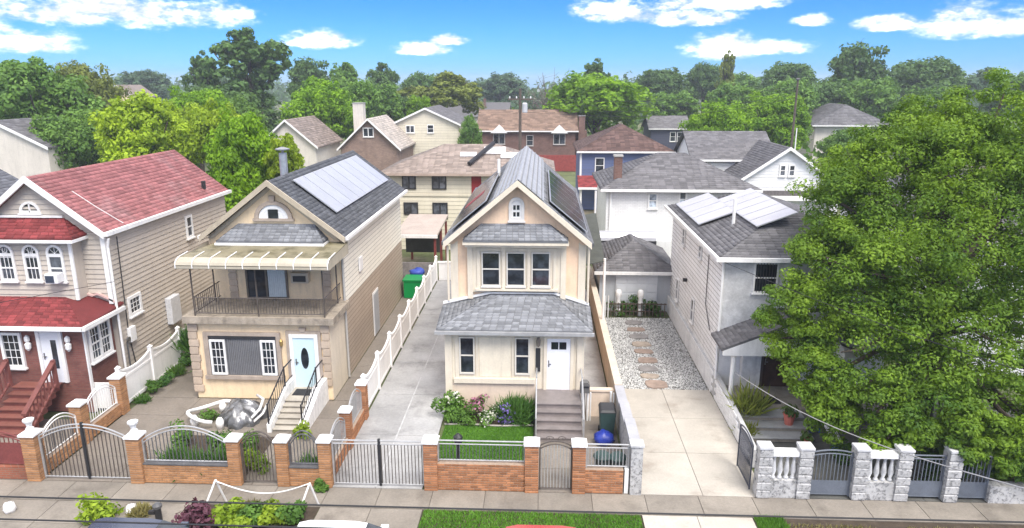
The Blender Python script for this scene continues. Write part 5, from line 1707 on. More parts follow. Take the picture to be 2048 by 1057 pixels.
MB().wbox(9.8, 10.2, 21.35, 21.6, 0, 0.2).wbox(9.5, 9.56, 22.7, 22.8, 0, 0.9).wbox(9.8, 9.86, 22.7, 22.8, 0, 0.86).build('stand', M('slide_blue', (0.03, 0.07, 0.25), 0.5, 0.1), wa)

# ---- flower bed of the middle house
sheet('flower_bed', -3.36, -0.20, 22.78, 23.98, 0.0, soil)
edg = MB().tube([(-3.38, 22.76, 0.03)] + [(-3.2 + 3.0 * i / 8, 22.74 + 0.05 * math.sin(i), 0.03) for i in range(9)], 0.035, 6).build('bed_edging', M('edging', (0.32, 0.30, 0.27), 0.8, 0.1))
tag(edg, 'low stone edging between the lawn and the flower bed', 'edging')
leaf_mid = foliage('leaf_mid', (0.04, 0.10, 0.015), (0.14, 0.27, 0.045))
leaf_deep = foliage('leaf_deep', (0.025, 0.07, 0.012), (0.09, 0.19, 0.03))
leaf_lime = foliage('leaf_lime', (0.12, 0.22, 0.015), (0.34, 0.45, 0.04), 0.35)
petal_pink = foliage('petal_pink', (0.35, 0.12, 0.22), (0.55, 0.30, 0.40), 0.2)
petal_blue = foliage('petal_blue', (0.14, 0.10, 0.36), (0.30, 0.24, 0.60), 0.2)
petal_white = foliage('petal_white', (0.50, 0.52, 0.42), (0.80, 0.80, 0.74), 0.2)
leaf_plum = foliage('leaf_plum', (0.05, 0.018, 0.03), (0.16, 0.06, 0.09), 0.2)
spike_m = foliage('spike_green', (0.03, 0.09, 0.02), (0.12, 0.25, 0.05))


def shrub(name, label, c, r, mat, n=500, size=0.05, flat=0.8, petals=None, pn=90, psize=0.03, spiky=False, cat='shrub', clumps=9, group=None):
    t = thing(name, label, cat, c, group)
    rg = np.random.default_rng(abs(hash((round(c[0], 2), round(c[1], 2)))) % 99999)
    stems = MB()
    for k in range(5):
        a = 2 * math.pi * k / 5 + rg.random()
        stems.tube([(c[0] + .03 * math.cos(a), c[1] + .03 * math.sin(a), c[2]), (c[0] + r * .5 * math.cos(a), c[1] + r * .5 * math.sin(a), c[2] + r * flat * 1.1)], 0.014, 4, 0.005)
    stems.build('stems', M('stem_brown', (0.09, 0.065, 0.04), 0.9, 0.2), t)
    if spiky:
        k = n
        d = rg.normal(size=(k, 3))
        d[:, 2] = np.abs(d[:, 2]) + 0.35
        d /= np.linalg.norm(d, axis=1)[:, None]
        L = r * (0.6 + 0.55 * rg.random(k))
        base = np.array(c) + rg.normal(size=(k, 3)) * np.array([r * .32, r * .32, 0.0])
        tip = base + d * L[:, None] * np.array([1, 1, flat * 1.5])
        side = np.cross(d, rg.normal(size=(k, 3)))
        side /= np.linalg.norm(side, axis=1)[:, None]
        midp = base * 0.45 + tip * 0.55 + np.array([0, 0, .05 * r])
        V = np.stack([base, midp + side * size * .35, tip, midp - side * size * .35], 1).reshape(-1, 3)
        np_mesh('foliage', V, np.arange(k * 4).reshape(k, 4), mat, t, rg.random(k))
        cc = tip[: max(1, pn)]
    else:
        cen = np.array(c) + np.array([0, 0, r * flat * 0.95]) + rg.normal(size=(clumps, 3)) * np.array([r, r, r * flat]) * 0.38
        cen[:, 2] = np.maximum(cen[:, 2], c[2] + r * 0.25)
        v, q, rn = leaf_quads(cen, np.full(clumps, r * 0.55), n // clumps, size, rg, flat)
        v[:, 2] = np.maximum(v[:, 2], c[2] + 0.01)
        np_mesh('foliage', v, q, mat, t, rn)
        up = v[::4][np.argsort(v[::4][:, 2] - 0.3 * v[::4][:, 1])[-pn * 3:]]
        cc = up[rg.permutation(len(up))[:pn]]
    if petals is not None:
        v, q, rn = leaf_quads(cc + np.array([0, 0, psize]), np.full(len(cc), psize), 5, psize, rg, 1.0, aspect=0.9)
        np_mesh('blossom', v, q, petals, t, rn)
    return t


shrub('flowering_shrub', 'leafy shrub with white blossoms at the left end of the flower bed', (-3.18, 23.55, 0), 0.52, leaf_mid, 900, 0.075, 1.0, petals=petal_white, pn=26, psize=0.035)
shrub('green_mound', 'rounded green mound at the lower left of the flower bed', (-2.72, 23.0, 0), 0.45, leaf_mid, 900, 0.05, 0.7)
shrub('green_mound', 'low bright green plant at the left corner of the bed', (-3.22, 22.95, 0), 0.30, leaf_mid, 500, 0.045, 0.7)
shrub('flower_clump', 'pink and mauve flower clump in the middle of the bed', (-2.28, 23.55, 0), 0.42, leaf_mid, 500, 0.045, 0.85, petals=petal_pink, pn=170, psize=0.035)
shrub('flower_clump', 'dark clump with small pale flowers behind the white edged plant', (-1.55, 23.5, 0), 0.36, leaf_deep, 500, 0.045, 0.9, petals=petal_white, pn=50, psize=0.02)
shrub('flower_clump', 'variegated white edged plant at the front of the bed', (-1.85, 22.98, 0), 0.34, leaf_mid, 600, 0.05, 0.7, petals=petal_white, pn=120, psize=0.025)
shrub('spiky_bush', 'large spiky green bush at the right of the flower bed', (-0.78, 23.4, 0), 0.72, spike_m, 1500, 0.07, 0.8, spiky=True, pn=1)
shrub('flower_clump', 'violet blue flower clump in front of the spiky bush', (-1.12, 22.98, 0), 0.34, leaf_deep, 400, 0.045, 0.85, petals=petal_blue, pn=150, psize=0.032)
shrub('green_mound', 'small green plant at the right corner of the bed near the steps', (-0.62, 22.95, 0), 0.34, spike_m, 500, 0.045, 0.75, spiky=True, pn=1)

# ---- planting of the balcony house yard
sheet('garden_soil', -12.1, -9.1, 18.9, 21.6, 0.012, soil)
for i, (x, y, r, sp, lab) in enumerate([(-11.6, 19.6, 0.55, True, 'tall grassy plant behind the arched railing, near the double gate'), (-10.9, 19.4, 0.55, True, 'tall grassy plant in the middle of the arched railing'),
                                        (-10.1, 19.5, 0.55, True, 'tall dry tipped grassy plant near the small arched gate'), (-11.9, 20.8, 0.45, False, 'leafy green shrub left of the covered heap'),
                                        (-10.6, 20.5, 0.5, False, 'low green shrub in front of the covered heap'), (-9.75, 20.6, 0.4, False, 'light green shrub beside the concrete steps'),
                                        (-8.95, 19.5, 0.45, False, 'bright green plant just behind the small arched gate'), (-7.1, 19.4, 0.5, True, 'blue green grassy plant behind the small arched railing'),
                                        (-8.2, 21.6, 0.35, False, 'yellow green weed clump at the foot of the concrete steps')]):
    m_ = [spike_m, leaf_mid, leaf_lime][0 if sp else (2 if i in (6, 8) else 1)]
    shrub('grassy_plant' if sp else 'garden_shrub', lab, (x, y, 0.0), r, m_, 420 if sp else 600, 0.06, 0.9, spiky=sp, pn=1)
# covered heap: folded dark sheeting with a white tube round its left side
pd = thing('covered_heap', 'bulky heap under grey shiny sheeting with white tubular loop in the yard', 'heap', (-11.1, 22.8, 0))
rg = np.random.default_rng(17)
hv = MB()
nu, nv = 40, 10
for i in range(nv + 1):
    f_ = i / nv
    for j in range(nu):
        th = 2 * math.pi * j / nu
        fold = 1 + 0.10 * math.sin(7 * th + 2.2 * f_) + 0.07 * math.sin(13 * th - 3 * f_) + 0.03 * rg.normal()
        rr = (1.0 - f_ ** 1.6) * fold
        hgt = 0.62 * math.sin(f_ * math.pi / 2) * (1 + 0.18 * math.sin(3 * th)) + 0.06 * math.sin(9 * th + 6 * f_) * f_
        hv.v.append((-10.82 + 0.82 * rr * math.cos(th), 22.95 + 0.85 * rr * math.sin(th), max(0.0, hgt)))
for i in range(nv):
    for j in range(nu):
        hv.f.append((i * nu + j, i * nu + (j + 1) % nu, (i + 1) * nu + (j + 1) % nu, (i + 1) * nu + j))
hv.build('sheeting', M('sheet_grey', (0.10, 0.10, 0.102), 0.25, 0.25, 4.0, c2=(0.27, 0.27, 0.275), c2scale=2.2, c2lo=.46, c2hi=.66, spec=0.8, metal=0.35), pd, smooth=True)
for (pts, r_) in (([(-11.9 + 1.0 * math.cos(t_) * 0.75, 22.75 + 0.75 * math.sin(t_), 0.35 + 0.12 * math.sin(2 * t_)) for t_ in [0.6 + 4.6 * k / 16 for k in range(17)]], 0.07),
                  ([(-10.3, 22.4, 0.25), (-10.1, 22.8, 0.45), (-10.15, 23.3, 0.6), (-10.5, 23.6, 0.62)], 0.05), ([(-10.25, 22.35, 0.1), (-10.0, 22.8, 0.28), (-10.02, 23.3, 0.42)], 0.045)):
    MB().tube(pts, r_, 7).build('white_tube', white_paint, pd, smooth=True)
for (x, y) in ((-11.3, 22.15), (-12.3, 22.3), (-11.75, 23.4)):
    MB().lathe(x, y, [(0.12, 0.0), (0.15, 0.25), (0.08, 0.4)], 8).build('white_foot', white_stone, pd, smooth=True)
shrub('heap_weeds', 'green weeds inside the white tubular loop in the yard', (-11.85, 22.75, 0.0), 0.4, leaf_mid, 420, 0.05, 0.7)

# plants along the alley by the left vinyl fence
for i, (y, r) in enumerate(((24.1, 0.26), (24.9, 0.32), (25.8, 0.3), (26.7, 0.36), (27.6, 0.38), (28.6, 0.42))):
    shrub('fence_plant', 'low green plant at the foot of the white fence, %s from the street' % ['first', 'second', 'third', 'fourth', 'fifth', 'sixth'][i], (-15.22, y, 0), r, leaf_mid if i % 2 else spike_m, 420, 0.06, 0.9, spiky=(i % 3 == 0), pn=1, group='plants along the white fence')
t = shrub('tall_yucca', 'tall spear leaved plant between the white fence and the quoined corner', (-15.1, 28.0, 0.6), 0.8, spike_m, 260, 0.1, 1.1, spiky=True, pn=1)

# ---- kerbside planting and the chain posts
lp = MB()
for i, (x, y, r, m_, sp, lab) in enumerate([(-12.35, 16.75, 0.55, leaf_lime, False, 'bright lime green bush on the pavement at the lower left'), (-11.3, 17.0, 0.3, MATS['dry_grass'], True, 'sparse yellowish weeds beside the lime bush'),
                                           (-9.35, 16.45, 0.5, leaf_plum, False, 'dark plum coloured shrub by the kerb'), (-8.6, 16.8, 0.42, leaf_lime, False, 'yellow green plant right of the plum shrub'),
                                           (-7.9, 16.7, 0.42, leaf_mid, False, 'light green leafy plant in the middle of the chained bed'), (-7.3, 16.9, 0.4, leaf_lime, False, 'yellow green plant left of the right chain post'),
                                           (-6.75, 16.85, 0.38, leaf_mid, False, 'green plant at the right end of the chained bed'), (-8.2, 17.25, 0.3, MATS['dry_grass'], True, 'dry grass along the back of the chained bed'),
                                           (-6.55, 18.45, 0.22, leaf_mid, False, 'weed growing at the foot of the brick pillar by the driveway gate'), (-8.1, 16.1, 0.36, leaf_lime, False, 'lime plant at the kerb edge of the chained bed'), (-16.0, 17.1, 0.3, leaf_lime, False, 'yellow green weed at the far left pavement edge')]):
    shrub('kerb_plant', lab, (x, y, -0.02), r, m_, 700, 0.075, 0.8, spiky=sp, pn=1)
cp = thing('chain_fence', 'white leaning post pairs joined by a drooping white chain', 'fence', (-7.9, 17.4, 0))
for (x, y) in ((-9.25, 17.5), (-6.5, 17.45)):
    MB().tube([(x, y, 0.86), (x - 0.28, y - 0.45, 0.0)], 0.03, 6).build('post', white_paint, cp)
    MB().tube([(x, y, 0.86), (x + 0.12, y + 0.25, 0.0)], 0.03, 6).build('post', white_paint, cp)
MB().tube([(-9.25 + 2.75 * i / 16, 17.48, 0.84 - 0.36 * math.sin(math.pi * i / 16)) for i in range(17)], 0.02, 5).build('chain', white_paint, cp)
for (x, y, lab) in ((-15.1, 17.0, 'white painted stone at the lower left corner of the pavement'), (-11.55, 17.05, 'white painted stone between the lime bush and the black bollard')):
    blob('painted_stone', lab, 'stone', (x, y, 0), 0.16, white_stone, 3, 1.0, 1.0, 1.2)
bl = thing('bollard', 'short black bollard with grey cap at the kerb', 'bollard', (-10.6, 16.75, 0))
MB().tube([(-10.6, 16.75, 0), (-10.6, 16.75, 0.42)], 0.09, 10).build('post', black_iron, bl)
MB().lathe(-10.6, 16.75, [(0.12, 0.42), (0.13, 0.5), (0.07, 0.56)], 10).build('cap', grey_iron, bl)
MB().wbox(-10.86, -10.68, 16.7, 16.8, 0.22, 0.32).build('bracket', black_iron, bl)


# ---- parked cars: only their roofs reach into view
def car(label, x0, y, paint, length=4.5):
    t = thing('parked_car', label, 'car', (x0, y, 0), 'cars parked along the kerb')
    fr = Fr(x0, y, 0)
    L = length
    prof = [(-L / 2, 0.35), (L / 2, 0.35), (L / 2, 0.72), (L / 2 - 0.15, 0.88), (L / 2 - 1.05, 0.97), (-L / 2 + 0.35, 1.0), (-L / 2, 0.85)]
    MB().prism(prof, -0.88, 0.88, fr).build('body', paint, t, bevel=0.08)
    cab = [(-L / 2 + 0.45, 0.99), (L / 2 - 1.15, 0.96), (L / 2 - 1.95, 1.40), (L / 2 - 2.3, 1.45), (-L / 2 + 1.15, 1.44), (-L / 2 + 0.85, 1.36)]
    m_ = MB()
    n = len(cab)
    ins = [0.86, 0.86, 0.66, 0.62, 0.62, 0.66]
    vs = [fr.p(u, -i, z) for (u, z), i in zip(cab, ins)] + [fr.p(u, i, z) for (u, z), i in zip(cab, ins)]
    m_.add(vs, [tuple(range(n))[::-1], tuple(range(n, 2 * n))] + [(i, (i + 1) % n, n + (i + 1) % n, n + i) for i in range(n)])
    m_.build('cabin_glass', glass_dark, t)
    MB().add([fr.p(u, d, z) for u, d, z in ((L / 2 - 1.98, -0.65, 1.41), (L / 2 - 1.98, 0.65, 1.41), (L / 2 - 2.3, 0.63, 1.47), (L / 2 - 2.3, -0.63, 1.47), (-L / 2 + 1.1, 0.63, 1.465), (-L / 2 + 1.1, -0.63, 1.465), (-L / 2 + 0.82, 0.65, 1.38), (-L / 2 + 0.82, -0.65, 1.38))],
             [(0, 1, 2, 3), (3, 2, 4, 5), (5, 4, 6, 7)]).build('roof', paint, t, smooth=True)
    for sx in (-1, 1):
        for sy in (-1, 1):
            c = fr.p(sx * (L / 2 - 0.85), sy * 0.78, 0.32)
            w_ = MB().tube([(c[0], c[1] - 0.1, c[2]), (c[0], c[1] + 0.1, c[2])], 0.32, 16).build('wheel', M('tyre', (0.02, 0.02, 0.02), 0.8, 0.1), t)
            MB().tube([(c[0], c[1] - 0.112, c[2]), (c[0], c[1] + 0.112, c[2])], 0.19, 12).build('rim', steel, w_)
    for s in (-1, 1):
        MB().box(L / 2 - 0.06, L / 2 + 0.012, s * 0.6 - 0.16, s * 0.6 + 0.16, 0.6, 0.72, fr).build('headlight', glass_pale, t)
        MB().box(-L / 2 - 0.012, -L / 2 + 0.06, s * 0.62 - 0.16, s * 0.62 + 0.16, 0.66, 0.8, fr).build('tail_light', red_reflection_lens, t)
        MB().box(L / 2 - 1.75, L / 2 - 1.55, s * 0.97 - 0.1, s * 0.97 + 0.1, 0.95, 1.1, fr).build('mirror', paint, t, bevel=0.02)
    return t


car('dark blue parked car with only its roof in view at lower left', -9.55, 14.15, M('paint_navy', (0.03, 0.04, 0.075), 0.25, 0.05, spec=0.8))
car('white parked car with only its roof in view before the driveway gate', -4.45, 14.25, M('paint_white', (0.75, 0.75, 0.75), 0.25, 0.03, spec=0.8))
car('red parked car with only its roof in view before the brick wall', 0.65, 14.28, M('paint_red', (0.35, 0.03, 0.03), 0.25, 0.05, spec=0.8))

# ---- overhead wires
wire = M('wire_black', (0.02, 0.02, 0.022), 0.6, 0.1)
for (y, z, lab) in ((7.4, 7.02, 'upper black overhead cable running along the street'), (7.4, 6.70, 'lower black overhead cable running along the street')):
    o = MB().tube([(-24 + 48 * i / 24, y, z - 0.10 * math.sin(math.pi * i / 24)) for i in range(25)], 0.011, 5).build('overhead_cable', wire)
    tag(o, lab, 'cable', 'cables along the street')
pale_wire = M('wire_pale', (0.42, 0.41, 0.40), 0.6, 0.1)


def drop(label, p, q, sag, r, mat):
    p, q = Vector(p), Vector(q)
    o = MB().tube([tuple(p.lerp(q, i / 14) - Vector((0, 0, sag * math.sin(math.pi * i / 14)))) for i in range(15)], r, 5).build('service_drop', mat)
    return tag(o, label, 'cable')


drop('pale service cable dropping from the grey house porch across its fence', (7.1, 24.1, 1.65), (7.35, 7.4, 6.9), 0.5, 0.012, pale_wire)
drop('dark service cable from the eave corner of the grey house', (6.75, 25.2, 5.5), (11.5, 7.4, 7.0), 0.3, 0.010, wire)
drop('dark service cable from the corner of the beige house', (-16.1, 24.8, 4.6), (-24.0, 7.4, 6.9), 0.3, 0.010, wire)

# ================================================================== houses behind
siding_pale = M('siding_pale', (0.62, 0.57, 0.45), 0.6, 0.05, 1.0, objvar=0.04, streak=0.08)
siding_blue = M('siding_blue', (0.105, 0.135, 0.25), 0.6, 0.06, 1.0, objvar=0.05)
siding_navy = M('siding_navy', (0.06, 0.065, 0.10), 0.6, 0.08, 1.0, objvar=0.05)
siding_white = M('siding_white', (0.72, 0.72, 0.71), 0.6, 0.05, 1.0, objvar=0.03, streak=0.08)
brick_white = brickwork('brick_white', (0.72, 0.72, 0.71), (0.67, 0.67, 0.66), (0.58, 0.58, 0.57), 0.3, 0.1, 0.08)
brick_brown = brickwork('brick_brown', (0.17, 0.088, 0.068), (0.125, 0.062, 0.05), (0.16, 0.12, 0.1), 0.3, 0.1)
stucco_pale = M('stucco_pale', (0.60, 0.555, 0.49), 0.85, 0.08, 0.6, streak=0.15)
FACE = {'front': lambda x0, x1, y0, y1: Fr(0, y0, 0), 'right': lambda x0, x1, y0, y1: Fr(x1, 0, 90), 'left': lambda x0, x1, y0, y1: Fr(x0, 0, -90)}


def bhouse(name, label, x0, x1, y0, y1, ze, zr, style, wm, rm, wins=(), ov=0.35, sid=None, cat='house', ex=0.22, fm=white_paint, gm=glass_dark, inset=None, z0=0.0, chim=None, fascia=white_paint):
    t = thing(name, label, cat, ((x0 + x1) / 2, (y0 + y1) / 2, z0))
    xm, ym = (x0 + x1) / 2, (y0 + y1) / 2
    sh = (zr - ze)
    if style == 'gable_y':
        k = sh * ov / ((x1 - x0) / 2)
        MB().prism([(x0, z0), (x1, z0), (x1, ze), (xm, zr - 0.03), (x0, ze)], -y1, -y0).build('wall', wm, t)
        pl = gable_y_planes(x0 - ov, x1 + ov, y0 - ov, y1 + ov, ze - k + 0.1, zr + 0.1)
    elif style == 'gable_x':
        k = sh * ov / ((y1 - y0) / 2)
        MB().prism([(y0, z0), (y1, z0), (y1, ze), (ym, zr - 0.03), (y0, ze)], x0, x1, Fr(0, 0, 90)).build('wall', wm, t)
        pl = gable_x_planes(x0 - ov, x1 + ov, y0 - ov, y1 + ov, ze - k + 0.1, zr + 0.1)
    else:
        MB().wbox(x0, x1, y0, y1, z0, ze).build('wall', wm, t)
        pl = hip_planes(x0 - ov, x1 + ov, y0 - ov, y1 + ov, ze + 0.02, zr, inset)
    roof(t, pl, rm, 0.12, ex, (ex or 0.3) * 2)
    if sid:
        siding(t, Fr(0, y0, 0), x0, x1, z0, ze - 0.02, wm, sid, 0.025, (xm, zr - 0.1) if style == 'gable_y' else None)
    if style == 'gable_y':
        r = MB()
        k = sh * ov / ((x1 - x0) / 2)
        for xe in (x0 - ov - 0.02, x1 + ov + 0.02):
            r.prism([(xe, ze - k + 0.12), (xe, ze - k - 0.12), (xm, zr - 0.12), (xm, zr + 0.13)], -(y0 - ov), -(y0 - ov - 0.08))
        r.build('rake_board', fascia, t)
    else:
        MB().wbox(x0 - ov - 0.02, x1 + ov + 0.02, y0 - ov - 0.09, y0 - ov - 0.005, ze - 0.14, ze + 0.02).build('gutter', fascia, t)
    for w_ in wins:
        f, a, c, e, g = w_[:5]
        kw = w_[5] if len(w_) > 5 else {}
        kk = dict(fw=0.09, d=0.03 if sid else 0.0, dep=0.07, rail=True, sill=True)
        kk.update(kw)
        m1, m2 = kk.pop('fm', fm), kk.pop('gm', gm)
        window(t, FACE[f](x0, x1, y0, y1), a, c, e, g, m1, m2, **kk)
    if chim:
        cx, cy, cw, ca, cb, cm = chim
        c_ = MB().wbox(cx - cw / 2, cx + cw / 2, cy - cw / 2, cy + cw / 2, ca, cb).build('chimney', cm, t)
        MB().wbox(cx - cw / 2 - .05, cx + cw / 2 + .05, cy - cw / 2 - .05, cy + cw / 2 + .05, cb, cb + 0.1).build('chimney_cap', kerb_mat, c_)
    return t


BF = dict(mullions=(), rail=False)
t = bhouse('cream_house', 'wide cream sided house with tan hip roof and black framed windows behind the middle house', -11.2, 0.5, 49.8, 57.5, 5.62, 7.35, 'hip', siding_pale, shingle_tan,
           [('front', -10.0, -9.0, 4.45, 5.45, dict(mullions=(-9.5,), rail=False, sill=False)), ('front', -7.85, -6.8, 4.45, 5.45, dict(mullions=(-7.32,), rail=False, sill=False)),
            ('front', -9.95, -8.9, 2.6, 3.5, dict(mullions=(-9.42,), rail=False, sill=False)), ('front', -7.85, -6.75, 2.3, 3.5, dict(mullions=(-7.3,), rail=False, sill=False)), ('front', -3.7, -3.0, 4.3, 5.5, {})],
           0.5, 0.3, fm=black_frame, gm=glass_soft, fascia=M('fascia_tan', (0.36, 0.28, 0.23), 0.7, 0.1))
MB().wbox(-5.0, -4.3, 49.72, 49.765, 3.6, 5.55).build('red_shutter', M('shutter_red', (0.25, 0.02, 0.02), 0.6, 0.1), t)
MB().wbox(-11.25, 0.55, 49.72, 49.775, 3.95, 4.1).build('storey_band', siding_pale, t)
MB().tube([(-5.2, 50.2, 6.25), (-3.6, 53.0, 7.5)], 0.16, 8).build('roof_duct', black_iron, t)
for (x, y, w_, h_, m_) in ((-4.3, 52.0, 1.6, 0.9, white_paint), (-6.0, 51.6, 1.2, 0.5, white_paint), (-3.0, 51.4, 1.3, 0.7, ac_white)):
    z = 5.75 + (y - 49.3) * 0.4
    MB().slab([(x, y, z + .03), (x + w_, y, z + .03), (x + w_, y + h_, z + h_ * .4 + .03), (x, y + h_, z + h_ * .4 + .03)], 0.08).build('roof_hatch', m_, t)

# carport and the things under it
cp = thing('carport', 'small carport with pale flat roof and dark red posts beside the cream house', 'carport', (-7.6, 44, 0))
MB().slab([(-9.0, 41.6, 2.85), (-6.35, 41.6, 2.85), (-6.35, 47.0, 3.15), (-9.0, 47.0, 3.15)], 0.14).build('roof', M('carport_pale', (0.38, 0.32, 0.28), 0.8, 0.1, 1.0, streak=0.1), cp)
MB().wbox(-9.05, -6.3, 41.5, 41.59, 2.68, 2.87).build('fascia', white_paint, cp)
for (x, y) in ((-8.9, 41.75), (-6.5, 41.75), (-6.5, 44.3), (-6.5, 46.8), (-8.9, 46.8)):
    MB().wbox(x - 0.07, x + 0.07, y - 0.07, y + 0.07, 0, 2.7).build('post', M('post_red', (0.18, 0.04, 0.035), 0.6, 0.15), cp)
MB().wbox(-9.0, -6.6, 45.2, 45.26, 0.9, 2.7).build('tarp', M('tarp_olive', (0.05, 0.05, 0.045), 0.8, 0.2, 2.0), cp)
MB().wbox(-8.9, -6.6, 42.0, 42.15, 0.0, 1.0).build('parapet', M('parapet_grey', (0.22, 0.20, 0.20), 0.9, 0.25, 5.0, bump=0.4), cp)
gb = thing('green_crate', 'bright green storage box in the alley beyond the white fence', 'box', (-7.3, 38.3, 0))
green_pl = M('plastic_green', (0.0, 0.22, 0.05), 0.4, 0.1)
MB().wbox(-7.75, -6.75, 37.8, 38.9, 0, 1.0).build('body', green_pl, gb, bevel=0.03)
MB().wbox(-7.8, -6.7, 37.75, 38.95, 1.003, 1.08).build('lid', green_pl, gb)
blob('blue_tarp', 'crumpled blue tarpaulin behind the green storage box', 'tarp', (-7.25, 39.5, 0.9), 0.38, M('tarp_blue', (0.03, 0.06, 0.3), 0.5, 0.2), 12, 1.2, 0.9, 0.7)

t = bhouse('blue_house', 'blue sided house with brown hip roof beyond the boundary wall', 3.7, 12.1, 67.0, 76.0, 5.6, 7.9, 'hip', siding_blue, shingle_brown,
           [('front', 5.05, 5.95, 3.5, 5.0, {}), ('front', 9.4, 10.2, 3.5, 5.0, {})], 0.4, 0.3, inset=4.0)
MB().wbox(3.62, 3.8, 66.9, 66.99, 0, 5.4).build('corner_board', white_paint, t)
roof(t, [[(3.4, 64.6, 2.5), (6.4, 64.6, 2.5), (6.4, 66.95, 3.3), (3.4, 66.95, 3.3)]], shingle_deepred, 0.1, 0.22, 0.4, name='porch_roof')
MB().wbox(3.4, 6.4, 64.5, 64.6, 2.3, 2.5).wbox(3.6, 3.75, 64.8, 64.95, 0, 2.4).wbox(6.0, 6.15, 64.8, 64.95, 0, 2.4).build('porch_frame', white_paint, t)

t = bhouse('white_house', 'white brick house with grey hip roof and brown chimney behind the garage', 4.1, 13.2, 43.9, 51.2, 5.45, 7.35, 'hip', brick_white, shingle_mid,
           [('front', 6.7, 7.3, 4.2, 5.2, {}), ('front', 8.6, 9.1, 4.3, 5.3, {}), ('front', 11.4, 12.0, 4.2, 5.2, {})], 0.4, None, gm=glass_pale, chim=(4.85, 44.9, 0.5, 5.5, 7.35, brick_brown))
MB().wbox(4.1, 8.0, 42.6, 43.88, 0, 2.4).build('lean_to', siding_white, t)
MB().tube([(4.35, 43.82, 5.4), (4.35, 43.82, 0.2)], 0.06, 6).build('downpipe', white_paint, t)
t = bhouse('white_gable_house', 'white sided house with front gable and paired small windows at right', 15.7, 22.2, 55.0, 66.0, 4.75, 7.0, 'gable_y', siding_white, shingle_mid,
           [('front', 18.35, 18.85, 4.85, 5.75, {}), ('front', 19.05, 19.55, 4.85, 5.75, {})], 0.35, 0.25, gm=glass_soft)
MB().wbox(15.9, 22.0, 54.6, 54.98, 3.4, 3.75).build('lattice_band', M('lattice_dark', (0.10, 0.09, 0.09), 0.8, 0.3, 8.0), t)
MB().wbox(15.4, 23.0, 54.0, 54.99, 3.1, 3.38).build('porch_fascia', white_paint, t)
MB().wbox(22.0, 22.5, 53.6, 54.0, 0, 4.9).build('white_chimney', white_paint, t)
bhouse('white_wing_house', 'white house with dark grey gable roof left of the front gabled white house', 12.9, 19.5, 60.0, 68.0, 5.6, 7.6, 'gable_x', siding_white, shingle_mid, [], 0.35, 0.3)

# garage at the end of the gravel
t = bhouse('garage', 'low garage with grey hip roof and white panelled door behind the gravel yard', 3.15, 7.0, 36.0, 41.0, 2.25, 3.55, 'hip', M('garage_grey', (0.42, 0.44, 0.46), 0.7, 0.06, 1.0, streak=0.1), shingle_mid, [], 0.3, None, 'garage', 0.18, inset=2.1)
gd = MB().wbox(4.0, 6.2, 35.93, 35.995, 0.05, 2.05).build('garage_door', M('garage_white', (0.60, 0.62, 0.64), 0.5, 0.05), t)
for k in range(4):
    for j in range(4):
        MB().wbox(4.06 + 0.54 * j, 4.54 + 0.54 * j, 35.90, 35.929, 0.12 + 0.49 * k, 0.54 + 0.49 * k).build('door_panel', MATS['garage_white'], gd)
gf = thing('garden_fence', 'low dark wooden fence before the garage planting', 'fence', (4.9, 35.1, 0))
wood_dark = M('wood_dark', (0.10, 0.075, 0.055), 0.8, 0.2, 4.0, objvar=0.15)
for k in range(16):
    x = 3.5 + 0.2 * k
    piece('picket', wood_dark, gf, x - 0.02, x + 0.02, -35.12, -35.08, 0, 0.75)
for z in (0.25, 0.65):
    piece('rail', wood_dark, gf, 3.4, 6.6, -35.16, -35.122, z, z + 0.05)
for (x, y, r, lab) in ((4.2, 35.5, 0.5, 'dark shrub before the garage door, left of three'), (5.1, 35.5, 0.55, 'dark shrub before the garage door, middle of three'), (6.0, 35.5, 0.5, 'dark shrub before the garage door, right of three')):
    shrub('garage_shrub', lab, (x, y, 0), r, leaf_deep, 420, 0.08, 0.8)
for (x, lab) in ((5.25, 'white garden statue in the middle of the garage planting'), (4.1, 'small white garden statue at the left of the garage planting')):
    o = MB().lathe(x, 35.3, [(0.12, 0.4), (0.14, 0.7), (0.1, 0.9), (0.16, 1.05), (0.17, 1.25), (0.12, 1.38), (0.03, 1.42)], 10).lathe(x, 35.3, [(0.15, 0), (0.12, 0.4)], 8).build('garden_statue', white_stone, smooth=True)
    tag(o, lab, 'statue')
for (x) in (3.4, 3.55):
    o = MB().tube([(x, 35.0, 0), (x, 35.0, 1.15)], 0.03, 6).build('white_pole', white_paint)
    tag(o, '%s of two thin white poles at the left of the garden fence' % ('left' if x < 3.5 else 'right'), 'pole')
cn_ = thing('metal_canopy', 'curved pale metal canopy between the garage and the white house', 'canopy', (5.0, 42.0, 0))
m_ = MB()
for i in range(8):
    t0, t1 = math.pi * i / 8, math.pi * (i + 1) / 8
    y0, z0_, y1, z1_ = 42.0 - 0.55 * math.cos(t0), 2.65 + 0.5 * math.sin(t0), 42.0 - 0.55 * math.cos(t1), 2.65 + 0.5 * math.sin(t1)
    m_.add([(3.25, y0, z0_), (6.95, y0, z0_), (6.95, y1, z1_), (3.25, y1, z1_)], [(0, 1, 2, 3)])
m_.build('shell', M('canopy_metal', (0.50, 0.50, 0.52), 0.35, 0.08, metal=0.4), cn_, smooth=True)
for x in (3.3, 6.9):
    MB().tube([(x, 41.5, 0), (x, 41.5, 2.65)], 0.04, 6).build('post', black_iron, cn_)
MB().wbox(3.25, 6.95, 41.4, 41.46, 2.3, 2.64).build('skirt', black_frame, cn_)
sh = thing('shade_canopy', 'dark mesh shade canopy with white pole beside the ribbed roof', 'canopy', (2.6, 34, 0))
MB().slab([(2.05, 30.5, 4.0), (2.9, 30.8, 4.1), (3.0, 38.0, 5.0), (2.1, 37.5, 4.9)], 0.05).build('mesh', M('mesh_dark', (0.07, 0.075, 0.065), 0.9, 0.2, 2.0), sh)
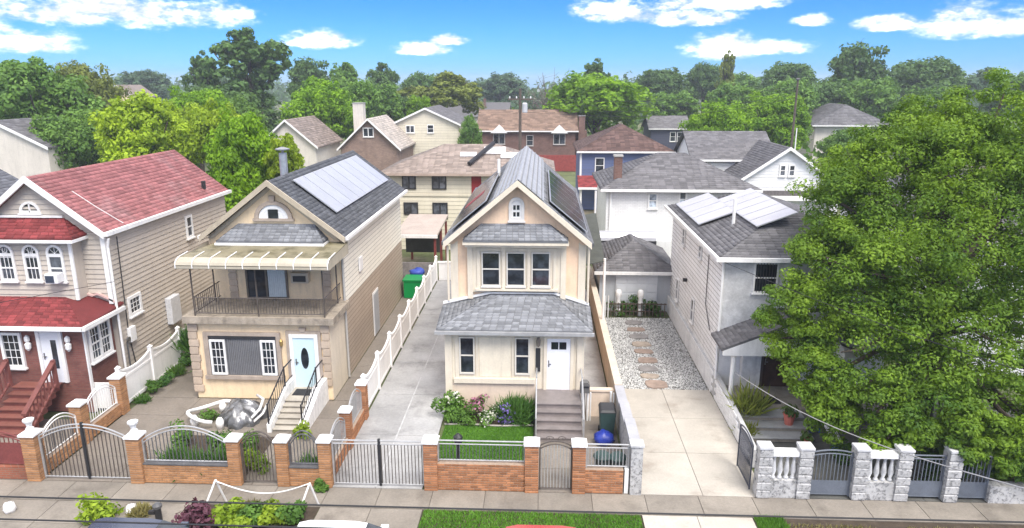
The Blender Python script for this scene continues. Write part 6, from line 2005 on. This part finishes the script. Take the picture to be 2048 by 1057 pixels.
for (x, y, h_) in ((2.9, 30.8, 4.2), (2.95, 37.9, 6.2), (2.1, 37.5, 5.0)):
    MB().tube([(x, y, 0), (x, y, h_)], 0.06, 8).build('pole', white_paint, sh)
car('mauve parked car beyond the middle house beside the blue house', 3.2, 52.5, M('paint_mauve', (0.16, 0.07, 0.08), 0.3, 0.05), 4.2)

# further houses
bhouse('brick_house', 'brown brick house with rust shingle roof and two small white gables', -8.9, 4.7, 100.0, 111.0, 5.3, 7.9, 'gable_x', brick_brown, shingle_rust,
       [('front', -6.9, -5.2, 3.4, 4.9, dict(mullions=(-6.05,), rail=False)), ('front', 1.6, 3.3, 3.4, 4.9, dict(mullions=(2.45,), rail=False)), ('front', -2.2, -1.2, 3.2, 4.7, {})], 0.4, None, ex=0.35, fm=M('trim_dim', (0.4, 0.38, 0.36), 0.7, 0.1), chim=(5.6, 101.0, 0.9, 0.0, 7.3, brick_brown))
hz_ = bpy.data.objects['brick_house']
for xc in (-6.05, 2.45):
    MB().prism([(xc - 1.2, 5.0), (xc + 1.2, 5.0), (xc, 6.1)], -100.6, -99.4).build('small_gable', siding_white, hz_)
MB().wbox(4.72, 6.4, 101.6, 110.0, 0, 5.2).build('side_wing', brick_brown, hz_)
MB().wbox(-9.0, 5.0, 97.0, 97.3, 0, 2.2).build('brick_terrace_wall', M('brick_terrace', (0.24, 0.05, 0.045), 0.85, 0.2, 3.0), hz_)
bhouse('tan_gable_house', 'brown shingled house with steep pale gable roof behind the trees', -24.4, -17.4, 85.0, 95.0, 4.3, 7.6, 'gable_y', brickwork('brick_tan', (0.25, 0.165, 0.13), (0.19, 0.12, 0.095), (0.22, 0.18, 0.15), 0.3, 0.1), M('shingle_beige', (0.50, 0.44, 0.385), 0.9, 0.1, 1.0, attr=0.2),
       [('front', -21.6, -20.3, 5.5, 6.6, dict(mullions=(-20.95,), rail=False))], 0.4, None, ex=0.3, chim=(-23.2, 90.0, 1.3, 4.0, 9.3, stucco_pale))  # chim block here stands in for another house's cream gable
bhouse('cream_gable_house', 'large cream sided house with grey gable roof behind the brown shingled house', -20.0, -11.2, 95.0, 108.0, 6.5, 8.5, 'gable_y', siding_pale, shingle_mid,
       [('front', -18.3, -17.1, 5.3, 6.3, dict(mullions=(-17.7,), rail=False)), ('front', -15.4, -14.5, 5.3, 6.4, {})], 0.35, 0.35, ex=0.3)
rw = thing('row_building', 'long low building with a grey roof far behind the brick house', 'building', (-21, 168, 0))
MB().wbox(-33, -8, 165, 175, 0, 4.2).build('wall', stucco_pale, rw)
roof(rw, gable_x_planes(-33.5, -7.5, 164.5, 175.5, 4.2, 7.3), shingle_mid, 0.15, None)
for x in (-27, -22.5, -18, -13.5):
    MB().wbox(x - .3, x + .3, 168.0, 168.6, 6, 8.2).build('chimney', brick_brown, rw)
bhouse('navy_house', 'dark navy house with grey roof between the big green trees', 17.0, 22.9, 112.0, 120.0, 4.9, 6.6, 'gable_x', siding_navy, shingle_mid, [('front', 20.0, 20.9, 2.9, 4.4, {}), ('front', 21.1, 21.9, 2.9, 4.4, {})], 0.4, 0.35, ex=0.3)
bhouse('white_gable_cottage', 'cream cottage with tan roof and dark bracket on its gable behind the solar roof', -32.4, -25.9, 80.0, 90.0, 4.9, 7.7, 'gable_y', stucco_pale, shingle_tan, [('front', -28.6, -27.9, 3.2, 4.6, {})], 0.35, None, ex=0.3)
bhouse('grey_roof_house', 'white house with grey hip roof half hidden behind trees at left', -79, -72, 120, 130, 5.7, 7.4, 'hip', siding_white, shingle_mid, [('front', -77.0, -76.0, 3.6, 5.0, {})], 0.4, None, ex=0.4)
bhouse('far_tan_house', 'far tan house with one dark window between left trees', -106, -99, 170, 180, 8.6, 11.2, 'gable_y', stucco_tan, shingle_tan, [('front', -103.0, -102.2, 6.5, 8.5, {})], 0.4, None, ex=None)
bhouse('far_grey_house', 'pale house with grey mansard like roof behind the big right tree', 41.5, 52.0, 110, 122, 5.6, 8.6, 'hip', stucco_pale, shingle_mid, [('front', 44.5, 45.4, 3.4, 5.0, {}), ('front', 47.5, 48.4, 3.4, 5.0, {})], 0.8, None, ex=0.35, inset=3.5)
bhouse('cream_side_house', 'plain cream walled house behind the red roof at the left edge', -52.0, -43.2, 60.0, 70.0, 6.4, 8.6, 'gable_y', stucco_pale, shingle_mid, [], 0.2, None, ex=0.3)
bhouse('slate_roof_house', 'house with dark slate roof cut off by the left edge', -34.0, -24.6, 24.0, 34.0, 6.0, 8.7, 'gable_y', siding_beige, M('shingle_slate', (0.13, 0.135, 0.15), 0.9, 0.1, 2.0, attr=0.25), [], 0.3, None)
bhouse('right_neighbour_house', 'grey house hidden behind the big right tree', 17.0, 23.5, 28.0, 40.0, 5.8, 7.8, 'hip', siding_grey, shingle_mid, [], 0.3, None)

# red fence strips between the gardens
for (x0, x1, y, h_, lab) in ((-13.5, 0.5, 90.0, 1.9, 'red wooden garden fence in front of the brick house'), (-52, -38, 58.0, 2.2, 'dark red garden fence behind the red roof')):
    t = thing('wooden_fence', lab, 'fence', ((x0 + x1) / 2, y, 0))
    k = 0
    x = x0
    while x < x1:
        piece('board', M('fence_red', (0.17, 0.045, 0.04), 0.8, 0.2, 2.0, objvar=0.15), t, x, x + 0.32, -y - 0.02, -y + 0.02, 0, h_ + random.uniform(-.03, .03))
        x += 0.34
    MB().wbox(x0, x1, y + 0.022, y + 0.08, h_ * 0.75, h_ * 0.8).build('rail', wood_dark, t)

# utility poles
pole_wood = M('pole_wood', (0.10, 0.08, 0.065), 0.85, 0.2, 3.0)


def upole(label, x, y, h, trans=True, rungs=True):
    t = thing('utility_pole', label, 'utility pole', (x, y, 0))
    MB().tube([(x, y, 0), (x, y, h)], 0.16, 8, 0.10).build('pole', pole_wood, t)
    if trans:
        MB().wbox(x - 1.0, x + 1.0, y - 0.06, y + 0.06, h - 0.9, h - 0.78).build('crossarm', pole_wood, t)
        for u in (-0.85, -0.3, 0.3, 0.85):
            MB().lathe(x + u, y, [(0.04, h - 0.78), (0.06, h - 0.7), (0.03, h - 0.6)], 8).build('insulator', white_paint, t)
        MB().lathe(x + 0.38, y - 0.1, [(0.2, h - 1.9), (0.22, h - 1.85), (0.22, h - 1.2), (0.12, h - 1.1)], 10).build('transformer', M('transformer_grey', (0.45, 0.46, 0.47), 0.5, 0.1), t)
    else:
        MB().lathe(x, y, [(0.2, h - 0.1), (0.22, h), (0.1, h + 0.12)], 8).build('pole_top', grey_iron, t)
        MB().tube([(x + 0.35, y - .2, 0), (x + 0.3, y - .15, 7.5)], 0.1, 6, 0.05).build('guard', white_paint, t)
    return t


upole('dark utility pole with transformer rising behind the middle house', -1.8, 58.5, 11.4)
upole('tall slim utility pole right of the white gabled house', 25.0, 72.0, 12.2, False)
for i, wl_ in enumerate(('topmost', 'second highest', 'second lowest', 'lowest')):
    o = MB().tube([(-1.8 + (25.0 + 1.8) * k / 14 + 0.1 * i, 58.5 + 13.5 * k / 14, 10.6 + 0.9 * k / 14 - (0.7 + 0.1 * i) * math.sin(math.pi * k / 14) - 0.35 * i) for k in range(15)], 0.014, 4).build('pole_wire', wire)
    tag(o, '%s of the thin black wires strung between the two utility poles' % wl_, 'wire', 'wires between the utility poles')

# ================================================================== trees
TEMPL = {}


def crown_mesh(kind, seed, leaves, size):
    key = (kind, seed)
    if key in TEMPL:
        return TEMPL[key]
    rg = np.random.default_rng(seed)
    lobes = []
    if kind == 'dome':
        for k in range(26):
            d = rg.normal(size=3)
            d /= np.linalg.norm(d)
            if d[2] < -0.55:
                d[2] = -d[2]
            q = rg.uniform(0.45, 0.68)
            lobes.append((d[0] * q, d[1] * q, d[2] * q * 0.95, rg.uniform(0.30, 0.44)))
        lobes.append((0, 0, 0, 0.55))
        per, cr = 14, 0.42
    elif kind == 'airy':
        for k in range(30):
            a, r_ = rg.uniform(0, 6.28), rg.uniform(0.1, 0.74)
            z = rg.uniform(-0.7, 0.85)
            r_ *= math.sqrt(max(0.15, 1 - z * z * 0.8))
            lobes.append((r_ * math.cos(a), r_ * math.sin(a), z, rg.uniform(0.17, 0.29)))
        for k in range(8):
            a, r_ = rg.uniform(0, 6.28), rg.uniform(0.1, 0.6)
            lobes.append((r_ * math.cos(a), r_ * math.sin(a), rg.uniform(-0.9, -0.2), rg.uniform(0.28, 0.40)))
        per, cr = 15, 0.38
    else:                     # spreading, flat crown
        for k in range(24):
            a, r_ = rg.uniform(0, 6.28), rg.uniform(0.1, 0.78)
            z = 0.62 * (1 - (r_ / 0.9) ** 2) - rg.uniform(0, 0.6)
            lobes.append((r_ * math.cos(a), r_ * math.sin(a), z, rg.uniform(0.22, 0.36)))
        per, cr = 15, 0.42
    C_, R2 = lobes_to_clumps(lobes, per, cr, rg, 0.5)
    npl = max(4, leaves // len(C_))
    v, q, rn = leaf_quads(C_, R2, npl, size, rg, 0.8, 0.35, 0.35, 0.6, 0.45)
    o = np_mesh('crown', v, q, leaf_mid, None, rn)
    me = o.data
    bpy.data.objects.remove(o)
    TEMPL[key] = me
    return me


bark = M('bark', (0.07, 0.055, 0.042), 0.95, 0.25, 3.0, bump=0.6, bscale=15)
F_mid = foliage('foliage_mid', (0.045, 0.115, 0.018), (0.17, 0.30, 0.05))
F_dark = foliage('foliage_dark', (0.04, 0.092, 0.024), (0.125, 0.225, 0.055))
F_bright = foliage('foliage_bright', (0.06, 0.15, 0.006), (0.24, 0.42, 0.012), 0.35)
F_lime = foliage('foliage_lime', (0.12, 0.20, 0.008), (0.37, 0.50, 0.028), 0.36)
F_olive = foliage('foliage_olive', (0.08, 0.11, 0.015), (0.24, 0.29, 0.05))
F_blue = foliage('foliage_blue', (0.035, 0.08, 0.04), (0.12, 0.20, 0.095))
F_near = foliage('foliage_near', (0.04, 0.11, 0.014), (0.24, 0.38, 0.03), 0.36)
tree_n = 0


def tree(label, x, y, top, w, kind, mat, ch=None, dense=16000, seed=None, name=None, size=None, cat='tree'):
    global tree_n
    tree_n += 1
    ch = ch or min(top * 0.78, w * 0.95)
    seed = seed if seed is not None else 20 + tree_n % 3
    t = thing(name or 'leafy_tree', label, cat, (x, y, 0), 'trees behind the houses')
    hi = y < 100
    me = crown_mesh(kind, seed + (100 if hi else 0), 34000 if hi else 18000, 0.036 if hi else 0.046)
    c = bpy.data.objects.new('crown', me)
    COL.objects.link(c)
    c.parent = t
    c.location = (0, 0, top - ch / 2 * 1.02)
    c.scale = (w / 2, w / 2 * 0.92, ch / 2)
    c.rotation_euler = (0, 0, tree_n * 2.399)
    c.material_slots[0].link = 'OBJECT'
    c.material_slots[0].material = mat
    zc = top - ch / 2
    tr = MB().tube([(x, y, -0.1), (x + 0.1, y, zc * 0.5), (x, y, zc + ch * 0.2)], 0.028 * top, 8, 0.012 * top)
    tr = tr.build('trunk', bark, t)
    lb = MB()
    for k in range(6):
        a = k * 1.05 + tree_n
        lb.tube([(x, y, zc - ch * 0.30 + ch * 0.06 * k), (x + w * .2 * math.cos(a), y + w * .2 * math.sin(a), zc + ch * 0.02 * k), (x + w * .30 * math.cos(a), y + w * .30 * math.sin(a), zc + ch * 0.06 + ch * .04 * k)], 0.011 * top, 5, 0.004 * top)
    lb.build('limb', bark, tr)
    return t


tree('large dark green tree filling the left edge behind the cream wall', -50.5, 70, 14.2, 13.5, 'dome', F_mid, 12.5, 16000)
tree('tall rounded green tree behind the left edge tree', -62.5, 95, 15.4, 11.5, 'dome', F_olive, 12.0)
tree('darker tree low at the left behind the slate roof', -44.0, 64, 9.5, 8.0, 'dome', F_mid, 8.5)
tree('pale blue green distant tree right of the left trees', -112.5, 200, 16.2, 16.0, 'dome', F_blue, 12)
tree('tall dark open crowned tree rising highest at left', -45.0, 110, 19.6, 17.5, 'airy', F_dark, 15.0, 16000)
tree('smaller dark open crowned tree left of the tallest one', -53.0, 112, 16.5, 7.5, 'airy', F_dark, 11.0)
tree('yellow green tree behind the left end of the red roof', -31.5, 55, 11.2, 8.6, 'dome', F_lime, 9.5, 16000)
tree('yellow green tree between the red roof and the cottage', -26.3, 57, 11.6, 6.8, 'spread', F_lime, 9.5, 16000)
tree('bright green tree directly behind the red roof gable end', -20.2, 46, 10.4, 6.0, 'dome', F_bright, 9.0, 16000)
tree('lower lime green tree between the red roof and the solar roof', -16.6, 45, 8.6, 4.8, 'airy', F_lime, 7.5, 16000)
tree('dark understorey tree in the gap beside the red roof', -15.0, 43.0, 5.8, 3.8, 'dome', F_mid, 5.0)
tree('bright green tree above the red roof ridge', -38.0, 77, 11.6, 9.0, 'dome', F_bright, 8.5, 16000)
tree('vivid light green rounded tree left of the brown shingled house', -30.0, 95, 12.6, 11.5, 'dome', F_bright, 10.5, 16000)
tree('deep green tree behind the vivid light green one', -26.5, 104, 12.8, 8.0, 'dome', F_mid, 9.5)
tree('dark green tree on the skyline left of centre', -45.5, 140, 16.8, 12.0, 'dome', F_dark, 13.0)
tree('mid green skyline tree with ragged top', -35.6, 130, 15.6, 10.0, 'airy', F_mid, 13.0)
tree('dark ragged skyline tree left of the olive one', -33.5, 150, 15.7, 9.0, 'airy', F_dark, 12.0)
tree('rounded mid green tree above the cream gable block', -27.0, 115, 12.0, 10.5, 'dome', F_mid, 9.0)
tree('small bright green tree at the foot of the olive tree', -20.5, 118, 10.4, 5.5, 'dome', F_bright, 7.0)
tree('wide olive green tree above the long grey roof', -18.5, 131, 14.6, 16.5, 'spread', F_olive, 10.0, 16000)
tree('blue green distant tree left of the utility pole', -12.9, 220, 15.0, 17.0, 'dome', F_blue, 11.0)
tree('small round green tree beside the brick house', -9.4, 93, 7.9, 3.6, 'dome', F_mid, 6.5)
tree('huge bright green domed tree behind the brown hip roof', 8.0, 111, 13.9, 20.0, 'dome', F_bright, 12.5, 16000)
tree('dark tree top peeping over the bright domed tree', 11.0, 141, 16.2, 10.5, 'airy', F_dark, 11.0)
tree('dark green rounded tree right of the bright domed tree', 27.8, 171, 16.0, 16.5, 'dome', F_dark, 12.5)
tree('dark green tree left of the odd forked tree', 38.0, 172, 17.0, 10.0, 'dome', F_dark, 12.5)
tree('odd forked olive tree sticking up on the skyline', 37.6, 150, 18.0, 5.2, 'airy', F_olive, 10.0)
tree('grass green tree below the skyline right of the bright dome', 24.5, 135, 11.0, 12.0, 'dome', F_mid, 9.0)
tree('bright green bushy tree behind the white house roof', 21.0, 85, 10.6, 9.2, 'dome', F_bright, 9.5, 16000)
tree('bright green feathery tree left of the slim pole', 28.4, 90, 10.9, 10.5, 'dome', F_bright, 9.5, 16000)
tree('mid green tree right of the slim pole', 32.5, 98, 10.5, 8.0, 'dome', F_mid, 9.0)
tree('green skyline tree above the bushy bright trees', 40.5, 120, 13.0, 12.0, 'dome', F_mid, 10.5)
tree('tall dark green pointed tree on the right skyline', 59.8, 140, 19.4, 15.5, 'dome', F_dark, 16.5, 16000)
tree('dark green tree left of the tall pointed one', 53.5, 160, 17.2, 15.0, 'dome', F_dark, 13.5)
tree('dark green broad tree right of the tall pointed one', 76.5, 148, 17.4, 16.5, 'dome', F_dark, 14.0)
tree('mid green tree between the far grey house and the big tree', 62.0, 118, 11.5, 12.0, 'dome', F_mid, 10.0)
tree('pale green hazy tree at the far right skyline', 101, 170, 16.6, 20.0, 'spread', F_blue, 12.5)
tree('mid green tree behind the far grey house', 52.0, 132, 13.0, 13.0, 'dome', F_dark, 11.0)
tree('dark tree filling the gap left of the cottage', -38.0, 88, 10.5, 10.0, 'dome', F_mid, 9.0)
tree('dark tree behind the cream gable house', -23.5, 122, 10.5, 8.0, 'dome', F_dark, 8.5)
tree('green tree behind the white gable house at right', 33.0, 78, 7.5, 6.5, 'dome', F_mid, 6.5)
tree('low green tree beside the far navy house', 27.0, 108, 8.5, 8.0, 'dome', F_bright, 7.0)
tree('dark green tree continuing the right skyline above the white gable roofs', 46.0, 175, 15.0, 17.0, 'dome', F_mid, 12.5)
tree('rounded green tree below the odd forked tree', 33.5, 128, 12.4, 12.0, 'dome', F_mid, 10.5)
tree('leafy green tree left of the far grey house', 34.5, 105, 10.6, 10.0, 'dome', F_bright, 9.5)
tree('green tree between the tall pointed tree and the far grey house', 56.0, 125, 13.5, 12.0, 'dome', F_mid, 11.5)
tree('dark skyline tree above the cream gable house', -26.5, 160, 14.6, 12.0, 'dome', F_dark, 11.5)
tree('distant blue green tree between the left trees and the tallest one', -82.0, 185, 14.5, 18.0, 'dome', F_blue, 11.5)
tree('dark green tree under the tallest open crowned tree', -47.0, 104, 12.5, 15.0, 'dome', F_dark, 10.5)
tree('bright green tree between the two left yellow green trees', -34.5, 66, 10.8, 8.0, 'dome', F_lime, 9.0)
tree('green tree at the left edge above the cream wall', -66.0, 84, 15.0, 14.0, 'dome', F_mid, 12.0)
tree('far right hazy green tree beyond the big tree', 84.0, 128, 14.5, 15.0, 'dome', F_mid, 12.0)
rb = shrub('red_bush', 'small red leaved bush between the red roof and the attic gable', (-14.4, 39.5, 3.2), 0.9, foliage('leaf_red', (0.14, 0.03, 0.02), (0.32, 0.09, 0.05)), 500, 0.12, 0.8)

# twiggy, nearly bare tree
bt_ = thing('bare_tree', 'grey twiggy nearly leafless tree beside the bright domed tree', 'tree', (1.5, 118, 0))
MB().tube([(1.5, 118, 0), (1.5, 118, 7)], 0.35, 7, 0.2).build('trunk', bark, bt_)
tw = MB()
rg = np.random.default_rng(41)
for k in range(90):
    a = rg.uniform(0, 6.28)
    e = rg.uniform(0.25, 1.4)
    L = rg.uniform(3.5, 7.2)
    p0 = Vector((1.5, 118, rg.uniform(4, 7.5)))
    d = Vector((math.cos(a) * math.cos(e), math.sin(a) * math.cos(e), math.sin(e)))
    p1 = p0 + d * L * 0.5
    p2 = p0 + d * L + Vector((rg.normal() * .6, rg.normal() * .6, rg.normal() * .5))
    tw.tube([p0, p1, p2], 0.06, 4, 0.02)
    for j in range(3):
        q = p1.lerp(p2, rg.uniform(0, 1))
        tw.tube([q, q + Vector((rg.normal() * .8, rg.normal() * .8, abs(rg.normal()) * .9))], 0.025, 3, 0.012)
tw.build('twigs', M('twig_grey', (0.16, 0.13, 0.115), 0.9, 0.2), bt_)

# far wood along the horizon reads as one mass
rg = np.random.default_rng(77)
lob = []
for k in range(420):
    y = rg.uniform(215, 480)
    x = rg.uniform(-0.95, 0.95) * y
    r = rg.uniform(4.0, 7.0)
    top = rg.uniform(10.0, 14.5) + (y - 215) * 0.004
    lob.append((x, y, top - r, r))
    lob.append((x + rg.normal() * 3, y + rg.normal() * 3, top - r - 3.5, r))
C_, R2 = lobes_to_clumps(lob, 9, 0.45, rg, 0.4)
v, q, rn = leaf_quads(C_, R2, 9, 0.85, rg, 0.85, 0.4, 0.35, 0.7, 0.4)
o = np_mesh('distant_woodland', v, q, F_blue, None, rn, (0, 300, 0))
tag(o, 'hazy blue green band of distant trees along the horizon', 'woodland', kind='stuff')

# garden greenery filling the back gardens
rg = np.random.default_rng(78)
lob = []
for k in range(230):
    y = rg.uniform(72, 210)
    x = rg.uniform(-0.85, 0.85) * y
    if -26 < x < 8 and y < 112:
        continue
    if 14 < x < 24 and y < 121:
        continue
    if 38 < x < 56 and y < 124:
        continue
    if -36 < x < -24 and y < 92:
        continue
    r = rg.uniform(1.6, 3.4)
    lob.append((x, y, r * 0.75, r))
C_, R2 = lobes_to_clumps(lob, 12, 0.45, rg, 0.4)
v, q, rn = leaf_quads(C_, R2, 10, 0.42, rg, 0.85, 0.4, 0.35, 0.65, 0.4)
v[:, 2] = np.maximum(v[:, 2], 0.0)
o = np_mesh('garden_undergrowth', v, q, F_mid, None, rn, (0, 140, 0))
tag(o, 'green hedges and undergrowth filling the far gardens', 'undergrowth', kind='stuff')

# ---- the big tree in the right foreground
bt = thing('big_maple', 'huge leafy green tree filling the right side before the grey house', 'tree', (13.2, 22.6, 0))
lobes = [(11.3, 25.5, 8.9, 1.5), (13.0, 25.5, 9.9, 1.5), (13.86, 25, 10.2, 1.6), (15.45, 25, 10.8, 1.7), (10.2, 24, 7.9, 1.5), (11.42, 24, 8.39, 2.0), (13.32, 24, 8.9, 2.2), (15.38, 24, 8.9, 2.1),
         (9.45, 23, 6.1, 1.4), (8.5, 22.3, 4.6, 1.35), (9.86, 22, 6.11, 2.0), (11.84, 22, 6.46, 2.2), (13.79, 22, 6.81, 2.2), (16.26, 23, 6.93, 2.4), (8.5, 22.2, 3.7, 1.05), (8.91, 21, 2.75, 1.1),
         (10.03, 21, 3.79, 1.7), (11.97, 21, 4.15, 2.0), (13.93, 21, 4.18, 2.0), (15.95, 21.5, 4.02, 2.0), (9.35, 20.6, 1.9, 0.9), (10.39, 20, 2.23, 1.3), (12.17, 20, 2.4, 1.4), (13.94, 20, 2.31, 1.6),
         (10.55, 19.5, 1.75, 0.7), (12.28, 19.5, 1.85, 0.8), (14.17, 19.6, 1.2, 1.0), (17.2, 24, 9.5, 2.1), (17.4, 22.5, 6.2, 2.2), (16.6, 20.6, 2.6, 1.6), (18.2, 23, 8.2, 2.0), (12.4, 24.5, 9.2, 1.6), (10.6, 23.4, 6.9, 1.5), (13.3, 19.4, 1.7, 0.8), (15.2, 19.3, 1.5, 1.0), (11.2, 19.3, 1.85, 0.6), (12.5, 19.1, 1.7, 0.7), (13.5, 18.9, 1.4, 0.75), (14.8, 18.9, 1.2, 0.8), (14.5, 23.8, 7.6, 2.0), (16.2, 22.3, 5.3, 2.0), (12.9, 22.6, 5.2, 1.9), (11.0, 22.8, 5.0, 1.7), (16.0, 23.5, 8.4, 1.8)]
rg = np.random.default_rng(5)
C_, R2 = lobes_to_clumps(lobes, 33, 0.31, rg, 0.55)
v, q, rn = leaf_quads(C_, R2, 225, 0.058, rg, 0.62, 0.25, 0.55, 0.5, 0.42)
np_mesh('crown', v, q, F_near, bt, rn)
tk = MB().tube([(13.2, 22.6, -0.1), (13.15, 22.6, 1.5), (13.25, 22.7, 3.2), (13.2, 22.8, 5.5)], 0.36, 12, 0.24).build('trunk', bark, bt, smooth=True)
lb = MB()
for i, (x, y, z, r) in enumerate(lobes):
    s = Vector((13.2, 22.7, 2.2 + (z * 0.35)))
    e = Vector((x, y, z))
    lb.tube([s, s.lerp(e, 0.5) + Vector((0, 0, 0.5)), e, e + (e - s).normalized() * r * 0.5], 0.11, 6, 0.025)
lb.build('limb', bark, tk)
shrub('porch_palm', 'yellow green fern beside the white porch column', (7.5, 23.3, 0.45), 0.75, foliage('palm_lime', (0.10, 0.14, 0.02), (0.3, 0.34, 0.06)), 260, 0.09, 1.0, spiky=True, pn=1)
shrub('porch_fern', 'yellow green plant at the left edge of the wide grey steps', (7.2, 22.4, 0.0), 0.4, MATS['palm_lime'], 300, 0.06, 1.0, spiky=True, pn=1)
shrub('wall_vine', 'bright green plant spilling over the speckled wall at the far right', (14.0, 18.9, 0.5), 0.55, leaf_mid, 600, 0.09, 1.0)
shrub('fence_shrub', 'dark green shrub behind the blue grey iron panels', (12.6, 19.6, 0.0), 0.8, leaf_deep, 900, 0.09, 0.9)
shrub('step_shrub', 'green shrub at the foot of the white and blue slide', (9.9, 20.7, 0.0), 0.5, leaf_mid, 600, 0.07, 0.8)

# ================================================================== air
hz = MB().wbox(-905, 905, -65, 1305, -1.1, 22.5)
vol = bpy.data.materials.new('haze_air')
vol.use_nodes = True
vol.node_tree.nodes.clear()
vo = vol.node_tree.nodes.new('ShaderNodeOutputMaterial')
pv = vol.node_tree.nodes.new('ShaderNodeVolumePrincipled')
pv.inputs['Color'].default_value = (0.85, 0.92, 1.0, 1)
pv.inputs['Density'].default_value = 0.0006
pv.inputs['Anisotropy'].default_value = 0.2
vol.node_tree.links.new(pv.outputs[0], vo.inputs['Volume'])
o = hz.build('haze', vol)
tag(o, 'thin pale summer haze over the whole neighbourhood', 'haze', kind='stuff')
